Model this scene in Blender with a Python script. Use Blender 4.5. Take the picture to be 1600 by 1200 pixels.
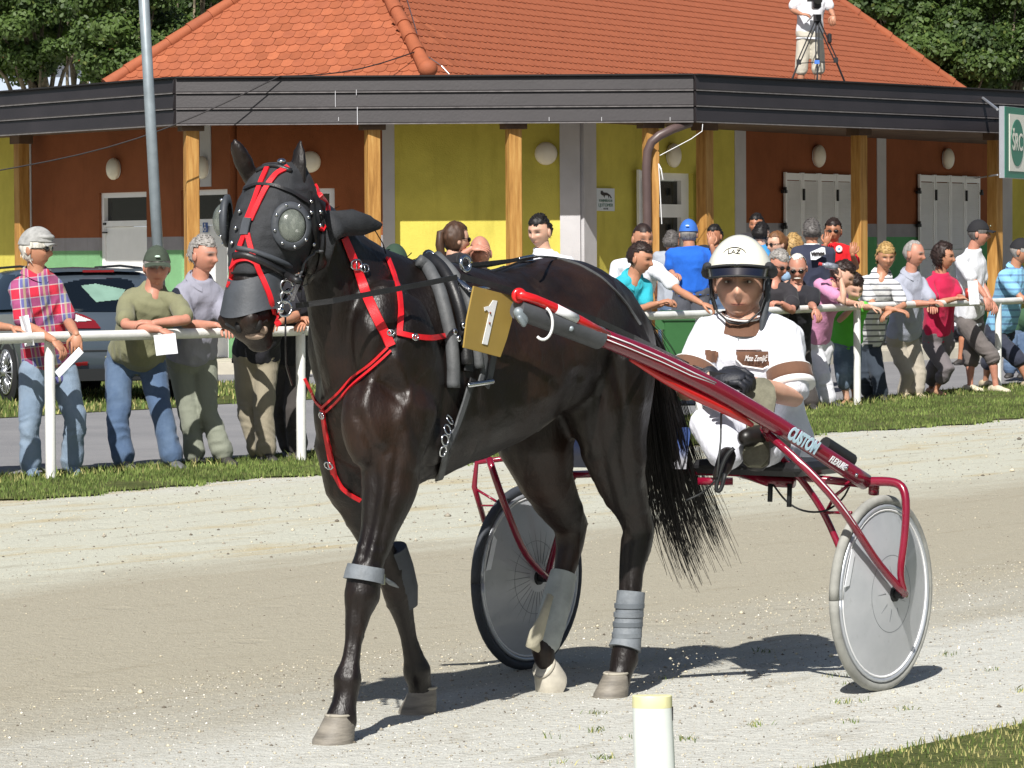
import bpy, math, random
import numpy as np
from mathutils import Vector, Matrix, Euler
from mathutils.bvhtree import BVHTree
random.seed(7); RNG = np.random.default_rng(7)
SC = bpy.context.scene
for o in list(bpy.data.objects): bpy.data.objects.remove(o)

# ------------------------------------------------------------------ camera
F = 5900.0                       # focal length in pixels of a 1600 x 1200 picture
CAM = np.array([0.0, 0.0, 1.55])
PITCH = math.atan(209.0 / F); ROLL = -0.006
camd = bpy.data.cameras.new('camera'); cam = bpy.data.objects.new('camera', camd)
SC.collection.objects.link(cam); SC.camera = cam
RM = Matrix.Rotation(math.pi / 2 - PITCH, 3, 'X') @ Matrix.Rotation(ROLL, 3, 'Z')
cam.matrix_world = Matrix.Translation(CAM.tolist()) @ RM.to_4x4()
camd.sensor_width = 36.0; camd.lens = F / 1600 * 36.0
camd.clip_start = 0.5; camd.clip_end = 3000.0
camd.dof.use_dof = False
SC.render.resolution_x = 1024; SC.render.resolution_y = 768

# ------------------------------------------------------------------ light
SUN_EL = math.radians(45.0); SUN_AZ = math.radians(12.0)      # sun is behind the camera, a little to the left
to_sun = Vector((-math.sin(SUN_AZ) * math.cos(SUN_EL), -math.cos(SUN_AZ) * math.cos(SUN_EL), math.sin(SUN_EL)))
W = bpy.data.worlds.new('World'); SC.world = W; W.use_nodes = True
nt = W.node_tree; bg = nt.nodes['Background']
sky = nt.nodes.new('ShaderNodeTexSky'); sky.sky_type = 'NISHITA'; sky.sun_disc = False
sky.sun_elevation = SUN_EL
sky.sun_rotation = math.atan2(to_sun.x, to_sun.y)
sky.air_density = 1.0; sky.dust_density = 1.6; sky.ozone_density = 1.0
nt.links.new(sky.outputs[0], bg.inputs['Color']); bg.inputs['Strength'].default_value = 0.05
sund = bpy.data.lights.new('sun', 'SUN'); sund.energy = 5.0; sund.angle = math.radians(0.5); sund.color = (1.0, 0.965, 0.91)
sun = bpy.data.objects.new('sun', sund); SC.collection.objects.link(sun)
sun.rotation_euler = to_sun.to_track_quat('Z', 'Y').to_euler(); sun.location = (0, 0, 30)
SC.view_settings.view_transform = 'Standard'; SC.view_settings.look = 'None'
SC.view_settings.exposure = 0.38; SC.view_settings.gamma = 1.0; SC.view_settings.use_curve_mapping = False

# ------------------------------------------------------------------ picture geometry
RN = np.array(RM)
def ray(px, py):
    return RN @ np.array([(px - 800) / F, (600 - py) / F, -1.0])
def at(px, py, Z):                      # point of the place seen at a pixel of the photograph, Z metres away
    d = ray(px, py); return CAM + d * (Z / d[1])
def ground(px, py, z=0.0):
    d = ray(px, py); return CAM + d * ((z - CAM[2]) / d[2])
def onplane(px, py, p0, n):
    d = ray(px, py); return CAM + d * (np.dot(np.asarray(p0) - CAM, n) / np.dot(d, n))
def proj(p):
    q = RN.T @ (np.asarray(p, float) - CAM); return (800 + F * q[0] / -q[2], 600 - F * q[1] / -q[2])
def V(*a): return np.array(a, float)
def unit(v):
    v = np.asarray(v, float); return v / (np.linalg.norm(v) + 1e-12)
def lerp(a, b, t): return np.asarray(a) * (1 - t) + np.asarray(b) * t

# ------------------------------------------------------------------ meshes
class MB:
    def __init__(s): s.v = []; s.f = []; s.m = []; s.n = 0; s.c = []
    def add(s, vs, fs, mi=0, col=None):
        vs = np.asarray(vs, float).reshape(-1, 3)
        s.v.append(vs); b = s.n; s.n += len(vs)
        s.f += [tuple(int(i) + b for i in f) for f in fs]; s.m += [mi] * len(fs)
        s.c.append(np.tile(np.array(col if col is not None else (1, 1, 1)), (len(vs), 1)) if np.ndim(col) < 2 or col is None else np.asarray(col))
        return s
    def box(s, c, size, R=None, mi=0, col=None, bev=0.0):
        x, y, z = np.array(size, float) / 2
        if bev <= 0:
            P = np.array([[i, j, k] for i in (-x, x) for j in (-y, y) for k in (-z, z)])
            fs = [(0, 1, 3, 2), (4, 6, 7, 5), (0, 4, 5, 1), (2, 3, 7, 6), (0, 2, 6, 4), (1, 5, 7, 3)]
        else:
            b = min(bev, x * .9, y * .9, z * .9); P = []; idx = {}
            for i in (-1, 1):
                for j in (-1, 1):
                    for k in (-1, 1):
                        for ax in range(3):
                            p = np.array([i * (x - b), j * (y - b), k * (z - b)]); p[ax] = (i, j, k)[ax] * (x, y, z)[ax]
                            idx[(i, j, k, ax)] = len(P); P.append(p)
            P = np.array(P); fs = []
            def q(*ks): fs.append(tuple(idx[k] for k in ks))
            for a in (-1, 1):
                q((a, -1, -1, 0), (a, 1, -1, 0), (a, 1, 1, 0), (a, -1, 1, 0)); q((-1, a, -1, 1), (-1, a, 1, 1), (1, a, 1, 1), (1, a, -1, 1)); q((-1, -1, a, 2), (1, -1, a, 2), (1, 1, a, 2), (-1, 1, a, 2))
                for c2 in (-1, 1):
                    q((a, c2, -1, 0), (a, c2, -1, 1), (a, c2, 1, 1), (a, c2, 1, 0)); q((a, -1, c2, 0), (a, -1, c2, 2), (a, 1, c2, 2), (a, 1, c2, 0)); q((-1, a, c2, 1), (-1, a, c2, 2), (1, a, c2, 2), (1, a, c2, 1))
                    for c3 in (-1, 1): q((a, c2, c3, 0), (a, c2, c3, 1), (a, c2, c3, 2))
        if R is not None: P = P @ np.asarray(R).T
        return s.add(P + np.asarray(c), fs, mi, col)
    def loft(s, rings, caps=True, mi=0, col=None, closed=True):
        n = len(rings[0]); k = len(rings); fs = []
        for i in range(k - 1):
            for j in range(n if closed else n - 1):
                a = i * n + j; b = i * n + (j + 1) % n
                fs.append((a, b, b + n, a + n))
        if caps and closed:
            fs.append(tuple(range(n))[::-1]); fs.append(tuple((k - 1) * n + j for j in range(n)))
        return s.add(np.concatenate([np.asarray(r, float) for r in rings]), fs, mi, col)
    def tube(s, pts, r, n=10, mi=0, col=None, flat=1.0, up=None, caps=True):
        pts = [np.asarray(p, float) for p in pts]; k = len(pts)
        if np.ndim(r) == 0: r = [r] * k
        rings = []; ref = None
        for i in range(k):
            t = unit(pts[min(i + 1, k - 1)] - pts[max(i - 1, 0)])
            if up is not None: a = unit(np.cross(up, t))
            elif ref is None: a = unit(np.cross(t, (0, 0, 1) if abs(t[2]) < .9 else (1, 0, 0)))
            else: a = unit(ref - t * np.dot(ref, t))
            ref = a; b = np.cross(t, a)
            an = np.linspace(0, 2 * np.pi, n, endpoint=False)
            rings.append(pts[i] + np.outer(np.cos(an), a) * r[i] + np.outer(np.sin(an), b) * r[i] * flat)
        return s.loft(rings, caps, mi, col)
    def capsule(s, pts, r, n=12, mi=0, col=None):
        pts = [np.asarray(p, float) for p in pts]
        if np.ndim(r) == 0: r = [r] * len(pts)
        d0 = unit(pts[0] - pts[1]); d1 = unit(pts[-1] - pts[-2])
        P = [pts[0] + d0 * r[0] * .95, pts[0] + d0 * r[0] * .6] + pts + [pts[-1] + d1 * r[-1] * .6, pts[-1] + d1 * r[-1] * .95]
        Rr = [r[0] * .3, r[0] * .8] + list(r) + [r[-1] * .8, r[-1] * .3]
        return s.tube(P, Rr, n, mi, col)
    def ell(s, c, rad, R=None, n=14, m=9, mi=0, col=None):
        th = np.linspace(0, np.pi, m + 1)[1:-1]; an = np.linspace(0, 2 * np.pi, n, endpoint=False)
        P = [[0, 0, 1]] + [[math.sin(t) * math.cos(a), math.sin(t) * math.sin(a), math.cos(t)] for t in th for a in an] + [[0, 0, -1]]
        P = np.array(P) * np.asarray(rad)
        if R is not None: P = P @ np.asarray(R).T
        fs = [(0, 1 + j, 1 + (j + 1) % n) for j in range(n)]
        for i in range(len(th) - 1):
            for j in range(n):
                a = 1 + i * n + j; b = 1 + i * n + (j + 1) % n; fs.append((a, a + n, b + n, b))
        L = len(P) - 1; o = 1 + (len(th) - 1) * n
        fs += [(L, o + (j + 1) % n, o + j) for j in range(n)]
        return s.add(P + np.asarray(c), fs, mi, col)
    def prism(s, poly, d, mi=0, col=None):      # planar polygon (3D) pushed along vector d
        a = np.asarray(poly, float); n = len(a)
        fs = [tuple(range(n))[::-1], tuple(range(n, 2 * n))] + [(i, (i + 1) % n, (i + 1) % n + n, i + n) for i in range(n)]
        return s.add(np.concatenate([a, a + np.asarray(d)]), fs, mi, col)
    def arrays(s): return np.concatenate(s.v) if s.v else np.zeros((0, 3))

def origin(o):
    p = np.zeros(3)
    while o is not None:
        p = p + np.array(o.location); o = o.parent
    return p
def place(o, parent=None, label=None, cat=None, group=None, kind=None):
    SC.collection.objects.link(o)
    if parent is not None: o.parent = parent
    if label: o['label'] = label
    if cat: o['category'] = cat
    if group: o['group'] = group
    if kind: o['kind'] = kind
    return o
def thing(name, loc, label, cat, group=None):
    o = bpy.data.objects.new(name, None); o.empty_display_size = 0.1; o.location = [float(x) for x in loc]
    return place(o, None, label, cat, group)
def mesh_from(mb, name, mats, off=(0, 0, 0), smooth=True, colors=False):
    me = bpy.data.meshes.new(name)
    vs = mb.arrays() - np.asarray(off)
    me.from_pydata(vs.tolist(), [], mb.f); 
    if not isinstance(mats, (list, tuple)): mats = [mats]
    for m in mats: me.materials.append(m)
    if len(mats) > 1: me.polygons.foreach_set('material_index', mb.m)
    me.polygons.foreach_set('use_smooth', [smooth] * len(me.polygons))
    if colors:
        at_ = me.color_attributes.new('Col', 'FLOAT_COLOR', 'POINT')
        c = np.concatenate(mb.c); c = np.concatenate([c, np.ones((len(c), 1))], 1)
        at_.data.foreach_set('color', c.ravel().astype(np.float32))
    me.update(); return me
def build(mb, name, mats, parent=None, smooth=False, colors=False, sharp=None, **kw):
    me = mesh_from(mb, name, mats, origin(parent), smooth, colors)
    if sharp: me.set_sharp_from_angle(angle=math.radians(sharp))
    return place(bpy.data.objects.new(name, me), parent, **kw)
def inst(me, name, parent=None, M=None, **kw):
    o = bpy.data.objects.new(name, me)
    if M is not None:
        o.matrix_basis = Matrix.Translation((-origin(parent)).tolist()) @ M
    return place(o, parent, **kw)
def clone(o, parent=None, loc=None, rotz=None):
    c = o.copy(); SC.collection.objects.link(c); c.parent = parent
    if loc is not None: c.location = loc
    if rotz is not None: c.rotation_euler.z = rotz
    for ch in list(o.children): clone(ch, c)
    return c
def quads_mesh(name, P, F4, mat, parent=None, mi=None, mats=None, **kw):
    me = bpy.data.meshes.new(name); P = P - origin(parent)
    k = F4.shape[1]
    me.vertices.add(len(P)); me.vertices.foreach_set('co', P.astype(np.float32).ravel())
    me.loops.add(F4.size); me.loops.foreach_set('vertex_index', F4.astype(np.int32).ravel())
    me.polygons.add(len(F4)); me.polygons.foreach_set('loop_start', np.arange(0, F4.size, k, dtype=np.int32))
    me.polygons.foreach_set('loop_total', np.full(len(F4), k, dtype=np.int32))
    for m in (mats or [mat]): me.materials.append(m)
    if mi is not None: me.polygons.foreach_set('material_index', mi.astype(np.int32))
    me.update(calc_edges=True); me.validate()
    return place(bpy.data.objects.new(name, me), parent, **kw)

def hash3(i, j, k, seed):
    h = (i * 374761393 + j * 668265263 + k * 2147483647 + seed * 974711) & 0xffffffff
    h = ((h ^ (h >> 13)) * 1274126177) & 0xffffffff
    return ((h ^ (h >> 16)) & 0xffff) / 65535.0 * 2 - 1
def vnoise(P, freq, seed=0):
    Q = np.asarray(P) * np.asarray(freq); I = np.floor(Q).astype(np.int64); f = Q - I; f = f * f * (3 - 2 * f); r = 0
    for a in (0, 1):
        for b in (0, 1):
            for c in (0, 1):
                w = (f[:, 0] if a else 1 - f[:, 0]) * (f[:, 1] if b else 1 - f[:, 1]) * (f[:, 2] if c else 1 - f[:, 2])
                r = r + w * hash3(I[:, 0] + a, I[:, 1] + b, I[:, 2] + c, seed)
    return r
def remesh(mb, voxel, smooth=4, disp=None, colfn=None):
    """union of everything in mb as one continuous surface, returned as a new MB"""
    me = mesh_from(mb, 'tmp', [], smooth=True)
    ob = bpy.data.objects.new('tmp', me); SC.collection.objects.link(ob)
    md = ob.modifiers.new('r', 'REMESH'); md.mode = 'VOXEL'; md.voxel_size = voxel
    if smooth:
        sm = ob.modifiers.new('s', 'SMOOTH'); sm.iterations = smooth; sm.factor = 0.5
    dg = bpy.context.evaluated_depsgraph_get(); ev = ob.evaluated_get(dg); m2 = ev.to_mesh()
    n = len(m2.vertices); P = np.empty(n * 3, np.float32); m2.vertices.foreach_get('co', P); P = P.reshape(-1, 3).astype(float)
    if disp is not None:
        N = np.empty(n * 3, np.float32); m2.vertices.foreach_get('normal', N); N = N.reshape(-1, 3)
        P = P + N * disp(P, N)[:, None]
    fs = [tuple(p.vertices) for p in m2.polygons]
    ev.to_mesh_clear(); bpy.data.objects.remove(ob); bpy.data.meshes.remove(me)
    out = MB(); out.add(P, fs, 0, colfn(P) if colfn else None); return out

# ------------------------------------------------------------------ materials
def lin(r, g, b):
    f = lambda c: ((c / 255 + .055) / 1.055) ** 2.4 if c > 10 else c / 255 / 12.92
    return (f(r), f(g), f(b))
MATS = {}
class NT:
    def __init__(s, m): s.t = m.node_tree; s.n = s.t.nodes; s.l = s.t.links
    def new(s, kind, **kw):
        n = s.n.new('ShaderNode' + kind)
        for k, v in kw.items():
            if k.startswith('i_'): n.inputs[k[2:].replace('_', ' ')].default_value = v
            else: setattr(n, k, v)
        return n
    def mix(s, f, a, b, blend='MIX'):
        n = s.n.new('ShaderNodeMix'); n.data_type = 'RGBA'; n.blend_type = blend
        for k, x in ((0, f), (6, a), (7, b)):
            if hasattr(x, 'links') or hasattr(x, 'is_linked'): s.l.new(x, n.inputs[k])
            else: n.inputs[k].default_value = x if k == 0 else (*x[:3], 1)
        return n.outputs[2]
    def math(s, op, a, b=0.0, c=None):
        n = s.n.new('ShaderNodeMath'); n.operation = op
        for k, x in enumerate((a, b) if c is None else (a, b, c)):
            if hasattr(x, 'is_linked'): s.l.new(x, n.inputs[k])
            else: n.inputs[k].default_value = x
        return n.outputs[0]
    def ramp(s, x, stops):
        n = s.n.new('ShaderNodeValToRGB'); e = n.color_ramp.elements
        while len(e) < len(stops): e.new(0.5)
        for q, (p, c) in zip(e, stops): q.position = p; q.color = (*c[:3], 1) if np.ndim(c) else (c, c, c, 1)
        s.l.new(x, n.inputs[0]); return n.outputs[0]
    def noise(s, scale, detail=3, rough=.6, vec=None, stretch=None):
        n = s.new('TexNoise'); n.inputs['Scale'].default_value = scale; n.inputs['Detail'].default_value = detail; n.inputs['Roughness'].default_value = rough
        v = vec or s.obj()
        if stretch:
            mp = s.new('Mapping'); mp.inputs['Scale'].default_value = stretch; s.l.new(v, mp.inputs[0]); v = mp.outputs[0]
        s.l.new(v, n.inputs['Vector']); return n.outputs['Fac']
    def obj(s):
        n = s.n.get('TC') or s.new('TexCoord'); n.name = 'TC'; return n.outputs['Object']
def mat(name, col, rough=.6, metal=0.0, spec=.5, var=.12, vscale=3.0, bump=0.0, bscale=60.0, stretch=None, coat=0.0, sheen=0.0, trans=0.0, sss=0.0, alpha=1.0):
    if name in MATS: return MATS[name]
    m = bpy.data.materials.new(name); m.use_nodes = True; T = NT(m); b = T.n['Principled BSDF']; MATS[name] = m
    b.inputs['Roughness'].default_value = rough; b.inputs['Metallic'].default_value = metal
    b.inputs['Specular IOR Level'].default_value = spec; b.inputs['Coat Weight'].default_value = coat; b.inputs['Coat Roughness'].default_value = .08
    b.inputs['Sheen Weight'].default_value = sheen; b.inputs['Transmission Weight'].default_value = trans
    b.inputs['Alpha'].default_value = alpha
    if sss: b.inputs['Subsurface Weight'].default_value = sss; b.inputs['Subsurface Radius'].default_value = (.01, .004, .002)
    if var > 0:
        f = T.noise(vscale, 4, .6, stretch=stretch)
        c2 = [max(0, c * (1 - var * 2.2)) for c in col]; c3 = [min(1, c * (1 + var * 1.2)) for c in col]
        T.l.new(T.ramp(f, [(.3, c2), (.7, c3)]), b.inputs['Base Color'])
    else: b.inputs['Base Color'].default_value = (*col, 1)
    if bump > 0:
        f = T.noise(bscale, 3, .6, stretch=stretch); bp = T.new('Bump'); bp.inputs['Strength'].default_value = 1.0; bp.inputs['Distance'].default_value = bump
        T.l.new(f, bp.inputs['Height']); T.l.new(bp.outputs[0], b.inputs['Normal'])
    return m
def custom(name, rough=.8, spec=.3):
    m = bpy.data.materials.new(name); m.use_nodes = True; T = NT(m); b = T.n['Principled BSDF']; MATS[name] = m
    b.inputs['Roughness'].default_value = rough; b.inputs['Specular IOR Level'].default_value = spec
    return m, T, b
def add_bump(T, b, h, dist, strength=1.0):
    bp = T.new('Bump'); bp.inputs['Strength'].default_value = strength; bp.inputs['Distance'].default_value = dist
    T.l.new(h, bp.inputs['Height']); T.l.new(bp.outputs[0], b.inputs['Normal'])
def text_mesh(s, size, mat_, o, u, w, name='lettering', parent=None, ext=.002, width=None, shear=0.0, bold=0.0, **kw):
    """flat lettering: origin o (centre), reading direction u, up direction w"""
    c = bpy.data.curves.new(name, 'FONT'); c.body = s; c.size = size; c.align_x = 'CENTER'; c.align_y = 'CENTER'; c.extrude = ext / 2; c.shear = shear; c.offset = bold
    ob = bpy.data.objects.new(name, c); SC.collection.objects.link(ob)
    dg = bpy.context.evaluated_depsgraph_get(); me = bpy.data.meshes.new_from_object(ob.evaluated_get(dg)); bpy.data.objects.remove(ob); bpy.data.curves.remove(c)
    n = len(me.vertices); P = np.empty(n * 3, np.float32); me.vertices.foreach_get('co', P); P = P.reshape(-1, 3).astype(float)
    if width:
        P[:, 0] *= width / (P[:, 0].max() - P[:, 0].min() + 1e-9)
    u = unit(u); w = unit(w); nn = np.cross(u, w)
    Q = np.asarray(o) + np.outer(P[:, 0], u) + np.outer(P[:, 1], w) + np.outer(P[:, 2], nn) - origin(parent)
    me.vertices.foreach_set('co', Q.astype(np.float32).ravel()); me.materials.clear(); me.materials.append(mat_); me.update(); me.name = name
    return place(bpy.data.objects.new(name, me), parent, **kw)

def inside(pt, poly2):
    x, y = pt; c = False; j = len(poly2) - 1
    for i in range(len(poly2)):
        xi, yi = poly2[i]; xj, yj = poly2[j]
        if (yi > y) != (yj > y) and x < (xj - xi) * (y - yi) / (yj - yi) + xi: c = not c
        j = i
    return c
def patch(poly, name, m, parent, tree_, lift=.004, step=3.0):
    xs = [p[0] for p in poly]; ys = [p[1] for p in poly]; nx = max(2, int((max(xs) - min(xs)) / step)); ny = max(2, int((max(ys) - min(ys)) / step)); idx = {}; P = []; fs = []
    for j in range(ny + 1):
        for i in range(nx + 1):
            a = min(xs) + (max(xs) - min(xs)) * i / nx; b_ = min(ys) + (max(ys) - min(ys)) * j / ny
            if not inside((a, b_), [(q[0] + (q[0] - np.mean(xs)) * .03, q[1] + (q[1] - np.mean(ys)) * .03) for q in poly]): continue
            d = Vector(ray(a, b_).tolist()).normalized(); loc, nor, ix, ds = tree_.ray_cast(Vector(CAM.tolist()), d)
            if loc is None: continue
            idx[(i, j)] = len(P); P.append(np.array(loc) - np.array(d) * lift)
    for (i, j) in idx:
        if all(k in idx for k in ((i + 1, j), (i, j + 1), (i + 1, j + 1))): fs.append((idx[(i, j)], idx[(i, j + 1)], idx[(i + 1, j + 1)], idx[(i + 1, j)]))
    if not fs: return None
    mb = MB(); mb.add(P, fs); return build(mb, name, m, parent, True)
# ================================================================== ground
TU = V(.6, .8, 0); TV = V(-.8, .6, 0)           # along the track / across it, away from the camera
def uv(u, v, z=0.0): return TU * u + TV * v + V(0, 0, z)

def m_track():
    m, T, b = custom('track_gravel', .95, .15)
    g = T.new('NewGeometry'); pos = g.outputs['Position']
    dot = T.new('VectorMath', operation='DOT_PRODUCT'); T.l.new(pos, dot.inputs[0]); dot.inputs[1].default_value = tuple(TV)
    dotu = T.new('VectorMath', operation='DOT_PRODUCT'); T.l.new(pos, dotu.inputs[0]); dotu.inputs[1].default_value = tuple(TU)
    cmb = T.new('CombineXYZ'); T.l.new(T.math('MULTIPLY', dotu.outputs['Value'], .22), cmb.inputs[0]); T.l.new(dot.outputs['Value'], cmb.inputs[1])
    tv = cmb.outputs[0]
    n1 = T.noise(.9, 4, .6, vec=tv); n2 = T.noise(3.2, 5, .7, vec=tv)
    v = T.math('ADD', dot.outputs['Value'], T.math('MULTIPLY', T.math('SUBTRACT', n1, .5), 1.5))
    v = T.math('ADD', v, T.math('MULTIPLY', T.math('SUBTRACT', n2, .5), 1.6))
    vn = T.math('DIVIDE', v, 20.0)
    pale = lin(208, 209, 202); damp = lin(174, 168, 150); sand = lin(192, 174, 130); cream = lin(203, 204, 189)
    base = T.ramp(vn, [(.0, pale), (7.4 / 20, pale), (8.3 / 20, lin(180, 177, 164)), (9.2 / 20, damp), (11.9 / 20, lin(174, 168, 150)), (12.9 / 20, cream), (16 / 20, cream), (17 / 20, pale)])
    n3 = T.noise(2.6, 6, .68, vec=tv)
    base = T.mix(T.math('MULTIPLY', T.ramp(n3, [(.52, 0.0), (.66, .75)]), T.math('GREATER_THAN', v, 12.6)), base, sand)
    n6 = T.noise(5.5, 5, .7, vec=tv); base = T.mix(T.ramp(n6, [(.56, 0.0), (.70, .5)]), base, lin(150, 142, 122))
    n4 = T.noise(30, 3, .7, vec=pos)
    base = T.mix(T.ramp(n4, [(.3, .28), (.62, 0.0)]), base, lin(146, 138, 120))
    n5 = T.noise(150, 2, .6, vec=pos)
    base = T.mix(T.ramp(n5, [(.34, .34), (.55, 0.0)]), base, lin(120, 112, 98))
    base = T.mix(T.ramp(n5, [(.6, 0.0), (.72, .55)]), base, lin(232, 229, 218))
    vo = T.new('TexVoronoi'); vo.inputs['Scale'].default_value = 16; T.l.new(pos, vo.inputs['Vector'])
    sep = T.new('SeparateColor'); T.l.new(vo.outputs['Color'], sep.inputs[0])
    peb = T.math('MULTIPLY', T.math('LESS_THAN', vo.outputs['Distance'], .06), T.math('GREATER_THAN', sep.outputs[0], .86))
    base = T.mix(T.math('MULTIPLY', peb, .5), base, lin(226, 224, 214))
    T.l.new(base, b.inputs['Base Color'])
    h = T.math('ADD', T.math('MULTIPLY', n5, .5), T.math('ADD', T.math('MULTIPLY', n4, 1.4), T.math('MULTIPLY', n2, 1.5)))
    v2 = T.new('TexVoronoi'); v2.inputs['Scale'].default_value = 2.1; T.l.new(T.mix(.12, pos, T.noise(3, 2, .5, vec=pos)), v2.inputs['Vector']) if False else T.l.new(pos, v2.inputs['Vector'])
    pr = T.ramp(v2.outputs['Distance'], [(.10, 0.0), (.20, 1.0), (.26, .75), (.4, .8)]); n7 = T.noise(9, 4, .6, vec=pos)
    h = T.math('ADD', h, T.math('ADD', T.math('MULTIPLY', pr, .7), T.math('MULTIPLY', n7, .8)))
    add_bump(T, b, h, .012, 1.0)
    return m
mb = MB(); R0 = 900
# displaced sheet near the horse, flat beyond
def sheet(name, x0, x1, y0, y1, z, m, kind='structure'):
    mb = MB(); mb.add([(x0, y0, z), (x1, y0, z), (x1, y1, z), (x0, y1, z)], [(0, 1, 2, 3)]); return build(mb, name, m, kind=kind)
M_track = m_track()
sheet('ground', -400, 400, -60, 900, 0, M_track)

def m_grass_soil():
    m, T, b = custom('grass_soil', .95, .2)
    n = T.noise(2.2, 5, .7); c = T.ramp(n, [(.3, lin(72, 80, 42)), (.55, lin(100, 106, 60)), (.8, lin(146, 138, 98))])
    n2 = T.noise(40, 3, .7); c = T.mix(T.ramp(n2, [(.35, .6), (.6, 0.0)]), c, lin(58, 66, 34)); T.l.new(c, b.inputs['Base Color']); add_bump(T, b, n2, .03)
    return m
def m_asphalt():
    m, T, b = custom('asphalt', .9, .25)
    n = T.noise(.8, 5, .6); c = T.ramp(n, [(.3, lin(128, 128, 130)), (.7, lin(146, 145, 146))])
    n2 = T.noise(120, 2, .6); c = T.mix(T.ramp(n2, [(.35, .4), (.6, 0.0)]), c, lin(104, 104, 108)); T.l.new(c, b.inputs['Base Color']); add_bump(T, b, n2, .006)
    return m
M_soil = m_grass_soil(); M_asph = m_asphalt()
def strip(name, us, v0, v1, z, m, jag=0.0, n=90):
    vs = []; fs = []
    for i in range(n + 1):
        u = us[0] + (us[1] - us[0]) * i / n
        a = v0(u) if callable(v0) else v0; c = v1(u) if callable(v1) else v1
        a += jag * (math.sin(u * 3.1) * .5 + math.sin(u * 7.7 + 1) * .3 + RNG.normal() * .3)
        vs += [uv(u, a, z), uv(u, c, z)]
        if i: fs.append((2 * i - 2, 2 * i, 2 * i + 1, 2 * i - 1))
    mb = MB(); mb.add(vs, fs); return build(mb, name, m, kind='structure')
# fence line: v as a function of u (it bends with the track)
POSTPX = [(79.5, 750), (471, 721), (819, 689), (1093, 659), (1339.5, 634), (1560, 611), (1770, 590)]
POST = [ground(x, y) for x, y in POSTPX]
POST[2] = (POST[1] + POST[3]) / 2
FU = [float(np.dot(p, TU)) for p in POST]; FV = [float(np.dot(p, TV)) for p in POST]
def fv(u): return float(np.interp(u, [FU[0] - 12] + FU, [FV[0] + .3] + FV))
strip('asphalt_path', (-20, 120), lambda u: fv(u) + .45, lambda u: 42, .004, M_asph)
def vg(u): return 16.74 + .10 * math.sin(u * 1.7) + .06 * math.sin(u * 4.9 + 1) + .05 * math.sin(u * 11.3)
strip('grass_verge', (0, 90), vg, lambda u: fv(u) + .62, .010, M_soil, .02, 500)
strip('grass_verge_by_the_building', (10, 33.5), lambda u: 25.0 + .05 * (u - 24), lambda u: 46, .010, M_soil, .08)
strip('infield_verge', (-10, 60), -6, 6.0, .008, M_soil, .10, 260)

def blades(name, P, hgt, wid, cols, label=None, lean=.5, seed=1, **kw):
    r = np.random.default_rng(seed); n = len(P)
    h = hgt * r.uniform(.45, 1.15, n); a = r.uniform(0, 2 * np.pi, n); l = r.uniform(.1, lean, n) * h
    la = r.uniform(0, 2 * np.pi, n); d = np.stack([np.cos(a), np.sin(a), 0 * a], 1) * (wid * r.uniform(.6, 1.3, n))[:, None]
    tip = P + np.stack([np.cos(la) * l, np.sin(la) * l, h], 1); mid = P + np.stack([np.cos(la) * l * .35, np.sin(la) * l * .35, h * .6], 1)
    vs = np.stack([P - d, P + d, mid + d * .7, tip, mid - d * .7], 1).reshape(-1, 3)
    fs = (np.arange(n) * 5)[:, None] + np.arange(5)
    return quads_mesh(name, vs, fs, None, mats=cols, mi=r.integers(0, len(cols), n), kind='stuff', **kw)
def m_blade(nm, c): return mat(nm, [min(1, x * 1.0) for x in c], .75, var=.25, vscale=1.5, spec=.25)
GB = [m_blade('grass_blade_a', lin(106, 124, 62)), m_blade('grass_blade_b', lin(130, 142, 80)), m_blade('grass_blade_c', lin(90, 110, 54)), m_blade('grass_blade_dry', lin(176, 170, 112))]
def scatter(n, u0, u1, fa, fb, seed, dens=None):
    r = np.random.default_rng(seed); u = r.uniform(u0, u1, n); a = np.array([fa(x) for x in u]); c = np.array([fb(x) for x in u]); v = a + (c - a) * r.uniform(0, 1, n)
    P = np.outer(u, TU) + np.outer(v, TV)
    nz = vnoise(P, 1.6, seed); P = P[nz > -.45 + r.uniform(-.3, .3, len(P))]
    return P
blades('grass', scatter(90000, 17, 48, lambda u: vg(u) - .07, lambda u: fv(u) + .55, 3), .04, .0045, [GB[0], GB[1], GB[2], GB[0]], seed=3)
blades('long_grass_at_the_rail', scatter(6000, 17, 48, lambda u: fv(u) - .12, lambda u: fv(u) + .3, 5), .075, .0045, [GB[1], GB[0], GB[3]], seed=4, lean=.9)
blades('lawn_grass', scatter(26000, 24, 33.4, lambda u: 25.0 + .05 * (u - 24), lambda u: 36, 6), .07, .009, [GB[0], GB[2], GB[0], GB[3]], seed=6)
blades('infield_grass', scatter(26000, 8.5, 14.5, lambda u: 4.2, lambda u: 6.03, 7), .028, .0025, [GB[3], GB[0], GB[3], GB[2]], seed=8)
# sparse tufts growing in the gravel on the near side
tp = []; r_ = np.random.default_rng(12)
for _ in range(70):
    u = r_.uniform(9, 17); v = 6.0 + abs(r_.normal()) * .75
    c = TU * u + TV * v; k = int(r_.integers(8, 30)); tp.append(c + np.concatenate([r_.normal(0, .022, (k, 2)), np.zeros((k, 1))], 1))
blades('grass_tufts', np.concatenate(tp), .020, .0018, [GB[0], GB[2], GB[3]], seed=9, lean=1.4)
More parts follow.
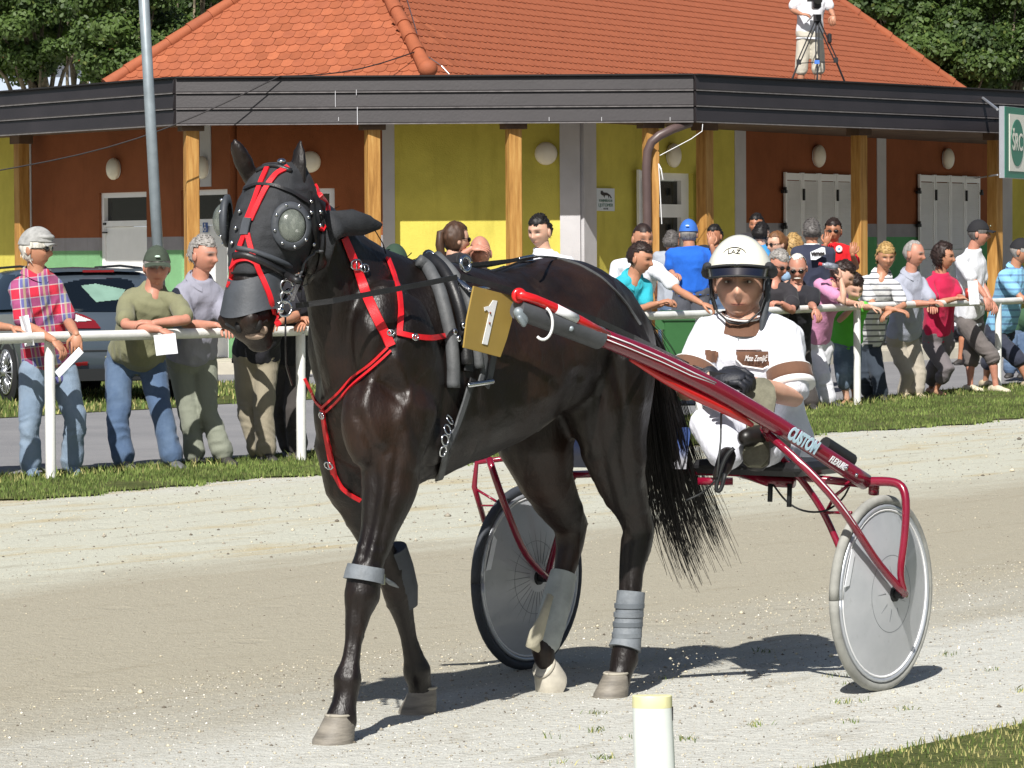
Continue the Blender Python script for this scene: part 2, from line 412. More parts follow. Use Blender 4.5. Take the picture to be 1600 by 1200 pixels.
# loose stones
def stones(name, P, size, mats, seed):
    r = np.random.default_rng(seed); n = len(P)
    base = np.array([[1, 0, 0], [-1, 0, 0], [0, 1, 0], [0, -1, 0], [0, 0, .7], [0, 0, -.7]]); tri = np.array([[0, 2, 4], [2, 1, 4], [1, 3, 4], [3, 0, 4], [2, 0, 5], [1, 2, 5], [3, 1, 5], [0, 3, 5]])
    s = size * r.lognormal(0, .45, n); a = r.uniform(0, 6.28, n)
    B = base[None] * (1 + r.uniform(-.35, .35, (n, 6, 3))) * s[:, None, None]
    x = B[:, :, 0] * np.cos(a)[:, None] - B[:, :, 1] * np.sin(a)[:, None]; y = B[:, :, 0] * np.sin(a)[:, None] + B[:, :, 1] * np.cos(a)[:, None]
    vs = (np.stack([x, y, B[:, :, 2]], 2) + P[:, None, :] + np.array([0, 0, .3]) * s[:, None, None]).reshape(-1, 3)
    fs = ((np.arange(n) * 6)[:, None, None] + tri[None]).reshape(-1, 3)
    return quads_mesh(name, vs, fs, None, mats=mats, mi=np.repeat(r.integers(0, len(mats), n), 8), kind='stuff')
MS = [mat('stone_white', lin(232, 228, 218), .8, var=.05), mat('stone_grey', lin(160, 152, 138), .85, var=.1), mat('stone_dark', lin(108, 100, 88), .85, var=.1), mat('stone_sand', lin(205, 196, 172), .85, var=.05)]
def sc2(n, u0, u1, v0, v1, seed):
    r = np.random.default_rng(seed); return np.outer(r.uniform(u0, u1, n), TU) + np.outer(r.uniform(v0, v1, n), TV)
stones('gravel', sc2(30000, 6.5, 17, 5.9, 9.2, 21), .0023, [MS[3], MS[1], MS[3], MS[1], MS[2], MS[3], MS[1], MS[0]], 1)
stones('gravel_on_the_track', sc2(9000, 8, 24, 8.5, 13, 22), .0020, [MS[3], MS[1], MS[3], MS[1], MS[1], MS[2]], 2)
stones('gravel_at_the_far_edge', sc2(7000, 12, 34, 12.4, 16.9, 23), .004, [MS[1], MS[2], MS[3]], 3)
stones('dust_kicked_up', np.concatenate([at(x, y, 12.9)[None] + r_.normal(0, (.05, .12, .035), (16, 3)) for x, y in ((1075, 1032), (1088, 1015), (1010, 1085), (1062, 1050))]) * V(1, 1, 1), .003, [MS[3], MS[1]], 4)

# ================================================================== building
KB = 1.0
def edge(p, d, t): return V(p[0] + d[0] * t, p[1] + d[1] * t, 0)
ZF = 48.6
F1 = V(-4.29, ZF, 0); F2 = V(2.35, ZF, 0)
dL = unit(V(-3.2, 4.6, 0)); dR = unit(V(.65, .76, 0))
F0 = F1 + dL * 9; F3 = F2 + dR * 11
WL0 = V(-3.69, 49.75, 0); WC1 = V(.911, 49.75, 0); dWR = V(.5, .866, 0); dWL = unit(V(-.571, .821, 0))
HB, HT = 3.17, 3.78
M_fascia = mat('dark_sheet_metal', lin(46, 42, 44), .42, metal=.0, spec=.5, var=.10, vscale=1.2, bump=.001, bscale=30)
M_seam = mat('pale_metal_edge', lin(112, 108, 108), .4, var=.15, vscale=9)
M_black = mat('shadow_gap_black', lin(24, 22, 24), .8, var=0)
bld = thing('clubhouse', (0, 52, 0), 'low clubhouse with orange, yellow and green walls under a red tiled roof', 'building')
def prof_board(a, b_, n_out, z0, z1, t, name, m, lean=0.02, sm=False):
    """a fascia board between two points, its lower edge standing proud"""
    mb = MB(); rings = []
    for p in (a, b_):
        p = p.copy()
        rings.append([p + V(0, 0, z0) + n_out * (lean + t), p + V(0, 0, z0 + .02) + n_out * (lean + t + .006), p + V(0, 0, z1) + n_out * t, p + V(0, 0, z1), p + V(0, 0, z0)])
    mb.loft(rings, True); return mb
nL = unit(V(dL[1], -dL[0], 0)) * (-1 if np.dot(V(dL[1], -dL[0], 0), V(0, -1, 0)) < 0 else 1)
nR = unit(V(dR[1], -dR[0], 0)) * (-1 if np.dot(V(dR[1], -dR[0], 0), V(0, -1, 0)) < 0 else 1)
nC = V(0, -1, 0)
hh = (HT - HB) / 3
for nm, a, b_, n_ in (('l', F0, F1, nL), ('c', F1, F2, nC), ('r', F2, F3, nR)):
    for k in range(3):
        z0 = HB + hh * k
        mb = prof_board(a, b_, n_, z0 + .012, z0 + hh, .03, '', None); build(mb, 'fascia_board', M_fascia, bld)
        mb2 = MB(); mid = (a + b_) / 2; L = np.linalg.norm(b_ - a); ang = math.atan2((b_ - a)[1], (b_ - a)[0]); Rz = np.array(Matrix.Rotation(ang, 3, 'Z'))
        mb2.box(mid + n_ * .056 + V(0, 0, z0 + .013), (L, .008, .014), Rz); build(mb2, 'fascia_trim', M_seam, bld)
    mb = MB(); mb.box((a + b_) / 2 - n_ * .06 + V(0, 0, (HB + HT) / 2), (L, .1, HT - HB - .03), Rz); 
    mb.box((a + b_) / 2 + n_ * .005 + V(0, 0, HT + .012), (L, .16, .02), Rz); build(mb, 'fascia_backing', M_black, bld)
# joint lines and scratches on the boards
mb = MB()
for x, y0, y1, w in ((307, 402, 455, .006), (1310, 355, 418, .006), (1396, 418, 487, .008), (1392, 350, 372, .006)):
    p = onplane(x / 2.5, y0 / 2.5, F1 - V(0, .066, 0), (0, 1, 0)); q = onplane(x / 2.5, y1 / 2.5, F1 - V(0, .066, 0), (0, 1, 0))
    if x / 2.5 > 285: mb.box((p + q) / 2, (w, .004, p[2] - q[2]))
for x in (529, 858, 940, 1047): 
    p = at(x, 186, ZF - .063); mb.box(p, (.006, .004, .05))
build(mb, 'fascia_scratches', mat('bare_metal_scratch', lin(200, 200, 204), .5, var=0), bld)
# soffit + flat canopy roof
M_soffit = mat('soffit_boards', lin(96, 74, 58), .8, var=.2)
M_felt = mat('roofing_felt', lin(120, 112, 108), .9, var=.1)
poly = [F0 - nL * .1, F1 + V(0, .1, 0), F2 + V(0, .1, 0), F3 - nR * .1, V(12, 64, 0), V(-9.5, 64, 0)]
mb = MB(); mb.prism([p + V(0, 0, HB + .06) for p in poly], (0, 0, .05)); build(mb, 'soffit', M_soffit, bld)
mb = MB(); mb.prism([p + V(0, 0, 3.55) for p in poly], (0, 0, .05)); build(mb, 'canopy_roof', M_felt, bld)

def m_wall(name, upper, bandc, lower, z1, z2, up_hi=None):
    m, T, b = custom(name, .9, .2)
    g = T.new('NewGeometry'); sp = T.new('SeparateXYZ'); T.l.new(g.outputs['Position'], sp.inputs[0])
    n = T.noise(1.5, 5, .65); z = sp.outputs[2]
    c = T.mix(T.math('GREATER_THAN', z, z1), bandc, upper) if bandc else T.mix(0.0, upper, upper)
    if lower: c = T.mix(T.math('LESS_THAN', z, z2), c, lower)
    c = T.mix(T.ramp(n, [(.35, .30), (.65, 0.0)]), c, (.35, .33, .3), 'MULTIPLY'); ns = T.noise(2.4, 5, .7, stretch=(1.6, 1.6, .25)); c = T.mix(T.ramp(ns, [(.55, 0.0), (.75, .28)]), c, (.40, .36, .30), 'MULTIPLY'); dz = T.math('ADD', z, T.math('MULTIPLY', n, .5)); c = T.mix(T.ramp(dz, [(.42, .45), (.62, 0.0)]), c, (.38, .34, .28), 'MULTIPLY')
    T.l.new(c, b.inputs['Base Color']); n2 = T.noise(70, 2, .6); add_bump(T, b, n2, .004)
    return m
OR = lin(146, 86, 54); YE = lin(208, 196, 92); GR = lin(126, 176, 128); GY = lin(156, 153, 158)
M_or_l = m_wall('plaster_orange_left', OR, GY, GR, 1.76, 1.58); M_or_r = m_wall('plaster_orange_right', OR, GY, lin(98, 165, 112), 1.92, 1.72)
M_ye = m_wall('plaster_yellow', YE, None, None, 0, 0); M_gy = mat('plaster_grey', lin(190, 188, 190), .9, var=.06, vscale=1.5, bump=.003, bscale=70)
def wallseg(p, q, z0, z1, m, name='wall', th=.25, proud=0.0, holes=(), n=None):
    """vertical wall between plan points p,q with rectangular openings (s0,s1,z0,z1)"""
    d = unit(q - p); L = np.linalg.norm(q - p); n = unit(V(d[1], -d[0], 0)) if n is None else n
    if n[1] > 0: n = -n
    R = np.stack([d, -n, V(0, 0, 1)], 1); mb = MB()
    def bx(s0, s1, a, b_):
        if s1 - s0 > 1e-3 and b_ - a > 1e-3: mb.box(p + d * (s0 + s1) / 2 + n * (proud - th / 2) + V(0, 0, (a + b_) / 2), (s1 - s0, th, b_ - a), R)
    s = 0
    for (a, b_, c0, c1) in sorted(holes):
        bx(s, a, z0, z1); bx(a, b_, z0, c0); bx(a, b_, c1, z1); s = b_
    bx(s, L, z0, z1); return build(mb, name, m, bld)
def sL(px): # distance along left wall (from its corner) of a pixel column
    q = onplane(px, 330, WL0, np.cross(dWL, (0, 0, 1))); return float(np.dot(q - WL0, dWL))
def sR(px):
    q = onplane(px, 330, WC1, np.cross(dWR, (0, 0, 1))); return float(np.dot(q - WC1, dWR))
def xC(px): return float(at(px, 330, 49.75)[0])
ZT = 3.23; ZS = .15
# left wall: doors at px 155-229 and 283-355 ; third door on the centre wall 460-523
dA = (sL(229), sL(155)); dB = (sL(355.5), sL(283)); 
def zat(px, py, Z): return float(at(px, py, Z)[2])
DT = 2.38
wallseg(WL0, WL0 + dWL * sL(50), ZS, ZT, M_or_l, holes=[(dB[0], dB[1], ZS, DT), (dA[0], dA[1], ZS, DT)])
wallseg(WL0 + dWL * sL(50), WL0 + dWL * 8.5, ZS, ZT, M_ye)
wallseg(V(xC(371), 49.75, 0), V(xC(598), 49.75, 0), ZS, ZT, M_or_l, holes=[(xC(462) - xC(371), xC(523) - xC(371), ZS, DT)])
wallseg(V(xC(598), 49.75, 0), V(xC(617), 49.75, 0), ZS, ZT, M_gy, proud=.01)
wallseg(V(xC(617), 49.75, 0), V(xC(875), 49.75, 0), ZS, ZT, M_ye)
wallseg(V(xC(875), 49.75, 0), WC1, ZS, ZT, M_gy, name='column', proud=.06)
wallseg(WC1, WC1 + dWR * sR(926), ZS, ZT, M_gy, name='column', proud=.06)
dE = (sR(1000), sR(1083))
wallseg(WC1 + dWR * sR(926), WC1 + dWR * sR(1148), ZS, ZT, M_ye, holes=[(dE[0] - sR(926), dE[1] - sR(926), ZS, 2.60)])
wallseg(WC1 + dWR * sR(1148), WC1 + dWR * sR(1165), ZS, ZT, M_gy, proud=.01)
s1a, s1b = sR(1221), sR(1327); s2a, s2b = sR(1431), sR(1526)
wallseg(WC1 + dWR * sR(1165), WC1 + dWR * sR(1370), ZS, ZT, M_or_r)
wallseg(WC1 + dWR * sR(1370), WC1 + dWR * sR(1384), ZS, ZT, M_gy, proud=.01)
wallseg(WC1 + dWR * sR(1384), WC1 + dWR * sR(1562), ZS, ZT, M_or_r)
wallseg(WC1 + dWR * sR(1562), WC1 + dWR * sR(1581), ZS, ZT, M_gy, proud=.01)
wallseg(WC1 + dWR * sR(1581), WC1 + dWR * (sR(1581) + 6), ZS, ZT, M_ye)
# grey pilaster bits on the left wall
for x0, x1 in ((314, 331),):
    wallseg(WL0 + dWL * sL(x1), WL0 + dWL * sL(x0), 2.42, ZT, M_gy, proud=.012)
wallseg(WL0 + dWL * sL(50), WL0 + dWL * (sL(50) + .25), ZS, ZT, M_gy, proud=.012)
# slab
M_conc = mat('concrete_slab', lin(190, 184, 168), .9, var=.12, vscale=2, bump=.003, bscale=40)
sl = [F0 + nL * .9, F1 + V(-.5, -1.0, 0), F2 + V(.5, -.7, 0), F2 + dR * 3 + nR * .3, F3 + nR * .3, V(14, 66, 0), V(-12, 66, 0)]
mb = MB(); mb.prism([p + V(0, 0, -.05) for p in sl], (0, 0, .20)); build(mb, 'floor_slab', M_conc, bld)

M_white = mat('white_door_paint', lin(236, 236, 236), .45, var=.04, vscale=2)
M_glassd = mat('dark_window_glass', lin(16, 20, 20), .12, spec=.6, var=.3, vscale=1.5)
M_lock = mat('black_ironwork', lin(22, 22, 24), .5, var=0)
M_steel = mat('brushed_steel', lin(170, 172, 175), .3, metal=.9, var=.1)
def local_frame(p, d):
    n = unit(V(d[1], -d[0], 0)); n = n if n[1] < 0 else -n
    return np.stack([d, -n, V(0, 0, 1)], 1), n
def white_door(p, d, s0, s1, sign=False):
    R, n = local_frame(p, d); c = p + d * (s0 + s1) / 2; w = s1 - s0; N = -n * .10
    dr = bpy.data.objects.new('door', None); dr.location = (c - origin(bld)).tolist(); place(dr, bld)
    mb = MB()
    for a in (-1, 1): mb.box(c + d * a * (w / 2 - .035) + N + V(0, 0, (DT + ZS) / 2), (.07, .12, DT - ZS), R)
    mb.box(c + N + V(0, 0, DT - .035), (w - .14, .12, .07), R); mb.box(c + N + V(0, 0, DT - .43), (w - .14, .12, .08), R); build(mb, 'door_frame', M_white, dr)
    mb = MB(); mb.box(c + N * 1.1 + V(0, 0, DT - .23), (w - .14, .02, .32), R); build(mb, 'transom_pane', M_glassd, dr)
    mb = MB(); mb.box(c + N * .9 + V(0, 0, ZS + (DT - .47 - ZS) / 2), (w - .15, .05, DT - .48 - ZS), R, bev=.004); build(mb, 'door_leaf', M_white, dr)
    mb = MB(); e = c + d * (-(w / 2 - .10) if np.dot(d, V(1, 0, 0)) > 0 else (w / 2 - .10)) + n * -.03 + V(0, 0, 1.95)
    mb.box(e, (.06, .03, .03), R); build(mb, 'door_closer', M_lock, dr); mb = MB(); mb.box(e - V(0, 0, .12), (.10, .03, .02), R); build(mb, 'door_bolt', M_lock, dr)
    if sign:
        mb = MB(); q = onplane(322, 355.5, c - n * .05, n); mb.box(q + n * .012, (.13, .006, .13), R, bev=.002); build(mb, 'accessible_toilet_sign', mat('sign_blue', lin(40, 80, 150), .4, var=0), dr)
        mb = MB(); o = q + n * .017
        mb.ell(o + V(0, 0, .045), (.011, .011, .011)); an = np.linspace(-.6, 4.0, 9)
        mb.tube([o + d * .028 * math.cos(a) * 1 + V(0, 0, -.02 + .028 * math.sin(-a)) for a in an], .005, 6)
        mb.tube([o + V(0, 0, .035), o + V(0, 0, -.002), o + d * .03 + V(0, 0, -.004), o + d * .04 + V(0, 0, -.04)], .006, 6); build(mb, 'wheelchair_symbol', M_white, dr)
white_door(WL0, dWL, *dA); white_door(WL0, dWL, *dB, sign=True); white_door(V(0, 49.75, 0), V(1, 0, 0), xC(462), xC(523))

# shuttered windows : four louvred leaves each
def louvre(c, R, w, h, parent):
    lf = bpy.data.objects.new('shutter_leaf', None); lf.location = (c - origin(parent)).tolist(); place(lf, parent)
    mb = MB(); st = .05
    for a in (-1, 1): mb.box(c + R[:, 0] * a * (w / 2 - st / 2), (st, .035, h), R)
    for z in (-h / 2 + .05, 0, h / 2 - .06): mb.box(c + V(0, 0, z), (w - 2 * st, .034, .10 if z else .06), R)
    build(mb, 'leaf_frame', M_white, lf); mb = MB(); zz = -h / 2 + .115
    tilt = np.array(Matrix.Rotation(math.radians(66), 3, 'X'))
    while zz < h / 2 - .125:
        if abs(zz) > .045: mb.box(c + V(0, 0, zz), (w - 2 * st, .040, .006), R @ tilt)
        zz += .036
    build(mb, 'louvre_slats', M_white, lf, kind='stuff'); return lf
def shutters(s0, s1, ztop, base=WC1, d=dWR):
    R, n = local_frame(base, d); wn = bpy.data.objects.new('shuttered_window', None); c = base + d * (s0 + s1) / 2 + n * .05; wn.location = (c - origin(bld)).tolist(); place(wn, bld)
    w = (s1 - s0) / 4; h = ztop - .28
    for k in range(4): louvre(base + d * (s0 + w * (k + .5)) + n * (.05) + V(0, 0, .28 + h / 2), R, w - .012, h, wn)
    for z in (ztop - .28, ztop - .80, .7):
        for s in (s0 - .03, s1 + .03): 
            mb = MB(); mb.box(base + d * s + n * .06 + V(0, 0, z), (.12, .05, .045), R); mb.box(base + d * s + n * .07 + V(0, 0, z + .02), (.03, .05, .09), R); build(mb, 'hinge', M_lock, wn)
    for k in (1, 3):
        mb = MB(); mb.box(base + d * (s0 + w * k) + n * .085 + V(0, 0, ztop - .32), (.03, .03, .17), R); build(mb, 'latch', M_lock, wn)
shutters(s1a, s1b, 2.66); shutters(s2a, s2b, 2.70)
# the entrance : white door with transom, shutters folded open on both sides
R, n = local_frame(WC1, dWR); en = bpy.data.objects.new('entrance_door', None); c = WC1 + dWR * (dE[0] + dE[1]) / 2; en.location = (c - origin(bld)).tolist(); place(en, bld); w = dE[1] - dE[0]
mb = MB(); N = -n * .12
for a in (-1, 1): mb.box(c + dWR * a * (w / 2 - .11) + N + V(0, 0, 1.375), (.22, .1, 2.45), R)
for z, h_ in ((2.55, .10), (2.08, .18), (.25, .2)): mb.box(c + N + V(0, 0, z), (w - .44, .1, h_), R)
build(mb, 'door_frame', M_white, en); mb = MB(); mb.box(c + N * 1.2 + V(0, 0, 2.33), (w - .44, .02, .32), R); mb.box(c + N * 1.2 + V(0, 0, 1.17), (w - .44, .02, 1.64), R); build(mb, 'pane', M_glassd, en)
for s, sg in ((dE[0], -1), (dE[1], 1)):
    louvre(WC1 + dWR * (s + sg * .12) + n * .09 + V(0, 0, 1.40), R, .22, 2.45, en)
    for z in (2.35, 1.85):
        mb = MB(); mb.box(WC1 + dWR * (s + sg * .02) + n * .12 + V(0, 0, z), (.10, .05, .10), R); build(mb, 'hinge', M_lock, en)
# wall lamps
M_lamp = mat('lamp_opal_glass', lin(226, 218, 200), .3, var=.05)
def lamp(px, py, base, d, r=.15):
    R, n = local_frame(base, d); p = onplane(px, py, base, n) + n * .03
    la = bpy.data.objects.new('wall_lamp', None); la.location = (p - origin(bld)).tolist(); place(la, bld)
    mb = MB(); mb.ell(p + n * .02, (r, .085, r * 1.02), R, 20, 12); build(mb, 'lamp_shade', M_lamp, la, True)
    mb = MB(); mb.tube([p - n * .02, p + n * .015], [r * .93, r * .93], 20); build(mb, 'lamp_base', M_white, la)
lamp(182, 264, WL0, dWL); lamp(320, 262, WL0, dWL); lamp(485, 253, V(0, 49.75, 0), V(1, 0, 0), .14); lamp(853, 240, V(0, 49.75, 0), V(1, 0, 0), .15)
for x, y in ((1048, 243), (1275, 244), (1477, 248)): lamp(x, y, WC1, dWR, .165)
# notice by the entrance
R, n = local_frame(WC1, dWR); p = onplane(943.5, 312, WC1, n) + n * .02
nb = thing('notice_board', p, 'small pale notice with a horse print on the yellow wall beside the entrance', 'sign')
NW = .5; NH = .30; mb = MB(); mb.box(p, (NW, .015, NH), R); build(mb, 'panel', mat('notice_white', lin(205, 212, 218), .4, var=0), nb)
M_ink = mat('ink_dark', lin(40, 34, 34), .6, var=0); M_inkg = mat('ink_green', lin(50, 110, 90), .6, var=0)
hs = [(-.09, .02), (-.12, .05), (-.115, .09), (-.08, .10), (-.05, .07), (.03, .065), (.10, .03), (.14, -.02), (.12, -.03), (.08, .02), (.07, -.03), (.05, .02), (-.02, .02), (-.03, -.02), (-.06, .02)]
mb = MB(); mb.prism([p + dWR * a * 1.2 + n * .009 + V(0, 0, b_ * .8 + .04) for a, b_ in hs], n * .002); build(mb, 'horse_print', M_ink, nb)
text_mesh('KONJENIŠKI KLUB', .045, M_inkg, p + n * .01 + V(0, 0, -.015), dWR, (0, 0, 1), parent=nb, width=.36)
text_mesh('LJUTOMER', .06, M_inkg, p + n * .01 + V(0, 0, -.075), dWR, (0, 0, 1), parent=nb, width=.40)
text_mesh('KLUB', .03, M_ink, p + n * .01 + V(0, 0, -.122), dWR, (0, 0, 1), parent=nb, width=.12)

# timber posts
def m_wood():
    m, T, b = custom('timber_post', .65, .35)
    n = T.noise(4, 6, .65, stretch=(4, 4, .35)); c = T.ramp(n, [(.28, lin(128, 88, 40)), (.5, lin(172, 126, 66)), (.72, lin(196, 156, 92))]); T.l.new(c, b.inputs['Base Color']); add_bump(T, b, n, .004); return m
M_wood = m_wood()
for x0, x1, off in ((22, 47, .9), (287, 312, .17), (570, 595, .17), (790, 816, .17), (1004, 1030, .17), (1090, 1113, .62), (1330, 1355, .62), (1543, 1566, .70)):
    xm = (x0 + x1) / 2
    if xm < 280: base, d, n_ = F1, dL, nL
    elif xm < 1086: base, d, n_ = F1, V(1, 0, 0), nC
    else: base, d, n_ = F2, dR, nR
    p = onplane(xm, 330, base - n_ * off, n_); p[2] = 0; rot = math.radians(20) if n_[0] == 0 else math.atan2(d[1], d[0])
    mb = MB(); mb.box(p + V(0, 0, (HB + .06 + ZS) / 2), (.17, .17, HB + .06 - ZS), np.array(Matrix.Rotation(rot, 3, 'Z')), bev=.008); build(mb, 'timber_post', M_wood, bld)
    mb = MB(); mb.box(p + V(0, 0, HB + .0), (.30, .22, .12), np.array(Matrix.Rotation(rot, 3, 'Z'))); build(mb, 'post_cap', M_soffit, bld)
# downpipe at the corner
M_pipe = mat('brown_downpipe', lin(88, 72, 70), .4, var=.08)
mb = MB(); a = at(1078, 192, ZF + .1); pts = [a, at(1050, 202, ZF - .05), at(1030, 212, ZF - .12), at(1018, 222, ZF - .12), at(1012, 236, ZF - .12), at(1010, 262, ZF - .12), at(1011, 330, ZF - .12)]; e = pts[-1].copy(); e[2] = .1; pts.append(e)
mb.tube(pts, .058, 14); build(mb, 'downpipe', M_pipe, bld, True)
# notched bracket of timber and a knotted white ribbon beside the pipe
mb = MB(); p = at(1022, 250, ZF - .10); mb.prism([at(1016, 238, ZF - .06), at(1022, 231, ZF - .06), at(1030, 238, ZF - .06), at(1030, 480, ZF - .06), at(1016, 480, ZF - .06)], (0, .05, 0)); build(mb, 'timber_board', M_wood, bld)
mb = MB(); mb.tube([at(1029, 256, ZF - .1), at(1033, 264, ZF - .13), at(1036, 281, ZF - .12)], [.012, .014, .008], 6, flat=.4); mb.tube([at(1029, 256, ZF - .1), at(1031, 290, ZF - .11), at(1034, 350, ZF - .1)], .006, 5); mb.tube([at(1031, 243, ZF - .07), at(1080, 217, ZF - .05), at(1097, 205, ZF - .02), at(1098, 194, ZF)], .005, 5)
build(mb, 'ribbon', M_white, bld)

# ------------------------------------------------ tiled roof
TP = .89
E1 = V(-1.11, 49.8, 3.91)
e1 = unit(V(4.42, -1.6, 0)); n1 = unit(V(1.6, 4.42, 0)); e2 = V(.469, .883, 0); n2 = V(-.883, .469, 0)
cs = 1 / math.sqrt(1 + TP * TP)
def roofplane(e, n_): 
    up = unit(n_ + V(0, 0, TP)); nor = unit(np.cross(e, up)); nor = nor if nor[2] > 0 else -nor
    return e, up, nor
RL = roofplane(e1, n1); RR = roofplane(e2, n2)
def rp(px, py, pl, lift=0.0): return onplane(px, py, E1 + pl[2] * lift, pl[2])
M_under = mat('roof_batten_dark', lin(120, 62, 40), .9, var=.1)
apexL = rp(548, -120, RL); hip1 = rp(548, -120, RL)
LP = [rp(165, 133, RL), rp(668, 112, RL), apexL]
t_ = rp(1500, 138, RR); hipR = rp(1310, 0, RR); top = hipR + (hipR - t_) * ((apexL[2] - hipR[2]) / (hipR[2] - t_[2]))
t_low = t_ + (t_ - hipR) * ((t_[2] - 3.91) / (hipR[2] - t_[2]))
RP = [E1, t_low, top, apexL]
mb = MB(); back = V(3, 80, 3.9)
mb.add([p - RL[2] * .03 for p in LP], [(0, 1, 2)]); mb.add([p - RR[2] * .03 for p in RP], [(0, 1, 2, 3)])
mb.add([LP[0], apexL, V(-5.2, 62, 3.9)], [(0, 1, 2)]); mb.add([top, t_low, V(8.4, 78, 3.9)], [(0, 1, 2)]); mb.add([apexL, top, V(8.4, 78, 3.9), V(-5.2, 62, 3.9)], [(0, 1, 2, 3)])
build(mb, 'roof_deck', M_under, bld)
def m_tile():
    m, T, b = custom('clay_tile', .72, .3)
    oi = T.new('ObjectInfo'); c = T.ramp(oi.outputs['Random'], [(0, lin(146, 82, 54)), (.35, lin(162, 92, 62)), (.7, lin(152, 86, 60)), (1, lin(172, 100, 68))])
    g = T.new('NewGeometry'); n = T.noise(7, 4, .7, vec=g.outputs['Position']); c = T.mix(T.ramp(n, [(.35, .25), (.6, 0.0)]), c, lin(112, 62, 44)); T.l.new(c, b.inputs['Base Color'])
    n2 = T.noise(60, 2, .6, vec=g.outputs['Position']); add_bump(T, b, n2, .002); return m
M_tile = m_tile()
TWD, TEX, TLN, TTH = .165, .155, .21, .026
prof = [(-TWD / 2 + .002, TLN), (-TWD / 2 + .002, .05)] + [(-(TWD / 2 - .002) * math.cos(a), .05 - .05 * math.sin(a)) for a in np.linspace(.35, math.pi - .35, 6)] + [(TWD / 2 - .002, .05), (TWD / 2 - .002, TLN)]
tmb = MB(); tmb.prism([(x, y, 0) for x, y in prof], (0, 0, -TTH)); tmb.f = [f[::-1] for f in tmb.f]
tile_me = mesh_from(tmb, 'roof_tile', M_tile, smooth=False)
cands = []
for pl, poly3 in ((RL, LP), (RR, RP)):
    e, up, nor = pl; p2 = [(float(np.dot(q - E1, e)), float(np.dot(q - E1, up))) for q in poly3]
    smin = min(q[0] for q in p2); smax = max(q[0] for q in p2); tmax = max(q[1] for q in p2)
    for k in range(-1, int(tmax / TEX) + 1):
        for j in range(int(smin / TWD) - 1, int(smax / TWD) + 2):
            s = j * TWD + (TWD / 2 if k % 2 else 0); t = k * TEX
            if not inside((s, t + .06 if k >= 0 else .02), p2): continue
            P = E1 + e * s + up * t + nor * .012
            q = proj(P); 
            if q[0] < -60 or q[0] > 1660 or q[1] < -60: continue
            tilt = math.radians(-4.0) + RNG.normal() * .006
            X = Vector(e.tolist()); N_ = Vector(nor.tolist()); Y = Vector(up.tolist())
            if X.cross(Y).dot(N_) < 0: X = -X
            Mx = Matrix((X, Y, N_)).transposed().to_4x4(); Mx = Matrix.Translation(P.tolist()) @ Mx @ Matrix.Rotation(tilt, 4, 'X') @ Matrix.Rotation(RNG.normal() * .012, 4, 'Z')
            vis = 0 < q[0] < 1600 and 0 < q[1] < 150
            cands.append(((0 if vis else 1, P[1]), Mx))
cands.sort(key=lambda c: c[0]); rest = MB(); tv = tmb.arrays()
for i, (k, Mx) in enumerate(cands):
    if i < 300: inst(tile_me, 'roof_tile', bld, Mx)
    else:
        A = np.array(Mx); rest.add(tv @ A[:3, :3].T + A[:3, 3], tmb.f)
build(rest, 'roof_tiles', M_tile, bld, kind='stuff')
def ridge(a, b_, r, seg=.36):
    d = unit(b_ - a); L = np.linalg.norm(b_ - a); k = int(L / seg)
    for i in range(k):
        p = a + d * seg * i; q = a + d * (seg * (i + 1) + .05); 
        if proj(p)[1] < -70: break
        mb = MB(); mb.tube([p, p + d * .03, q], [r * 1.14, r * 1.10, r * .92], 12); build(mb, 'ridge_tile', M_tile, bld, True, sharp=40)
ridge(LP[0] + V(0, 0, .0), apexL, .085); ridge(E1 + V(0, -.02, .05), apexL, .095); ridge(t_low, top, .085)
mb = MB(); mb.ell(E1 + V(.03, -.12, .03), (.13, .12, .12), None, 14, 9); build(mb, 'ridge_end_cap', M_tile, bld, True)

# cable from the ridge across the eave
M_cable = mat('black_cable', lin(38, 34, 36), .6, var=0)
mb = MB(); a = at(657, 78, 50.05); b_ = at(437, 119, 48.5); c = at(0, 266, 47.2)
pts = [lerp(a, b_, t) - V(0, 0, .10 * math.sin(math.pi * t)) for t in np.linspace(0, 1, 8)] + [lerp(b_, c, t) - V(0, 0, .18 * math.sin(math.pi * t)) for t in np.linspace(.1, 1.25, 12)]
mb.tube(pts, .009, 6); mb.ell(a, (.04, .04, .04)); build(mb, 'overhead_cable', M_cable, None, True, label='thin black cable running from the roof ridge down across the fascia', cat='cable')
mb = MB(); mb.tube([rp(658, 78, RR, .12), rp(668, 88, RR, .03), rp(690, 103, RR, .03), rp(702, 116, RR, .02)], .007, 6); mb.tube([rp(658, 78, RR, .12), rp(648, 40, RR, .05), rp(636, 0, RR, .05), rp(622, -40, RR, .05)], .007, 6); build(mb, 'lightning_wire', M_steel, bld)

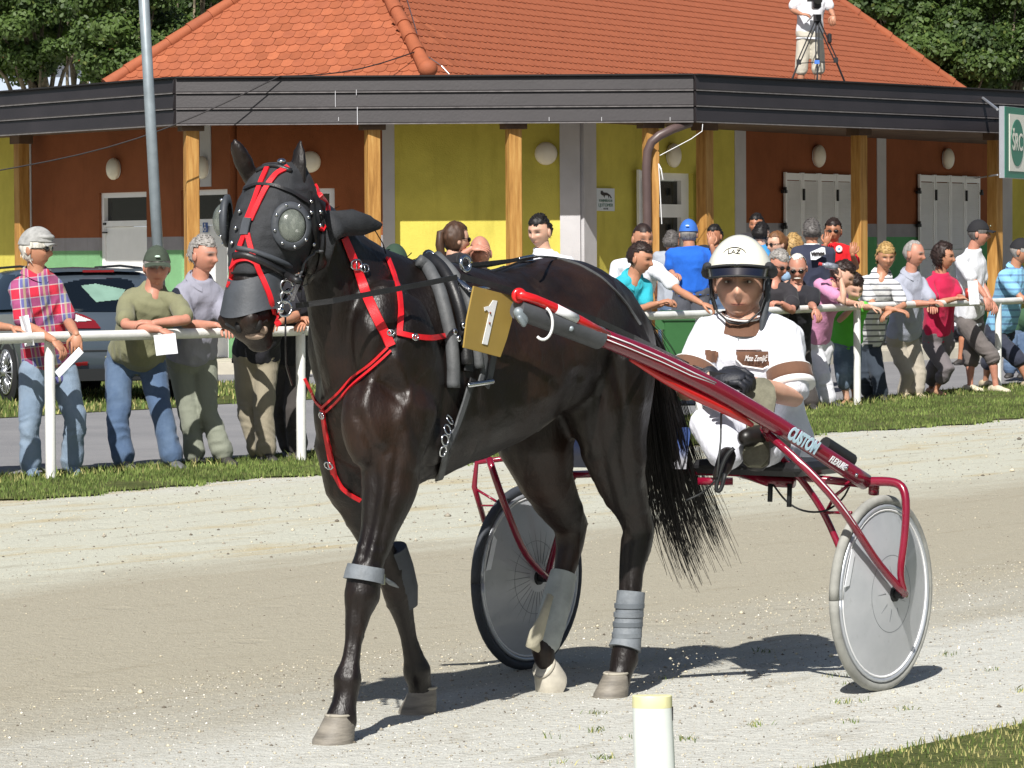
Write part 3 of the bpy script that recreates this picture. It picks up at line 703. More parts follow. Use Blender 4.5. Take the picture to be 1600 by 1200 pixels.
# ------------------------------------------------ sign box
sd = V(.40, .917, 0); sn = unit(V(sd[1], -sd[0], 0)); So = at(1558.5, 222, 52.0)
R = np.stack([sd, -sn, V(0, 0, 1)], 1)
sg = thing('sign_box', So, 'green and white box sign lettered SRC hanging from the end of the dark fascia', 'sign'); SW, SH = 3.4, .985
M_alu = mat('aluminium', lin(188, 192, 200), .35, metal=.6, var=.05); M_sgreen = mat('sign_green', lin(20, 120, 96), .35, var=.03); M_swhite = mat('sign_white', lin(236, 234, 222), .35, var=.02); M_sred = mat('sign_red', lin(190, 60, 62), .4, var=0)
mb = MB(); mb.box(So + sd * SW / 2 + sn * .062, (SW, .075, SH), R); build(mb, 'case', M_alu, sg)
mb = MB(); mb.box(So + sd * SW / 2 + sn * .103, (SW - .02, .008, SH - .01), R); build(mb, 'border', M_sgreen, sg)
mb = MB(); mb.box(So + sd * (SW / 2 + .1) + sn * .110, (SW - .2, .008, SH * .80), R); build(mb, 'panel', M_swhite, sg)
cc = So + sd * .575 + sn * .116 + V(0, 0, .0); an = np.linspace(0, 2 * np.pi, 40, endpoint=False)
mb = MB(); mb.prism([cc + sd * .315 * math.cos(a) + V(0, 0, .325 * math.sin(a)) for a in an], sn * .004); build(mb, 'roundel', M_sgreen, sg)
text_mesh('ŠRC', .34, M_swhite, cc + sn * .008 + V(0, 0, 0.0), sd, (0, 0, 1), parent=sg, width=.50, bold=.004)
text_mesh('Š', .40, M_sred, cc + sd * .62 + sn * .0 + V(0, 0, .12), sd, (0, 0, 1), parent=sg, bold=.01)
text_mesh('A', .16, M_swhite, So + sd * 1.02 + sn * .112 + V(0, 0, -.40), sd, (0, 0, 1), parent=sg, bold=.006)
mb = MB(); mb.tube([So + V(0, 0, .45), So + V(0, 2.2, .75)], .02, 6); mb.tube([So + sd * 2 + V(0, 0, .45), So + sd * 2 + V(-1, 2, .75)], .02, 6); mb.tube([So + V(0, 0, -.45), WC1 + dWR * sR(1524) + V(0, 0, 2.67)], .012, 6); build(mb, 'bracket', M_alu, sg)

# ================================================================== trees and the far house between them
M_bark = mat('bark', lin(120, 110, 92), .95, var=.3, vscale=6, bump=.02, bscale=20)
def m_leaf(nm, c):
    m, T, b = custom(nm, .55, .35); n = T.noise(1.2, 3, .6); T.l.new(T.mix(T.ramp(n, [(.3, 1.0), (.7, 0.0)]), c, [x * .55 for x in c]), b.inputs['Base Color'])
    tr = T.new('BsdfTranslucent'); tr.inputs[0].default_value = (c[0] * 1.3, c[1] * 1.5, c[2] * .6, 1); ms = T.new('MixShader'); ms.inputs[0].default_value = .22
    T.l.new(b.outputs[0], ms.inputs[1]); T.l.new(tr.outputs[0], ms.inputs[2]); T.l.new(ms.outputs[0], T.n['Material Output'].inputs[0]); return m
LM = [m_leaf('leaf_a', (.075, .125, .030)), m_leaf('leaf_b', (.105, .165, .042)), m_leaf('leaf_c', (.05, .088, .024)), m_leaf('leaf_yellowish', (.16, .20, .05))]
def tree(px, Z, h, crown_c, crown_r, nclump, nleaf, label, seed, limbs=()):
    r = np.random.default_rng(seed); base = V((px - 800) / F * Z, Z, 0)
    t = thing('broadleaf_tree', base, label, 'tree', 'trees behind the clubhouse')
    mb = MB(); topp = base + V(.3, 0, h * .7); pts = [base + (topp - base) * q + V(r.normal() * .1, r.normal() * .1, 0) * (q > 0) for q in np.linspace(0, 1, 7)]
    mb.tube(pts, np.linspace(.30, .09, 7), 10); cl = []
    nclump = int(nclump * 1.9)
    for i in range(nclump):
        a = r.normal(size=3); a /= np.linalg.norm(a); rad = r.uniform(.45, 1.0) ** .5
        cl.append(np.asarray(crown_c) + a * np.asarray(crown_r) * rad)
    for c in cl[::4]:
        s = pts[int(r.integers(2, 6))]; m_ = lerp(s, c, .5) + V(0, 0, .3); mb.tube([s, lerp(s, m_, .5) + r.normal(size=3) * .12, m_, c], [.085, .06, .04, .014], 6)
    for a, b_, c in limbs: mb.tube([a, b_, c], [.14, .10, .05], 8)
    build(mb, 'trunk', M_bark, t, True)
    C = np.array(cl); k = int(nleaf * 1.25) // nclump; P = np.repeat(C, k, 0); n = len(P)
    d = r.normal(size=(n, 3)); d /= np.linalg.norm(d, axis=1)[:, None]; R_ = r.uniform(.35, 1.0, n)[:, None] * np.repeat(r.uniform(.28, .62, nclump), k)[:, None]
    P = P + d * R_ * V(1.0, 1.0, .62)
    nrm = d + r.normal(0, .55, (n, 3)) + V(0, -.1, .35); nrm /= np.linalg.norm(nrm, axis=1)[:, None]
    u = np.cross(nrm, r.normal(size=(n, 3))); u /= np.linalg.norm(u, axis=1)[:, None]; w = np.cross(nrm, u); s = r.uniform(.032, .062, n)[:, None]
    vs = np.stack([P - u * s, P - u * s * .35 - w * s * .62, P + u * s * .6 - w * s * .5, P + u * s * 1.15, P + u * s * .5 + w * s * .55, P - u * s * .4 + w * s * .6], 1).reshape(-1, 3)
    fs = (np.arange(n) * 6)[:, None] + np.arange(6)
    mi = np.repeat(r.integers(0, 3, nclump), k); mi = np.where(r.uniform(size=n) < .3, r.integers(0, 3, n), mi); mi = np.where(r.uniform(size=n) < .03, 3, mi)
    quads_mesh('crown', vs, fs, None, t, mi=mi, mats=LM)
    return t
def c3(px, py, Z): return at(px, py, Z)
tree(40, 78, 8, c3(30, 35, 78), (1.7, 1.6, 1.15), 30, 30000, 'leafy tree with sky showing below its crown, in the corner beyond the lamp pole', 31)
tree(110, 84, 8, c3(110, -20, 84), (1.9, 1.6, 1.9), 24, 20000, 'darker tree crown high up between the corner tree and the lamp pole', 32)
tree(190, 74, 7, c3(200, 45, 74), (1.1, 1.4, 1.25), 24, 24000, 'tree crown directly behind the grey lamp pole, touching the tiled hip', 33)
tree(290, 80, 8, c3(285, -35, 80), (1.3, 1.5, 1.5), 18, 16000, 'tree crown rising over the scalloped slope of the tiled roof', 34)
l1 = (c3(1490, 140, 82), c3(1475, 60, 82), c3(1468, -40, 82)); l2 = (c3(1478, 60, 82), c3(1500, 30, 82), c3(1520, -30, 82)); l3 = (c3(1571, 150, 74), c3(1564, 112, 73.6), c3(1592, 84, 73.4))
tree(1485, 82, 9, c3(1480, 20, 82), (1.9, 1.7, 1.5), 26, 22000, 'tree with bare pale limbs showing in its crown, beyond the cameraman', 35, (l1, l2))
tree(1420, 76, 8, c3(1400, 15, 76), (1.3, 1.3, 1.0), 22, 24000, 'bright green tree crown touching the long hip of the roof beside the cameraman', 36)
tree(1570, 74, 8, c3(1575, 55, 74), (1.3, 1.3, 1.15), 22, 26000, 'bright green tree crown above the box sign', 37, (l3,))
tree(1470, 73, 6, c3(1495, 95, 73), (1.1, 1.2, .55), 16, 17000, 'low bushy tree just above the fascia near the box sign', 38)
# dark mass of the wood further back (its inside is what shows between the crowns)
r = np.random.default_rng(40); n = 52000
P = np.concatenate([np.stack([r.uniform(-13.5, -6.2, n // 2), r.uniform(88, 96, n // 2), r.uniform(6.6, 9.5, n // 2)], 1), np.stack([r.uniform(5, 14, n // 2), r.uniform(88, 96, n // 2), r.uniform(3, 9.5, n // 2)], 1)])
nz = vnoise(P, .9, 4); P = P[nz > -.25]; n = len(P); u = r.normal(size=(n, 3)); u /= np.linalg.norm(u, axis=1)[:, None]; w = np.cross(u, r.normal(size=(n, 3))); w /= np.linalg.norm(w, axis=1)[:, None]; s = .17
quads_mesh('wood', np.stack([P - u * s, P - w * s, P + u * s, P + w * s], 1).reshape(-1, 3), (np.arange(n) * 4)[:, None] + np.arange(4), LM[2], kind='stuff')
fh = thing('far_house', (-13.2, 128, 0), 'pale grey house far off glimpsed below the tree crowns', 'building')
mb = MB(); mb.box((-15.5, 132, 4.0), (17, 8, 8.0)); build(mb, 'wall', mat('far_house_plaster', lin(170, 182, 200), .9, var=.05), fh)
mb = MB(); mb.prism([(-24.5, 127.5, 8.0), (-6.5, 127.5, 8.0), (-6.5, 132, 10.6), (-24.5, 132, 10.6)], (0, 0, .25)); build(mb, 'roof', mat('far_house_roof', lin(170, 80, 60), .9, var=.1), fh)
for i in range(5):
    mb = MB(); mb.box((-22 + i * 3.0, 127.96, 5.6), (1.2, .1, 1.5)); build(mb, 'window', M_glassd, fh)
# ================================================================== rail fence
RAILH = .965; M_wpaint = mat('white_rail_paint', lin(232, 232, 228), .45, var=.08, vscale=5, bump=.001, bscale=40)
M_rust = mat('rust_spots', lin(150, 120, 90), .9, var=.2)
def railZ(px):     # distance of the fence at a pixel column
    return 1.0 / float(np.interp(px, [q[0] for q in POSTPX], [1 / p[1] for p in POST]))
fence = thing('rail_fence', POST[3], 'white tubular rail on posts running the length of the track between crowd and horse', 'fence')
pts = [POST[0] - (POST[1] - POST[0]) * 2.2] + POST + [POST[-1] + (POST[-1] - POST[-2]) * 1.5]
RP_ = [p + V(0, 0, RAILH + (0.012 if i % 2 else 0)) for i, p in enumerate(pts)]
for i in range(len(RP_) - 1):
    mb = MB(); mb.tube([RP_[i], lerp(RP_[i], RP_[i + 1], .5), RP_[i + 1]], .037, 14); build(mb, 'rail', M_wpaint, fence, True, sharp=50)
for p in pts:
    mb = MB(); mb.tube([p + V(0, 0, -.1), p + V(0, 0, RAILH - .02)], .036, 14); build(mb, 'post', M_wpaint, fence, True, sharp=50)
def railpt(px, dz=0.0):
    p = at(px, 480, railZ(px)); return p

# ================================================================== lamp pole
M_galv = mat('galvanised_steel', lin(142, 152, 158), .45, metal=.25, var=.10, vscale=5)
b0 = ground(259, 613); b0 = at(259, 613, b0[1]); b0[2] = 0; tpx = at(212, -230, b0[1])
lp_ = thing('lamp_pole', b0, 'leaning grey galvanised lamp pole standing behind the man in the green cap', 'pole')
mb = MB(); mb.tube([b0, lerp(b0, tpx, .5), tpx], [.062, .060, .055], 18); build(mb, 'pole', M_galv, lp_, True)
mb = MB(); mb.tube([b0 + V(0, 0, 0), b0 + V(0, 0, .05)], [.13, .13], 18); build(mb, 'base_flange', M_galv, lp_)
mb = MB(); mb.tube([tpx, tpx + V(.1, -.3, .25), tpx + V(.2, -.9, .35)], .04, 10); mb.box(tpx + V(.22, -1.15, .36), (.22, .55, .1)); build(mb, 'lamp_head', M_galv, lp_)

# ================================================================== marker post in the foreground
zb = 8.2; X0 = at(1019, 1088, zb)
mp_ = thing('marker_post', (X0[0], zb, 0), 'white plastic marker post with a pale yellow top standing on the near gravel', 'post')
M_mpost = mat('marker_white', lin(226, 232, 228), .35, var=.03, vscale=12); M_myel = mat('marker_yellow', lin(226, 222, 172), .4, var=.04, vscale=20)
hw = .0425; arc = [(hw * 1.02 * math.cos(a), -.030 * math.sin(a)) for a in np.linspace(0, math.pi, 13)]
prof = arc + [(-hw * .8, .012), (hw * .8, .012)]
H1 = X0[2] + .003
ring = lambda z, s=1.0, dx=0.0: [V(X0[0] + dx + x * s, zb + y * s, z) for x, y in prof]
mb = MB(); mb.loft([ring(-.05, 1.16, .014), ring(H1 - .2, 1.05, .006), ring(H1 - .027, 1.0)], True); build(mb, 'post_body', M_mpost, mp_, True, sharp=35)
mb = MB(); mb.loft([ring(H1 - .027, 1.004), ring(H1 - .002, 1.004), ring(H1, .96)], True); build(mb, 'yellow_cap', M_myel, mp_, True, sharp=35)
mb = MB(); mb.box((X0[0] + hw + .0015, zb + .0, H1 - .041), (.003, .012, .03)); build(mb, 'slot', M_black, mp_)

# ================================================================== green bin behind the rail
M_bin = mat('bin_green_plastic', lin(48, 98, 52), .5, var=.08, bump=.001); Zb = 37.2
def binp(px, py, dz=0): return at(px, py, Zb + dz)
cx = binp(1068, 500)[0]
bn = thing('wheelie_bin', (cx, Zb + .2, 0), 'green wheelie bin behind the rail, between the horse\'s tail and the driver', 'bin')
rr = lambda w, d, z, dx=0: [V(cx + dx + a * w / 2, Zb + .25 + b_ * d / 2, z) for a, b_ in ((-1, -.9), (-.9, -1), (.9, -1), (1, -.9), (1, .9), (.9, 1), (-.9, 1), (-1, .9))]
mb = MB(); mb.loft([rr(.34, .42, .06), rr(.41, .54, .83), rr(.44, .58, .85), rr(.44, .58, .885)]); build(mb, 'body', M_bin, bn)
mb = MB(); mb.loft([rr(.46, .62, .887), rr(.46, .62, .91), rr(.42, .54, .94)]); build(mb, 'lid', M_bin, bn)
mb = MB(); mb.box((cx - .23, Zb + .02, .81), (.10, .06, .10)); build(mb, 'lid_hinge', M_bin, bn)
for s in (-1, 1):
    mb = MB(); mb.tube([(cx + s * .21 - .03, Zb + .5, .1), (cx + s * .21 + .03, Zb + .5, .1)], [.1, .1], 16); build(mb, 'wheel', M_black, bn)

# ================================================================== parked car
M_car = mat('car_paint', lin(88, 99, 110), .28, metal=.45, coat=.8, var=.0); M_cglass = mat('car_glass', lin(14, 20, 26), .05, spec=.8, var=0)
M_tyre = mat('tyre_rubber', lin(36, 36, 38), .8, var=.1, vscale=20); M_rim = mat('alloy_rim', lin(196, 198, 202), .25, metal=.8, var=0)
M_red = mat('tail_lamp_red', lin(120, 18, 24), .12, spec=.7, coat=.6, var=0); M_clear = mat('tail_lamp_clear', lin(210, 208, 206), .12, spec=.7, coat=.6, var=.1, vscale=40)
M_cblack = mat('car_black_trim', lin(30, 32, 34), .6, var=0)
cd = unit(V(-.42, .907, 0)); cr = V(cd[1], -cd[0], 0)        # heading, and the side that faces right
wc = at(14, 591, 39.3); C0 = wc - cd * .93 + cr * .90; C0[2] = 0   # centre of the rear end on the ground
def cp(x, y, z): return C0 + cd * x + cr * y + V(0, 0, z)
car = thing('parked_car', C0, 'silver blue hatchback parked on the grass behind the man in the plaid shirt', 'car')
ST = [ # x, half width bottom, half width belt, z bottom, belt z, roof half width, roof z
 (0.0, .70, .80, .42, .66, .60, .68), (.05, .82, .86, .30, .74, .62, .86), (.10, .86, .89, .26, .84, .60, .92), (.22, .88, .90, .24, .92, .58, .99), (.60, .90, .91, .22, .95, .565, 1.27), (.80, .90, .91, .20, .95, .56, 1.35), (1.5, .90, .92, .18, .93, .57, 1.39), (2.3, .90, .92, .18, .91, .56, 1.37), (2.8, .90, .92, .18, .90, .55, 1.20), (3.4, .89, .91, .18, .88, .62, .94), (4.1, .86, .88, .2, .78, .6, .80), (4.4, .70, .74, .3, .6, .5, .62)]
def cring(s):
    x, wb, wt, zb_, zt, wr, zr = s; half = [(0, zb_), (wb * .85, zb_), (wb, zb_ + .09), (wb * 1.02, zb_ + (zt - zb_) * .5), (wt, zt - .03), (wt - .03, zt), (wr + (wt - wr) * .45, zt + (zr - zt) * .55), (wr + .03, zr - .035), (wr - .06, zr - .008), (0, zr + .012)]
    return [cp(x, y, z) for y, z in half] + [cp(x, -y, z) for y, z in half[-2:0:-1]]
mb = MB(); mb.loft([cring(s) for s in ST]); build(mb, 'body', M_car, car, True, sharp=40)
def cst(x):
    for a, b_ in zip(ST, ST[1:]):
        if a[0] <= x <= b_[0]: t = (x - a[0]) / (b_[0] - a[0]); return [p + (q - p) * t for p, q in zip(a, b_)]
def roofline(x, f, lift=.008):    # point on the tailgate glass, f = -1..1 across
    s = cst(x); return cp(x - lift, f * (s[5] - .02), s[6] + lift)
cbody = [o for o in car.children if o.name.startswith('body')][0]; cm_ = cbody.data; cq_ = np.empty(len(cm_.vertices) * 3, np.float32); cm_.vertices.foreach_get('co', cq_); cq_ = cq_.reshape(-1, 3) + origin(cbody)
bvC = BVHTree.FromPolygons([tuple(map(float, v)) for v in cq_], [tuple(p.vertices) for p in cm_.polygons])
patch([(88, 449), (104, 441), (128, 436), (186, 434), (205, 438), (222, 470), (226, 486), (182, 487), (108, 486), (98, 468)], 'rear_window', M_cglass, car, bvC, lift=.012, step=2.0)
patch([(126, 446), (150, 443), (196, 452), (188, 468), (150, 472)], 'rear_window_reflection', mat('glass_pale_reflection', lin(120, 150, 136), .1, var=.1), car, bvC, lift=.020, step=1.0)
patch([(103, 489), (112, 487), (132, 492), (148, 500), (158, 513), (118, 513), (112, 502)], 'tail_lamp', M_red, car, bvC, lift=.016, step=1.0)
patch([(106, 491), (120, 491), (146, 501), (120, 503), (113, 500)], 'tail_lamp_lens', M_clear, car, bvC, lift=.024, step=1.0)
patch([(113, 567), (138, 564), (137, 571), (113, 573)], 'bumper_reflector', M_red, car, bvC, lift=.016, step=1.0)
for s in (-1, 1):
    mb = MB()
    rows = []
    for x in (.75, 1.3, 1.9, 2.5, 3.0):
        q = cst(x); rows.append([cp(x, s * (q[2] - .012 + .004), q[4] + .02), cp(x, s * (q[5] + (q[2] - q[5]) * .45 + .012), q[4] + (q[6] - q[4]) * .55 + .004), cp(x, s * (q[5] + .055), q[6] - .055)])
    P = [p for r_ in rows for p in r_]; mb.add(P, [(i * 3 + j, i * 3 + j + 1, i * 3 + j + 4, i * 3 + j + 3) for i in range(4) for j in range(2)]); build(mb, 'side_window', M_cglass, car, True)
    for x in (.93, 3.6):
        wl = bpy.data.objects.new('wheel', None); c = cp(x, s * .84, .315); wl.location = (c - origin(car)).tolist(); place(wl, car)
        o = cr * s; mb = MB(); mb.tube([c - o * .12, c - o * .10, c + o * .07, c + o * .09], [.26, .315, .315, .27], 30); build(mb, 'tyre', M_tyre, wl, True, sharp=40)
        mb = MB(); mb.tube([c + o * .05, c + o * .088], [.225, .232], 30); build(mb, 'rim_well', M_cblack, wl)
        mb = MB(); u_ = cd
        for k in range(20):
            a = 2 * math.pi * k / 20; d_ = u_ * math.cos(a) + V(0, 0, math.sin(a)); mb.tube([c + o * .10 + d_ * .045, c + o * .098 + d_ * .225], [.006, .010], 5)
        an = np.linspace(0, 2 * np.pi, 31); mb.tube([c + o * .095 + (u_ * math.cos(a) + V(0, 0, math.sin(a))) * .228 for a in an], .010, 6); mb.ell(c + o * .10, (.05, .05, .05)); build(mb, 'rim', M_rim, wl, True, kind='stuff')
        mb = MB(); an = np.linspace(-.15, math.pi + .15, 17); mb.tube([cp(x, s * .905, .315) + (cd * math.cos(a) + V(0, 0, math.sin(a))) * .355 for a in an], .022, 6); build(mb, 'wheel_arch', M_cblack, car, True)
        mb = MB(); mb.tube([cp(x, s * .80, .315), cp(x, s * .9165, .315)], [.345, .345], 26); build(mb, 'wheel_housing', M_cblack, car)
RC = np.stack([cr, cd, V(0, 0, 1)], 1)
mb = MB(); mb.box(cp(.02, 0, .64), (.52, .03, .11), RC); build(mb, 'number_plate', M_swhite, car)
mb = MB(); mb.box(cp(.0, 0, .30), (1.5, .12, .12), RC); build(mb, 'lower_bumper', M_cblack, car)
mb = MB(); mb.box(cp(.003, 0, .545), (1.52, .02, .014), RC); build(mb, 'bumper_seam', M_cblack, car)
mb = MB(); mb.box(cp(.76, 0, 1.368), (1.02, .16, .028), RC); mb.box(cp(.675, 0, 1.358), (.34, .02, .024), RC, mi=1); build(mb, 'roof_spoiler', [M_car, M_red], car)
mb = MB(); mb.tube([cp(.9, .55, 1.385), cp(1.6, .56, 1.41), cp(2.4, .55, 1.39)], .014, 6); mb.tube([cp(.9, -.55, 1.385), cp(1.6, -.56, 1.41), cp(2.4, -.55, 1.39)], .014, 6); build(mb, 'roof_rails', M_cblack, car)
# ================================================================== people
def m_skin():
    m, T, b = custom('skin', .48, .4); a = T.new('Attribute', attribute_name='Col')
    n = T.noise(30, 3, .6); T.l.new(T.mix(T.ramp(n, [(.3, .18), (.6, 0.0)]), a.outputs['Color'], (.75, .5, .45), 'MULTIPLY'), b.inputs['Base Color'])
    b.inputs['Subsurface Weight'].default_value = .08; b.inputs['Subsurface Radius'].default_value = (.012, .004, .002); b.inputs['Subsurface Scale'].default_value = .6; return m
M_skin = m_skin()
def cloth(name, c, rough=.85, kind=None, c2=None, c3=None, sheen=.1):
    if name in MATS: return MATS[name]
    m, T, b = custom(name, rough, .25); b.inputs['Sheen Weight'].default_value = sheen
    n = T.noise(9, 4, .6, stretch=(1, 1, .6)); sp = T.new('SeparateXYZ'); T.l.new(T.obj(), sp.inputs[0]); X, Y, Z = sp.outputs
    col = T.mix(0.0, c, c)
    if kind == 'stripes':     # thin dark bars across
        w = T.math('FRACT', T.math('MULTIPLY', Z, c3 or 14.0)); col = T.mix(T.math('LESS_THAN', w, .3), col, c2)
    if kind == 'plaid':
        h = T.math('ADD', X, T.math('MULTIPLY', Z, .12)); hz = T.math('ADD', Z, T.math('MULTIPLY', X, -.12))
        fx = T.math('FRACT', T.math('MULTIPLY', h, 8.0)); fz = T.math('FRACT', T.math('MULTIPLY', hz, 7.2))
        blue = lin(96, 96, 150); red = lin(196, 44, 66)
        bx = T.math('GREATER_THAN', fx, .46); bz = T.math('GREATER_THAN', fz, .52)
        mixv = T.math('MULTIPLY', T.math('ADD', bx, bz), .5); col = T.mix(mixv, red, blue)
        for f, p, w_, k in ((fx, .50, .03, .7), (fz, .50, .03, .7), (fx, .97, .02, .5), (fz, .97, .02, .5)):
            col = T.mix(T.math('MULTIPLY', T.math('LESS_THAN', T.math('ABSOLUTE', T.math('SUBTRACT', f, p)), w_ / 2 + .012), k), col, lin(190, 186, 182))
        gn = T.math('LESS_THAN', T.math('ABSOLUTE', T.math('SUBTRACT', fx, .74)), .06); col = T.mix(T.math('MULTIPLY', gn, .5), col, lin(176, 180, 120))
    if kind == 'denim':
        n3 = T.noise(3.0, 4, .65); col = T.mix(T.ramp(n3, [(.42, 0.0), (.68, .6)]), col, c2 or lin(170, 190, 212))
    col = T.mix(T.ramp(n, [(.3, .25), (.6, 0.0)]), col, (.62, .62, .66), 'MULTIPLY'); T.l.new(col, b.inputs['Base Color'])
    n2 = T.noise(16, 4, .65, stretch=(1.0, 1.0, .55)); add_bump(T, b, n2, .011, .8); return m
M_hair = {}
def hairmat(nm, c):
    if nm not in M_hair: M_hair[nm] = mat('hair_' + nm, c, .55, var=.22, vscale=60, bump=.0014, bscale=110, stretch=(1, 1, .25), spec=.4)
    return M_hair[nm]
HAIRC = dict(white=lin(214, 210, 200), grey=lin(150, 146, 142), darkgrey=lin(96, 92, 90), black=lin(26, 22, 22), brown=lin(70, 48, 34), darkbrown=lin(44, 30, 26), blond=lin(176, 144, 92), auburn=lin(112, 76, 46))
M_sung = mat('sunglasses_black', lin(14, 14, 16), .12, var=0, spec=.7)
M_paper = mat('white_paper', lin(232, 234, 240), .8, var=.06, vscale=30)

# head: x = its left-right, -y = face, z = up; about 0.235 m tall
def head_surface(nu=34, nv=26, fat=0.0):
    th = np.linspace(0, np.pi, nv + 1)[1:-1]; an = np.linspace(0, 2 * np.pi, nu, endpoint=False) - np.pi / 2
    T_, A_ = np.meshgrid(th, an, indexing='ij'); T_ = T_.ravel(); A_ = A_.ravel()
    d = np.stack([np.sin(T_) * np.cos(A_), np.sin(T_) * np.sin(A_), np.cos(T_)], 1)
    d = np.concatenate([[[0, 0, 1]], d, [[0, 0, -1]]])
    x, y, z = d[:, 0] * .077, d[:, 1] * .097, d[:, 2] * .118
    low = np.clip(-z / .118, 0, 1)
    x = x * (1 - .26 * low ** 1.5 + fat * low * .5); y = np.where(y < 0, y * (1 - .10 * low), y * (1 - .55 * low)) 
    y = np.where((y > 0), y * 1.04, y); z = z + .006
    fr = np.clip(-d[:, 1], 0, 1)
    def g(cx, cz, sx, sz): return np.exp(-((x - cx) / sx) ** 2 - ((z - cz) / sz) ** 2) * (fr > .15)
    y = y - .004 * g(0, .028, .05, .012) - .013 * g(0, -.012, .010, .022) - .019 * g(0, -.029, .012, .013) - .007 * g(0, -.067, .022, .010) - .010 * g(0, -.098, .024, .016)
    y = y + .015 * (g(.031, .006, .018, .013) + g(-.031, .006, .018, .013)) + .004 * g(0, -.083, .03, .006)
    y = y - .006 * (g(.042, -.022, .016, .016) + g(-.042, -.022, .016, .016))
    P = np.stack([x, y, z], 1); n = nu
    fs = [(0, 1 + j, 1 + (j + 1) % n) for j in range(n)]
    for i in range(len(th) - 1):
        for j in range(n): a = 1 + i * n + j; b_ = 1 + i * n + (j + 1) % n; fs.append((a, a + n, b_ + n, b_))
    L = len(P) - 1; o = 1 + (len(th) - 1) * n; fs += [(L, o + (j + 1) % n, o + j) for j in range(n)]
    return P, fs
def head_colors(P, skin, browc, stubble=0.0, lips=(.70, .48, .46), squint=.5):
    x, y, z = P.T; c = np.tile(np.array(skin, float), (len(P), 1)); fr = y < -.045
    def g(cx, cz, sx, sz): return (np.exp(-((x - cx) / sx) ** 2 - ((z - cz) / sz) ** 2) * fr)[:, None]
    c = c * (1 - .10 * g(.042, -.028, .02, .02)) + np.array([.022, 0, 0]) * (g(.042, -.03, .02, .02) + g(-.042, -.03, .02, .02) + g(0, -.03, .014, .014))
    c = c * (1 - stubble * np.exp(-((z + .085) / .035) ** 2)[:, None] * (y < .02)[:, None])
    lp = np.clip(g(0, -.066, .023, .0058) * 1.3, 0, 1); c = c * (1 - lp) + c * np.array(lips) * lp
    for s in (-1, 1):
        bw = np.clip(g(s * .033, .027, .021, .006) * 1.6, 0, .92); c = c * (1 - bw) + np.array(browc) * bw
        ey = np.clip(g(s * .031, .008, .017, .0075) * 1.5, 0, .9); c = c * (1 - ey) + np.array([.05, .04, .04]) * ey
    return np.clip(c, 0, 1)
def rotz(a): return np.array(Matrix.Rotation(a, 3, 'Z'))
def headframe(yaw, pitch, roll=0.0):
    return np.array(Matrix.Rotation(math.radians(yaw), 3, 'Z') @ Matrix.Rotation(math.radians(pitch), 3, 'X') @ Matrix.Rotation(math.radians(roll), 3, 'Y'))
def shell(P, fs, mask, off):
    """open cap of the head surface where mask holds, pushed outwards by off (per vertex)"""
    c = V(0, .01, .0); d = P - c; d /= np.linalg.norm(d, axis=1)[:, None]; Q = P + d * off[:, None]
    keep = [f for f in fs if all(mask[i] for i in f)]; used = sorted({i for f in keep for i in f}); mp = {v: i for i, v in enumerate(used)}
    return Q[used], [tuple(mp[i] for i in f) for f in keep]
def add_hand(mb, wrist, d, n, s=1.0, curl=.5, col=None, spread=.12, side=1):
    """palm and five separate fingers; d = direction of the hand, n = back-of-hand normal"""
    d = unit(d); n = unit(n - d * np.dot(n, d)); u = np.cross(d, n) * side
    R = np.stack([u, n, d], 1); mb.ell(wrist + d * .045 * s, (.041 * s, .018 * s, .055 * s), R, 10, 7, col=col)
    for k, (off, ln) in enumerate(((-.031, .072), (-.0105, .080), (.0105, .074), (.030, .058))):
        b = wrist + d * .085 * s + u * off * s; a = 0; p = b - d * .03 * s; pts = [p, b]; dd = unit(d + u * off * spread * 20)
        for seg, L in enumerate((.42, .32, .26)):
            a += curl * (.75 if seg == 0 else .95); dr = dd * math.cos(a) - n * math.sin(a); pts.append(pts[-1] + dr * ln * L * s)
        mb.capsule(pts, [.0098 * s, .0098 * s, .0092 * s, .0085 * s, .0072 * s], 7, col=col)
    t0 = wrist + d * .025 * s - u * .030 * s; t1 = t0 + (d * .5 - u * .62 - n * .25) * .042 * s; t2 = t1 + unit(d * .8 - u * .15 - n * .5) * .032 * s; t3 = t2 + unit(d * .8 + u * .2 - n * .5) * .024 * s
    mb.capsule([t0, t1, t2, t3], [.014 * s, .0115 * s, .0105 * s, .0085 * s], 7, col=col)
SHOE = {}
def add_shoe(mb, ankle, fdir, z0, s=1.0, low=True):
    f = unit(V(fdir[0], fdir[1], 0)); r = V(f[1], -f[0], 0); b = V(ankle[0], ankle[1], z0); rings = []
    for t, w, h in ((-.085, .020, .035), (-.075, .034, .07), (-.02, .038, .085), (.04, .042, .075), (.10, .046, .055), (.155, .040, .042), (.185, .018, .028)):
        c = b + f * t * s; rings.append([c + r * w * s * math.cos(a) + V(0, 0, max(0, h * s * (.5 + .5 * math.sin(a)))) for a in np.linspace(0, 2 * np.pi, 12, endpoint=False)])
    mb.loft(rings)

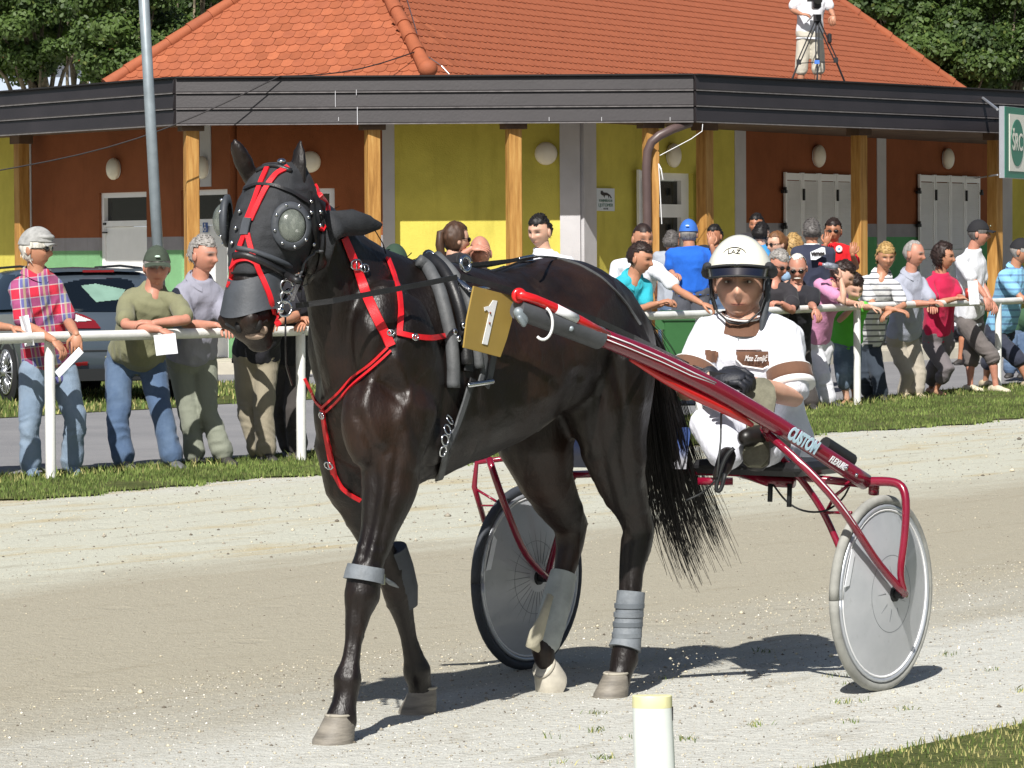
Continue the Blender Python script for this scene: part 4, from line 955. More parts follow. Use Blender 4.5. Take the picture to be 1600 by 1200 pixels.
def torso_rings(Pp, S, N, latH, latS, sections, grow=0.0, belly=0.0, width=1.0, depth=1.0):
    up = unit(S - Pp); L = np.linalg.norm(S - Pp); out = []
    for t, hw, hd in sections:
        c = Pp + up * L * t if t <= 1 else lerp(S, N, (t - 1) / .12)
        la = unit(lerp(latH, latS, min(max(t, 0), 1))); la = unit(la - up * np.dot(la, up)); fw = np.cross(la, up)   # la = to the person's image-right side
        fw = unit(fw); bl = belly * math.exp(-((t - .28) / .25) ** 2)
        an = np.linspace(0, 2 * np.pi, 20, endpoint=False)
        out.append([c + la * (hw * width + grow) * np.sign(math.cos(a)) * abs(math.cos(a)) ** .85 + fw * ((hd * depth + grow) * math.sin(a) + (bl * max(0, math.sin(a)))) for a in an])
    return out
SEC_BODY = [(-.06, .10, .09), (.02, .165, .112), (.15, .16, .110), (.35, .150, .108), (.55, .158, .115), (.75, .175, .12), (.90, .17, .108), (1.0, .135, .082), (1.10, .062, .062)]
def person(label, Z, head, h=1.75, ty=0, hy=None, hp=0, hr=0, J=None, top=None, bot=None, shoes=('shoe_dark', lin(60, 58, 56)), skin=lin(206, 150, 122), hair=('crop', 'brown'), hat=None, glasses=False,
           group=None, build_=1.0, belly=0.0, vox=.0115, z0=0.0, hs=1.0, stub=.0, extra=None, hands=(.5, .5), handn=None, sleeve=.62, detail=False, legs=True, shirt_over=.0, female=False, beard=None):
    J = dict(J or {}); hy = ty if hy is None else hy
    hc = at(head[0], head[1], Z + (head[2] if len(head) > 2 else 0)); ca, sa = math.cos(math.radians(ty)), math.sin(math.radians(ty))
    lat = V(ca, sa, 0); fwd = V(sa, -ca, 0)         # lat: towards image right when facing the camera
    base = V(hc[0], hc[1], 0)
    def jn(k, d):
        if k in J:
            q = J[k]; return at(q[0], q[1], Z + (q[2] if len(q) > 2 else 0))
        return d
    s = h / 1.75; wv = .93 if female else 1.0
    N = hc - V(0, 0, .118 * hs) + (-fwd) * .02
    N = (jn('nk', N) + N) / 2; Sm = N - V(0, 0, .052 * s)
    hs = hs * 1.13
    shA = jn('shA', Sm - lat * .185 * s * wv * (.5 + .5 * build_)); shB = jn('shB', Sm + lat * .185 * s * wv * (.5 + .5 * build_)); Sm = lerp((shA + shB) / 2, N, .42)
    Pp = jn('pel', V(base[0], base[1], z0 + .94 * s)); hipw = .088 * s
    hlat = unit(V(*( (shB - shA) * V(1, 1, 0) )) + lat * .2) if np.linalg.norm((shB - shA)[:2]) > .12 else lat
    tl = unit(shB - shA) if np.linalg.norm(shB - shA) > .1 else lat
    fw = unit(np.cross(tl, unit(Sm - Pp)))
    hipA = jn('hipA', Pp - lat * hipw - V(0, 0, .05)); hipB = jn('hipB', Pp + lat * hipw - V(0, 0, .05))
    ftA = jn('ftA', V(*(base - lat * .13)[:2], z0 + .08)); ftB = jn('ftB', V(*(base + lat * .13)[:2], z0 + .08))
    for f_ in (ftA, ftB): f_[2] = max(f_[2], z0 + .075)
    knA = jn('knA', lerp(hipA, ftA, .5) + fwd * .03); knB = jn('knB', lerp(hipB, ftB, .5) + fwd * .03)
    elA = jn('elA', shA + V(0, 0, -.28 * s) - lat * .05); elB = jn('elB', shB + V(0, 0, -.28 * s) + lat * .05)
    haA = jn('haA', elA + V(0, 0, -.20) + fwd * .12); haB = jn('haB', elB + V(0, 0, -.20) + fwd * .12)
    root = thing('person', (base[0], base[1], z0), label, 'person', group)
    sk = np.array(skin, float)
    # --- skin
    mb = MB()
    mb.loft(torso_rings(Pp, Sm, N, hlat, tl, SEC_BODY, -.022, belly * .8, build_ * wv, build_)); mb.capsule([Sm - V(0, 0, .02), N, lerp(N, hc, .55)], [.068 * build_ ** .5, .062 * build_ ** .4, .060], 12)
    for sh, el, ha in ((shA, elA, haA), (shB, elB, haB)):
        b_ = build_ ** .6 * wv; mb.capsule([sh, lerp(sh, el, .5), el, lerp(el, ha, .35), ha], [.044 * b_, .042 * b_, .036 * b_, .038 * b_, .025 * b_], 10)
    if legs:
        for hp_, kn, ft in ((hipA, knA, ftA), (hipB, knB, ftB)):
            mb.capsule([hp_, lerp(hp_, kn, .5), kn, lerp(kn, ft, .35), lerp(kn, ft, .8), ft + V(0, 0, -.02)], [.072, .062, .05, .052, .034, .034], 10)
    body = remesh(mb, vox, 3); body.c = [np.tile(sk, (body.n, 1))]
    R = headframe(hy, hp, hr)
    P, fs = head_surface(64 if detail else 36, 52 if detail else 28, .30 if (detail and vox < .008) else .14 if belly > .03 else .05); hcx = P * hs
    bc = HAIRC[hair[1]] if hair else (.2, .15, .1)
    body.add(hcx @ R.T + hc, fs, 0, head_colors(P, sk, lerp(np.array(bc), sk, .25), stub))
    for sx in (-1, 1): body.ell(hc + R @ (V(sx * .079, .012, -.005) * hs), (.010 * hs, .020 * hs, .031 * hs), R, 8, 6, col=sk * .95)
    nA, nB = handn or (V(0, -.25, 1), V(0, -.25, 1))
    for k, (el, ha, nn, cu, sd_) in enumerate(((elA, haA, nA, hands[0], 1), (elB, haB, nB, hands[1], -1))):
        if cu is None: continue
        dr = J.get('hd' + 'AB'[k]); dr = V(*dr) if dr is not None else ha - el
        add_hand(body, ha, dr, np.asarray(nn, float), .98 * s * (.9 if female else 1), cu, sk, side=sd_)
    build(body, 'body', M_skin, root, True, True)
    # --- shirt
    def wr(P_, N_): return .008 * vnoise(P_, (9, 9, 5), 11) + .008 * (1 - 2 * np.abs(vnoise(P_ + vnoise(P_, (4, 4, 4), 7)[:, None] * .08, (13, 13, 7), 12)))
    if top:
        tm = top[1]; mb = MB(); lo = -.10 - shirt_over; secs = [(lo, .172, .118)] + [(t, w_, d_) for t, w_, d_ in SEC_BODY if t > lo + .04 and t < .99] + [(1.0, .125, .08), (1.06, .082, .07), (1.11, .070, .068)]
        for sh in (shA, shB): mb.capsule([lerp(N, Sm, .55) + unit(sh - N) * .045, lerp(lerp(N, Sm, .55), sh, .55), sh + V(0, 0, .01)], [.050, .056, .058], 12)
        mb.loft(torso_rings(Pp, Sm, N, hlat, tl, secs, .012, belly, build_ * wv, build_))
        if female: 
            for sx in (-1, 1): mb.ell(lerp(Pp, Sm, .70) + tl * sx * .075 + fw * .10, (.065, .062, .065))
        if top[0] != 'tank':
            for sh, el, ha in ((shA, elA, haA), (shB, elB, haB)):
                if top[0] == 'long': mb.capsule([sh, lerp(sh, el, .5), el, lerp(el, ha, .5), lerp(el, ha, .93)], [.068, .062, .054, .05, .043], 12)
                else: mb.capsule([lerp(Sm, sh, .75), sh, lerp(sh, el, sleeve * .5), lerp(sh, el, sleeve)], [.062 * build_ ** .5, .063 * build_ ** .5, .060 * build_ ** .5, .066 * build_ ** .5], 12)
        sm = remesh(mb, vox * .95, 4, wr); build(sm, 'shirt', tm, root, True)
        if top[0] == 'polo':
            mb = MB(); up_ = unit(N - Sm); rg = []
            for z_, r_ in ((.000, .086), (.040, .081), (.046, .084), (.036, .094), (.002, .112)):
                an = np.linspace(math.pi / 2 + .22, math.pi * 2.5 - .22, 22); rg.append([N - up_ * .035 + up_ * z_ + tl * r_ * math.cos(a) + fw * r_ * .92 * math.sin(a) - up_ * .040 * max(0, math.sin(a)) ** 2 for a in an])
            mb.loft(rg, False, closed=False); build(mb, 'collar', tm, root, True)
    # --- trousers
    if bot:
        kd, bm = bot[0], bot[1]; mb = MB(); mb.loft(torso_rings(Pp, Sm, N, hlat, tl, [(-.20, .08, .08), (-.10, .165, .118), (.0, .172, .118), (.10, .160, .112)], .008, belly * .5, build_ * wv, build_))
        for hp_, kn, ft in ((hipA, knA, ftA), (hipB, knB, ftB)):
            w = (build_ ** .5) * (1.0 if kd != 'slim' else .86)
            if kd in ('trousers', 'slim'): pts = [hp_ + V(0, 0, .03), lerp(hp_, kn, .5), kn, lerp(kn, ft, .5), lerp(kn, ft, .93)]; rr_ = [.098 * w, .089 * w, .072 * w, .071 * w, .078 * w]
            elif kd == 'capri': pts = [hp_ + V(0, 0, .03), lerp(hp_, kn, .5), kn, lerp(kn, ft, .42)]; rr_ = [.098 * w, .09 * w, .076 * w, .072 * w]
            else: pts = [hp_ + V(0, 0, .03), lerp(hp_, kn, .5), lerp(hp_, kn, .95), lerp(kn, ft, .06)]; rr_ = [.10 * w, .095 * w, .088 * w, .088 * w]
            mb.capsule(pts, rr_, 14)
        def wl(P_, N_):
            lowz = np.clip(1.3 - np.abs(((P_[:, 2] - z0) / s - .28) / .30), .35, 1.3); rd = 1 - np.abs(vnoise(P_ + vnoise(P_, (4, 4, 4), 8)[:, None] * .13, (8, 8, 19), 22)) * 2
            return .008 * vnoise(P_, (8, 8, 9), 21) + .0065 * rd * lowz
        build(remesh(mb, vox, 3, wl), kd if kd in ('shorts', 'trousers') else 'trousers', bm, root, True)
        if False:
            mb = MB(); an = np.linspace(0, 2 * np.pi, 25); up_ = unit(Sm - Pp); la = unit(hlat - up_ * np.dot(hlat, up_)); f2 = unit(np.cross(la, up_))
            mb.tube([Pp + up_ * .055 + la * (.172 * build_ * wv + .014) * math.cos(a) + f2 * ((.115 * build_ + belly * .5 * max(0, math.sin(a))) + .016) * math.sin(a) for a in an], .016, 6, flat=1.0); build(mb, 'belt', mat('belt_leather', lin(40, 32, 28), .5, var=.1), root, True)
    if legs and shoes:
        sm_ = mat(shoes[0], shoes[1], .6, var=.15, vscale=20)
        for ft, kn in ((ftA, knA), (ftB, knB)):
            mb = MB(); fd = J.get('fdir') or (fwd[0], fwd[1], 0); add_shoe(mb, ft, fd, z0 + (ft[2] - z0 - .08), 1.0 * s); build(mb, 'shoe', sm_, root, True)
    # --- hair, hats
    P0, f0 = head_surface(52, 40); x, y, z = P0.T
    if hair and hair[0] != 'bald':
        st = hair[0]; hm = hairmat(hair[1], HAIRC[hair[1]])
        line = np.where(y < -.02, .062 - .25 * np.clip(-.055 - y, 0, .02), np.where(y < .02, .035, -.045))
        if st == 'receding': line = np.where(y < .0, .098, np.where(y < .03, .03, -.045))
        if st == 'short': line = line + .0
        if st in ('long', 'bob', 'ponytail', 'bun'): line = np.where(y < -.03, .068, np.where(y < .0, .0, -.085))
        if st == 'fringe': line = np.where(y < -.02, .040, np.where(y < .02, .0, -.07))
        if hat: line = np.where(y < .0, -.0, -.055) if st != 'white_curls' else np.where(y < -.01, .0, -.075)
        line = line + .009 * vnoise(P0, 95, 8) + .005 * vnoise(P0, 220, 9); mask = z > line; ed = np.clip((z - line) / .025, 0, 1)
        thick = dict(crop=.006, buzz=.003, short=.012, receding=.008, fringe=.012, long=.016, bob=.022, ponytail=.012, bun=.010, white_curls=.016, messy=.020).get(st, .01)
        off = thick * ed + thick * .45 * vnoise(P0, 55, 5) * ed + .001
        if hat: off = off * .55
        Q, fq = shell(P0, f0, mask, off); mb = MB(); mb.add((Q * hs) @ R.T + hc, fq)
        rr2 = np.random.default_rng(5); 
        def H(a): return R @ (V(*a) * hs) + hc
        if st in ('short', 'fringe', 'messy', 'bob', 'long', 'white_curls'):
            # separate locks give an uneven outline
            sel = rr2.choice(len(Q), 150 if not hat else 60)
            for i in sel:
                q = Q[i]; d_ = unit(q - V(0, .01, 0)); t_ = unit(V(-q[1], q[0], -.02) + rr2.normal(size=3) * .02 + V(0, 0, -.05) * (q[2] < .06)); L = thick * 1.1 + .008
                if hat and (q[2] > .0 or q[1] < .0): continue
                mb.tube([H(q - d_ * .004 - t_ * L * .5), H(q + d_ * .004), H(q + t_ * L + d_ * .001)], [.0042, .004, .001], 4)
        if st == 'ponytail': mb.capsule([H((0, .085, .06)), H((0, .125, .045)), H((-.005, .128, -.04)), H((-.01, .105, -.15)), H((-.01, .09, -.22))], [.020, .030, .036, .030, .010], 10)
        if st == 'bun': mb.ell(H((0, .105, .04)), (.035, .035, .035)); mb.capsule([H((0, .09, .04)), H((0, .11, -.01)), H((0, .10, -.06))], [.02, .025, .008])
        if st == 'long': mb.capsule([H((0, .07, 0)), H((0, .085, -.10)), H((0, .08, -.20))], [.07, .075, .03], 12)
        build(mb, 'hair', hm, root, True)
    if beard == 'moustache':
        mb = MB(); mb.capsule([R @ (V(-.026, -.088, -.056) * hs) + hc, R @ (V(0, -.104, -.050) * hs) + hc, R @ (V(.026, -.088, -.056) * hs) + hc], [.005, .0085, .005], 8); build(mb, 'moustache', hairmat('white', HAIRC['white']), root, True)
    if hat:
        hk, hm = hat[0], hat[1]; mb = MB()
        if hk == 'cap':
            ln = np.where(y < 0, .040, .018); mask = z > ln; Q, fq = shell(P0, f0, mask, .013 + .004 * np.clip((z - .05) / .06, 0, 1)); mb.add((Q * hs) @ R.T + hc, fq)
            rg = []
            for t in np.linspace(0, 1, 6):
                rg.append([R @ (V(xx * .078, -.070 - .085 * t * (1 - .40 * xx * xx) - .012, .046 - .018 * t - .016 * xx * xx + dz) * hs) + hc for xx, dz in [(q, 0) for q in np.linspace(-1, 1, 11)] + [(q, -.004) for q in np.linspace(1, -1, 11)]])
            mb.loft(rg); mb.ell(R @ (V(0, .006, .138) * hs) + hc, (.008, .008, .006))
        if hk == 'flatcap':
            ln = np.where(y < 0, .038, .020); mask = z > ln; Q, fq = shell(P0, f0, mask, .016 + .012 * np.clip((-y + .02) / .09, 0, 1) * np.clip((z - .03) / .05, 0, 1)); mb.add((Q * hs) @ R.T + hc, fq)
            mb.ell(R @ (V(0, -.052, .078) * hs) + hc, (.082, .075, .030), R); rg = []
            for t in np.linspace(0, 1, 4): rg.append([R @ (V(xx * .068, -.085 - .042 * t * (1 - .4 * xx * xx), .050 - .012 * t - .012 * xx * xx + dz) * hs) + hc for xx, dz in [(q, 0) for q in np.linspace(-1, 1, 9)] + [(q, -.005) for q in np.linspace(1, -1, 9)]])
            mb.loft(rg)
        if hk == 'bucket':
            Q, fq = shell(P0, f0, z > .03, np.full(len(z), .016)); mb.add((Q * hs) @ R.T + hc, fq); rg = []
            for r_, z_ in ((.098, .04), (.15, .012), (.15, .008), (.095, .034)): rg.append([R @ (V(r_ * .92 * math.cos(a), r_ * math.sin(a), z_) * hs) + hc for a in np.linspace(0, 2 * np.pi, 20, endpoint=False)])
            mb.loft(rg, False)
        build(mb, 'cap', hm, root, True, sharp=50)
        if len(hat) > 2:
            mb = MB(); c_ = hat[2]; sgn = -1 if c_ == 'front' else 1; o = R @ (V(0, -.112 if sgn < 0 else .118, .078) * hs) + hc; mb.ell(o, (.020, .005, .008), R, 10, 6); build(mb, 'cap_badge', mat('badge_pale', lin(200, 225, 210), .6, var=.1), root)
    if glasses:
        mb = MB()
        for sx in (-1, 1):
            mb.ell(R @ (V(sx * .032, -.090, .006) * hs) + hc, (.026 * hs, .010 * hs, .018 * hs), R, 12, 6); mb.tube([R @ (V(sx * .056, -.082, .010) * hs) + hc, R @ (V(sx * .080, -.03, .010) * hs) + hc, R @ (V(sx * .082, .015, .008) * hs) + hc], .003, 5)
        mb.tube([R @ (V(-.012, -.098, .010) * hs) + hc, R @ (V(.012, -.098, .010) * hs) + hc], .003, 5); build(mb, 'sunglasses', M_sung, root, True)
    return dict(root=root, hc=hc, R=R, shA=shA, shB=shB, Sm=Sm, Pp=Pp, N=N, tl=tl, fw=fw, elA=elA, elB=elB, haA=haA, haB=haB, lat=lat, fwd=fwd)
def paper(c, u, w, wd, ht, label, bend=.02):
    u = unit(u); w = unit(w - u * np.dot(u, w)); n = np.cross(u, w); mb = MB(); P = []
    for layer in (0, .002):
        for j in range(5):
            for i in range(5): a = i / 4 - .5; b_ = j / 4 - .5; P.append(np.asarray(c) + u * a * wd + w * b_ * ht + n * (bend * math.sin(a * 4 + b_) + layer))
    fs = [(k + j * 5 + i, k + j * 5 + i + 1, k + j * 5 + i + 6, k + j * 5 + i + 5) for k in (0, 25) for j in range(4) for i in range(4)]
    mb.add(P, fs); return build(mb, 'paper', M_paper, None, False, label=label, cat='paper')

GR_ = 'spectators leaning on the rail'; GB_ = 'spectators standing behind the rail'; 
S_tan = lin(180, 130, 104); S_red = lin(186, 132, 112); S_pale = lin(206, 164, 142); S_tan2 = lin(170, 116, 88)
def zr(px, d=.0): return railZ(px) + d
JD = cloth('light_denim', lin(122, 140, 160), kind='denim', c2=lin(154, 170, 186)); JB = cloth('blue_denim', lin(76, 96, 124), kind='denim', c2=lin(112, 132, 156))
# --- left group
Z = zr(-40, .25)
person('man beside the plaid shirt, only his forearm and hand with a folded programme showing', Z, (-62, 392), 1.76, 20, 40, 8, J=dict(shA=(-95, 455), shB=(-40, 452), elB=(-22, 508, -.12), haB=(18, 512, -.30), hdB=(.9, -.2, -.15), pel=(-62, 560, .3)), top=('polo', cloth('shirt_dusty', lin(150, 60, 66))), bot=('trousers', JD), skin=S_tan, hair=('short', 'grey'), group=GR_, hands=(.5, .5))
paper(at(42, 517, Z - .38), V(.5, -.2, .1), V(-.3, 0, 1), .10, .21, 'folded white programme in the hand beside the plaid-shirted man', .03)
Z = zr(70, .30)
person('white-haired man in flat cap, sunglasses and red and blue plaid shirt, arms over the rail', Z, (56, 390), 1.80, 38, 72, 2, J=dict(nk=(58, 424, .02), shA=(26, 452, -.1), shB=(84, 448, .12), elA=(40, 508, -.18), haA=(84, 532, -.42), hdA=(.55, -.1, -.62), elB=(106, 502, .05), haB=(119, 522, -.36), hdB=(.05, -.2, -.9), pel=(74, 566, .22), hipA=(52, 585, .15), hipB=(98, 585, .28), knA=(46, 665, .1), ftA=(48, 743, .12), knB=(118, 655, .2), ftB=(113, 740, .25), fdir=(.3, -1, 0)),
       top=('polo', cloth('plaid_shirt', (1, 1, 1), kind='plaid')), bot=('trousers', JD), skin=S_tan, hair=('white_curls', 'white'), hat=('flatcap', mat('cap_grey_tweed', lin(158, 158, 156), .9, var=.15, vscale=25)), glasses=True, group=GR_, belly=.05, build_=1.06, shoes=('shoe_pale', lin(120, 140, 160)), shirt_over=.10, hands=(.55, .45), sleeve=.85)
paper(at(108, 566, Z - .50), V(.2, 0, -.2), V(.55, -.1, 1), .05, .24, 'rolled white programme pointing down in the plaid-shirted man\'s fingers', .01)
mbw = MB(); 
Z = zr(232, .35)
person('heavy man in dark green cap and olive T-shirt, arms folded on the rail', Z, (245, 418), 1.78, 8, 8, 4, J=dict(nk=(236, 452, .06), shA=(197, 474, .0), shB=(276, 474, .02), elA=(196, 508, -.28), haA=(250, 515, -.42), hdA=(.8, -.25, -.35), elB=(291, 500, -.22), haB=(240, 505, -.34), hdB=(-.9, -.1, .1), pel=(212, 556, .35), hipA=(186, 575, .34), hipB=(238, 575, .36), knA=(184, 660, .2), ftA=(192, 738, .15), knB=(252, 645, .15), ftB=(270, 732, .1), fdir=(.55, -1, 0)),
       top=('tee', cloth('olive_tee', lin(126, 126, 98))), bot=('trousers', JB), skin=S_red, hair=('short', 'grey'), hat=('cap', mat('cap_dark_green', lin(62, 72, 60), .9, var=.1, vscale=20), 'front'), group=GR_, belly=.09, build_=1.16, shoes=('shoe_grey', lin(96, 98, 100)), hands=(.8, .5), sleeve=.72, detail=True)
paper(at(259, 538, Z - .50), V(1, 0, .12), V(.05, -.1, 1), .155, .145, 'white sheet hanging over the rail from the green-capped man\'s hand', .015)
Z = zr(310, .32)
person('grey-haired man in grey polo and grey-green trousers beside the man in the green cap', Z, (318, 400), 1.78, 30, 58, 3, J=dict(nk=(310, 436, .03), shA=(284, 458, -.05), shB=(338, 460, .1), elA=(290, 507, -.15), haA=(338, 508, -.34), hdA=(.9, -.2, -.1), elB=(352, 500, .0), haB=(358, 512, -.3), pel=(298, 556, .28), hipA=(283, 575, .28), hipB=(318, 575, .3), knA=(296, 648, .2), ftA=(304, 722, .16), knB=(325, 645, .2), ftB=(350, 720, .14), fdir=(.6, -1, 0)),
       top=('polo', cloth('grey_polo', lin(146, 146, 160))), bot=('trousers', cloth('greygreen_trousers', lin(132, 136, 122))), skin=S_red, hair=('short', 'grey'), group=GR_, belly=.05, build_=1.08, sleeve=.8, detail=True)
Z = zr(405, .30)
person('man in black shirt and khaki trousers behind the horse\'s muzzle, one leg crossed behind', Z, (418, 398), 1.76, -10, 0, 3, J=dict(shA=(388, 455), shB=(448, 455), elA=(372, 500, -.15), haA=(400, 512, -.32), elB=(462, 494, -.1), haB=(438, 503, -.32), pel=(400, 556, .3), hipA=(385, 575, .3), hipB=(415, 575, .3), knA=(388, 650, .25), ftA=(402, 712, .2), knB=(412, 640, .15), ftB=(415, 715, .1), fdir=(.5, -1, 0)),
       top=('tee', cloth('black_shirt', lin(40, 40, 46))), bot=('trousers', cloth('khaki_trousers', lin(140, 132, 114))), skin=S_tan, hair=('short', 'darkgrey'), group=GR_, shoes=('shoe_dark', lin(60, 58, 56)))
Z = zr(455, .35)
person('figure in black shirt and dark trousers half hidden by the horse\'s neck', Z, (470, 400), 1.74, 0, 10, 3, J=dict(shA=(440, 456), shB=(498, 456), elA=(436, 500, -.1), haA=(470, 498, -.35), elB=(505, 500, -.1), haB=(480, 505, -.35), pel=(448, 556, .35), hipA=(432, 575, .35), hipB=(466, 575, .35), knA=(438, 645, .3), ftA=(452, 708, .3), knB=(458, 640, .2), ftB=(466, 712, .2)),
       top=('tee', cloth('black_shirt', lin(40, 40, 46))), bot=('trousers', cloth('charcoal_trousers', lin(66, 62, 60))), skin=S_tan, hair=('short', 'brown'), group=GR_)
# --- middle group, behind the horse's back
Z = zr(617, .4)
person('person in a dark green bucket hat, only the hat showing above the horse\'s neck', Z, (617, 412), 1.62, 0, 10, 0, top=('tee', cloth('green_shirt_d', lin(60, 90, 66))), bot=('trousers', JB), skin=S_tan, hair=('short', 'grey'), hat=('bucket', mat('hat_dark_green', lin(44, 66, 52), .9, var=.1)), group=GB_)
Z = zr(705, .5)
person('woman with a long brown ponytail and sunglasses, seen from behind her shoulder', Z, (712, 375), 1.72, 120, 118, 3, J=dict(), top=('tank', cloth('black_top', lin(34, 32, 36))), bot=('slim', JB), skin=S_pale, hair=('ponytail', 'brown'), glasses=True, group=GB_, female=True)
Z = zr(750, .2)
person('bald man in black shading his eyes with his forearm', Z, (750, 396), 1.68, 5, 5, -4, J=dict(elA=(700, 412, -.12), haA=(737, 388, -.14), hdA=(.9, -.12, .05), shA=(722, 440, .02), shB=(778, 440, .02)), top=('tee', cloth('black_shirt', lin(40, 40, 46))), bot=('trousers', JD), skin=S_red, hair=('bald', 'grey'), group=GB_, hands=(.35, .5), handn=(V(0, -.6, .8), V(0, 0, 1)))
Z = zr(850, .3)
person('young man with short black hair and white T-shirt behind the horse\'s back', Z, (843, 363), 1.84, -22, -32, 8, top=('tee', cloth('white_tee', lin(222, 224, 230))), bot=('trousers', JB), J=dict(nk=(853, 392, .03), shA=(832, 416), shB=(890, 414)), skin=S_pale, hair=('short', 'black'), group=GB_, detail=True)
Z = zr(985, .25)
person('young man in a turquoise polo bending over the rail with clasped hands, face in profile', Z, (1000, 405), 1.80, 50, 66, 10, J=dict(nk=(984, 432, .05), shA=(958, 452, -.08), shB=(1008, 448, .12), elA=(985, 488, -.16), haA=(1028, 474, -.34), hdA=(.8, -.2, .25), elB=(1010, 478, .05), haB=(1034, 476, -.22), hdB=(.8, 0, .3), pel=(940, 530, .5)), top=('polo', cloth('turquoise_polo', lin(48, 168, 184))), bot=('trousers', JB), skin=S_tan, hair=('short', 'darkbrown'), group=GR_, sleeve=.75, hands=(.8, .8), detail=True)
Z = zr(1010, .55)
person('man with shaved head in a white T-shirt reaching a long arm along the rail', Z, (1004, 374), 1.84, 20, 22, 5, J=dict(nk=(1000, 400, .05), shA=(962, 418), shB=(1030, 425, -.05), elB=(1062, 455, -.28), haB=(1096, 474, -.48), hdB=(.85, -.1, -.3), pel=(975, 520, .4)), top=('tee', cloth('white_tee', lin(222, 224, 230))), bot=('trousers', JB), skin=S_tan, hair=('buzz', 'darkbrown'), group=GR_, hands=(.5, .6))
person('man in a bright blue T-shirt and blue cap standing with his back to the rail', 39.0, (1076, 366), 1.80, 180, 172, 0, J=dict(nk=(1077, 384), shA=(1048, 398), shB=(1107, 398), elA=(1048, 425), haA=(1052, 428, -.1), elB=(1122, 412, -.05), haB=(1112, 384, -.1), hdB=(-.05, 0, 1), pel=(1080, 455)), top=('tee', cloth('blue_tee', lin(34, 98, 196))), bot=('shorts', cloth('grey_shorts', lin(84, 86, 94))), skin=S_tan, hair=('crop', 'grey'), hat=('cap', mat('cap_blue', lin(50, 104, 190), .8, var=.05), 'back'), group=GB_, build_=1.12)
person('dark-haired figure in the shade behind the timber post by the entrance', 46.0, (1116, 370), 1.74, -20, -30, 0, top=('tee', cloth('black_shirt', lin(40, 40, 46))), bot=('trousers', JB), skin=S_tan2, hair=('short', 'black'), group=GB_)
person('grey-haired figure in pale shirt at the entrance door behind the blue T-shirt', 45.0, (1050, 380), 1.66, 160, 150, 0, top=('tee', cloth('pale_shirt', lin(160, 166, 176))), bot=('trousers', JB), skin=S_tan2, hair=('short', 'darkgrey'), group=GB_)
# --- behind and right of the driver
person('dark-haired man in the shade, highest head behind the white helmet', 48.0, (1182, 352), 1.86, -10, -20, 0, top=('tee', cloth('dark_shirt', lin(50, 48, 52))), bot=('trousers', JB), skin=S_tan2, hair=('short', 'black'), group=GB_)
person('black-haired man with a light blue collar just behind the white helmet', 43.0, (1190, 368), 1.80, 140, 145, 5, top=('polo', cloth('lightblue_polo', lin(60, 140, 200))), bot=('trousers', JB), skin=S_pale, hair=('short', 'black'), group=GB_)
person('woman with auburn hair in a bun and dark glasses behind the driver\'s helmet', 41.0, (1214, 382), 1.70, -70, -60, 5, top=('tee', cloth('lightblue_tee', lin(150, 180, 210))), bot=('slim', JB), skin=S_pale, hair=('bun', 'auburn'), glasses=True, group=GB_, female=True)
person('blond woman half hidden behind the grey-haired man in sunglasses', 42.0, (1240, 388), 1.66, 150, 150, 5, top=('tee', cloth('cream_top', lin(214, 200, 190))), bot=('slim', JB), skin=S_pale, hair=('bob', 'blond'), group=GB_, female=True)
Z = zr(1215, .3)
person('grey-haired man in sunglasses and dark shirt bowed beside the driver\'s helmet strap', Z, (1216, 414), 1.70, 35, 38, 22, J=dict(nk=(1206, 440, .05), shA=(1180, 456), shB=(1236, 456), elB=(1238, 486, -.2), haB=(1222, 474, -.3), hdB=(-.6, -.3, .1), pel=(1195, 540, .4)), top=('tee', cloth('dark_shirt', lin(50, 48, 52))), bot=('trousers', JB), skin=S_red, hair=('short', 'grey'), glasses=True, group=GR_, build_=1.1, hands=(.5, .8))
Z = zr(1250, .25)
person('bald man with sunglasses and white moustache in black, one forearm resting along the rail', Z, (1246, 420), 1.70, 15, -5, 18, J=dict(nk=(1244, 446, .05), shA=(1218, 460), shB=(1272, 460), elB=(1268, 476, -.1), haB=(1273, 482, -.34), hdB=(.5, -.4, -.9), pel=(1236, 545, .4)), top=('tee', cloth('black_shirt', lin(40, 40, 46))), bot=('trousers', cloth('charcoal_trousers', lin(66, 62, 60))), skin=S_red, hair=('receding', 'white'), glasses=True, beard='moustache', group=GR_, build_=1.1)
q = person('grey-haired man with his back turned in a dark navy vest with a white emblem', 40.0, (1268, 364), 1.80, 180, 184, 0, J=dict(nk=(1269, 383), shA=(1245, 396), shB=(1298, 396), pel=(1272, 465)), top=('tee', cloth('navy_vest', lin(52, 56, 74))), bot=('trousers', cloth('navy_trousers', lin(60, 70, 92))), skin=S_tan, hair=('short', 'darkgrey'), group=GB_, build_=1.05)
o = at(1277, 398, 39.78); mb = MB(); mb.prism([at(x, y, 39.78) for x, y in ((1266, 394), (1284, 386), (1289, 387), (1290, 397), (1275, 406), (1267, 406))], (0, .006, 0)); build(mb, 'back_emblem', mat('print_white', lin(230, 232, 236), .6, var=0), q['root'])
text_mesh('vamos', .06, M_ink, at(1278, 396, 39.77), (1, 0, 0), (0, 0, 1), 'back_lettering', q['root'], width=.145, bold=.004)
mb = MB(); an = np.linspace(0, 2 * np.pi, 14); mb.tube([q['N'] + V(math.cos(a) * .075, math.sin(a) * .07, .0) for a in an], .012, 6); build(mb, 'white_collar', M_white, q['root'], True)
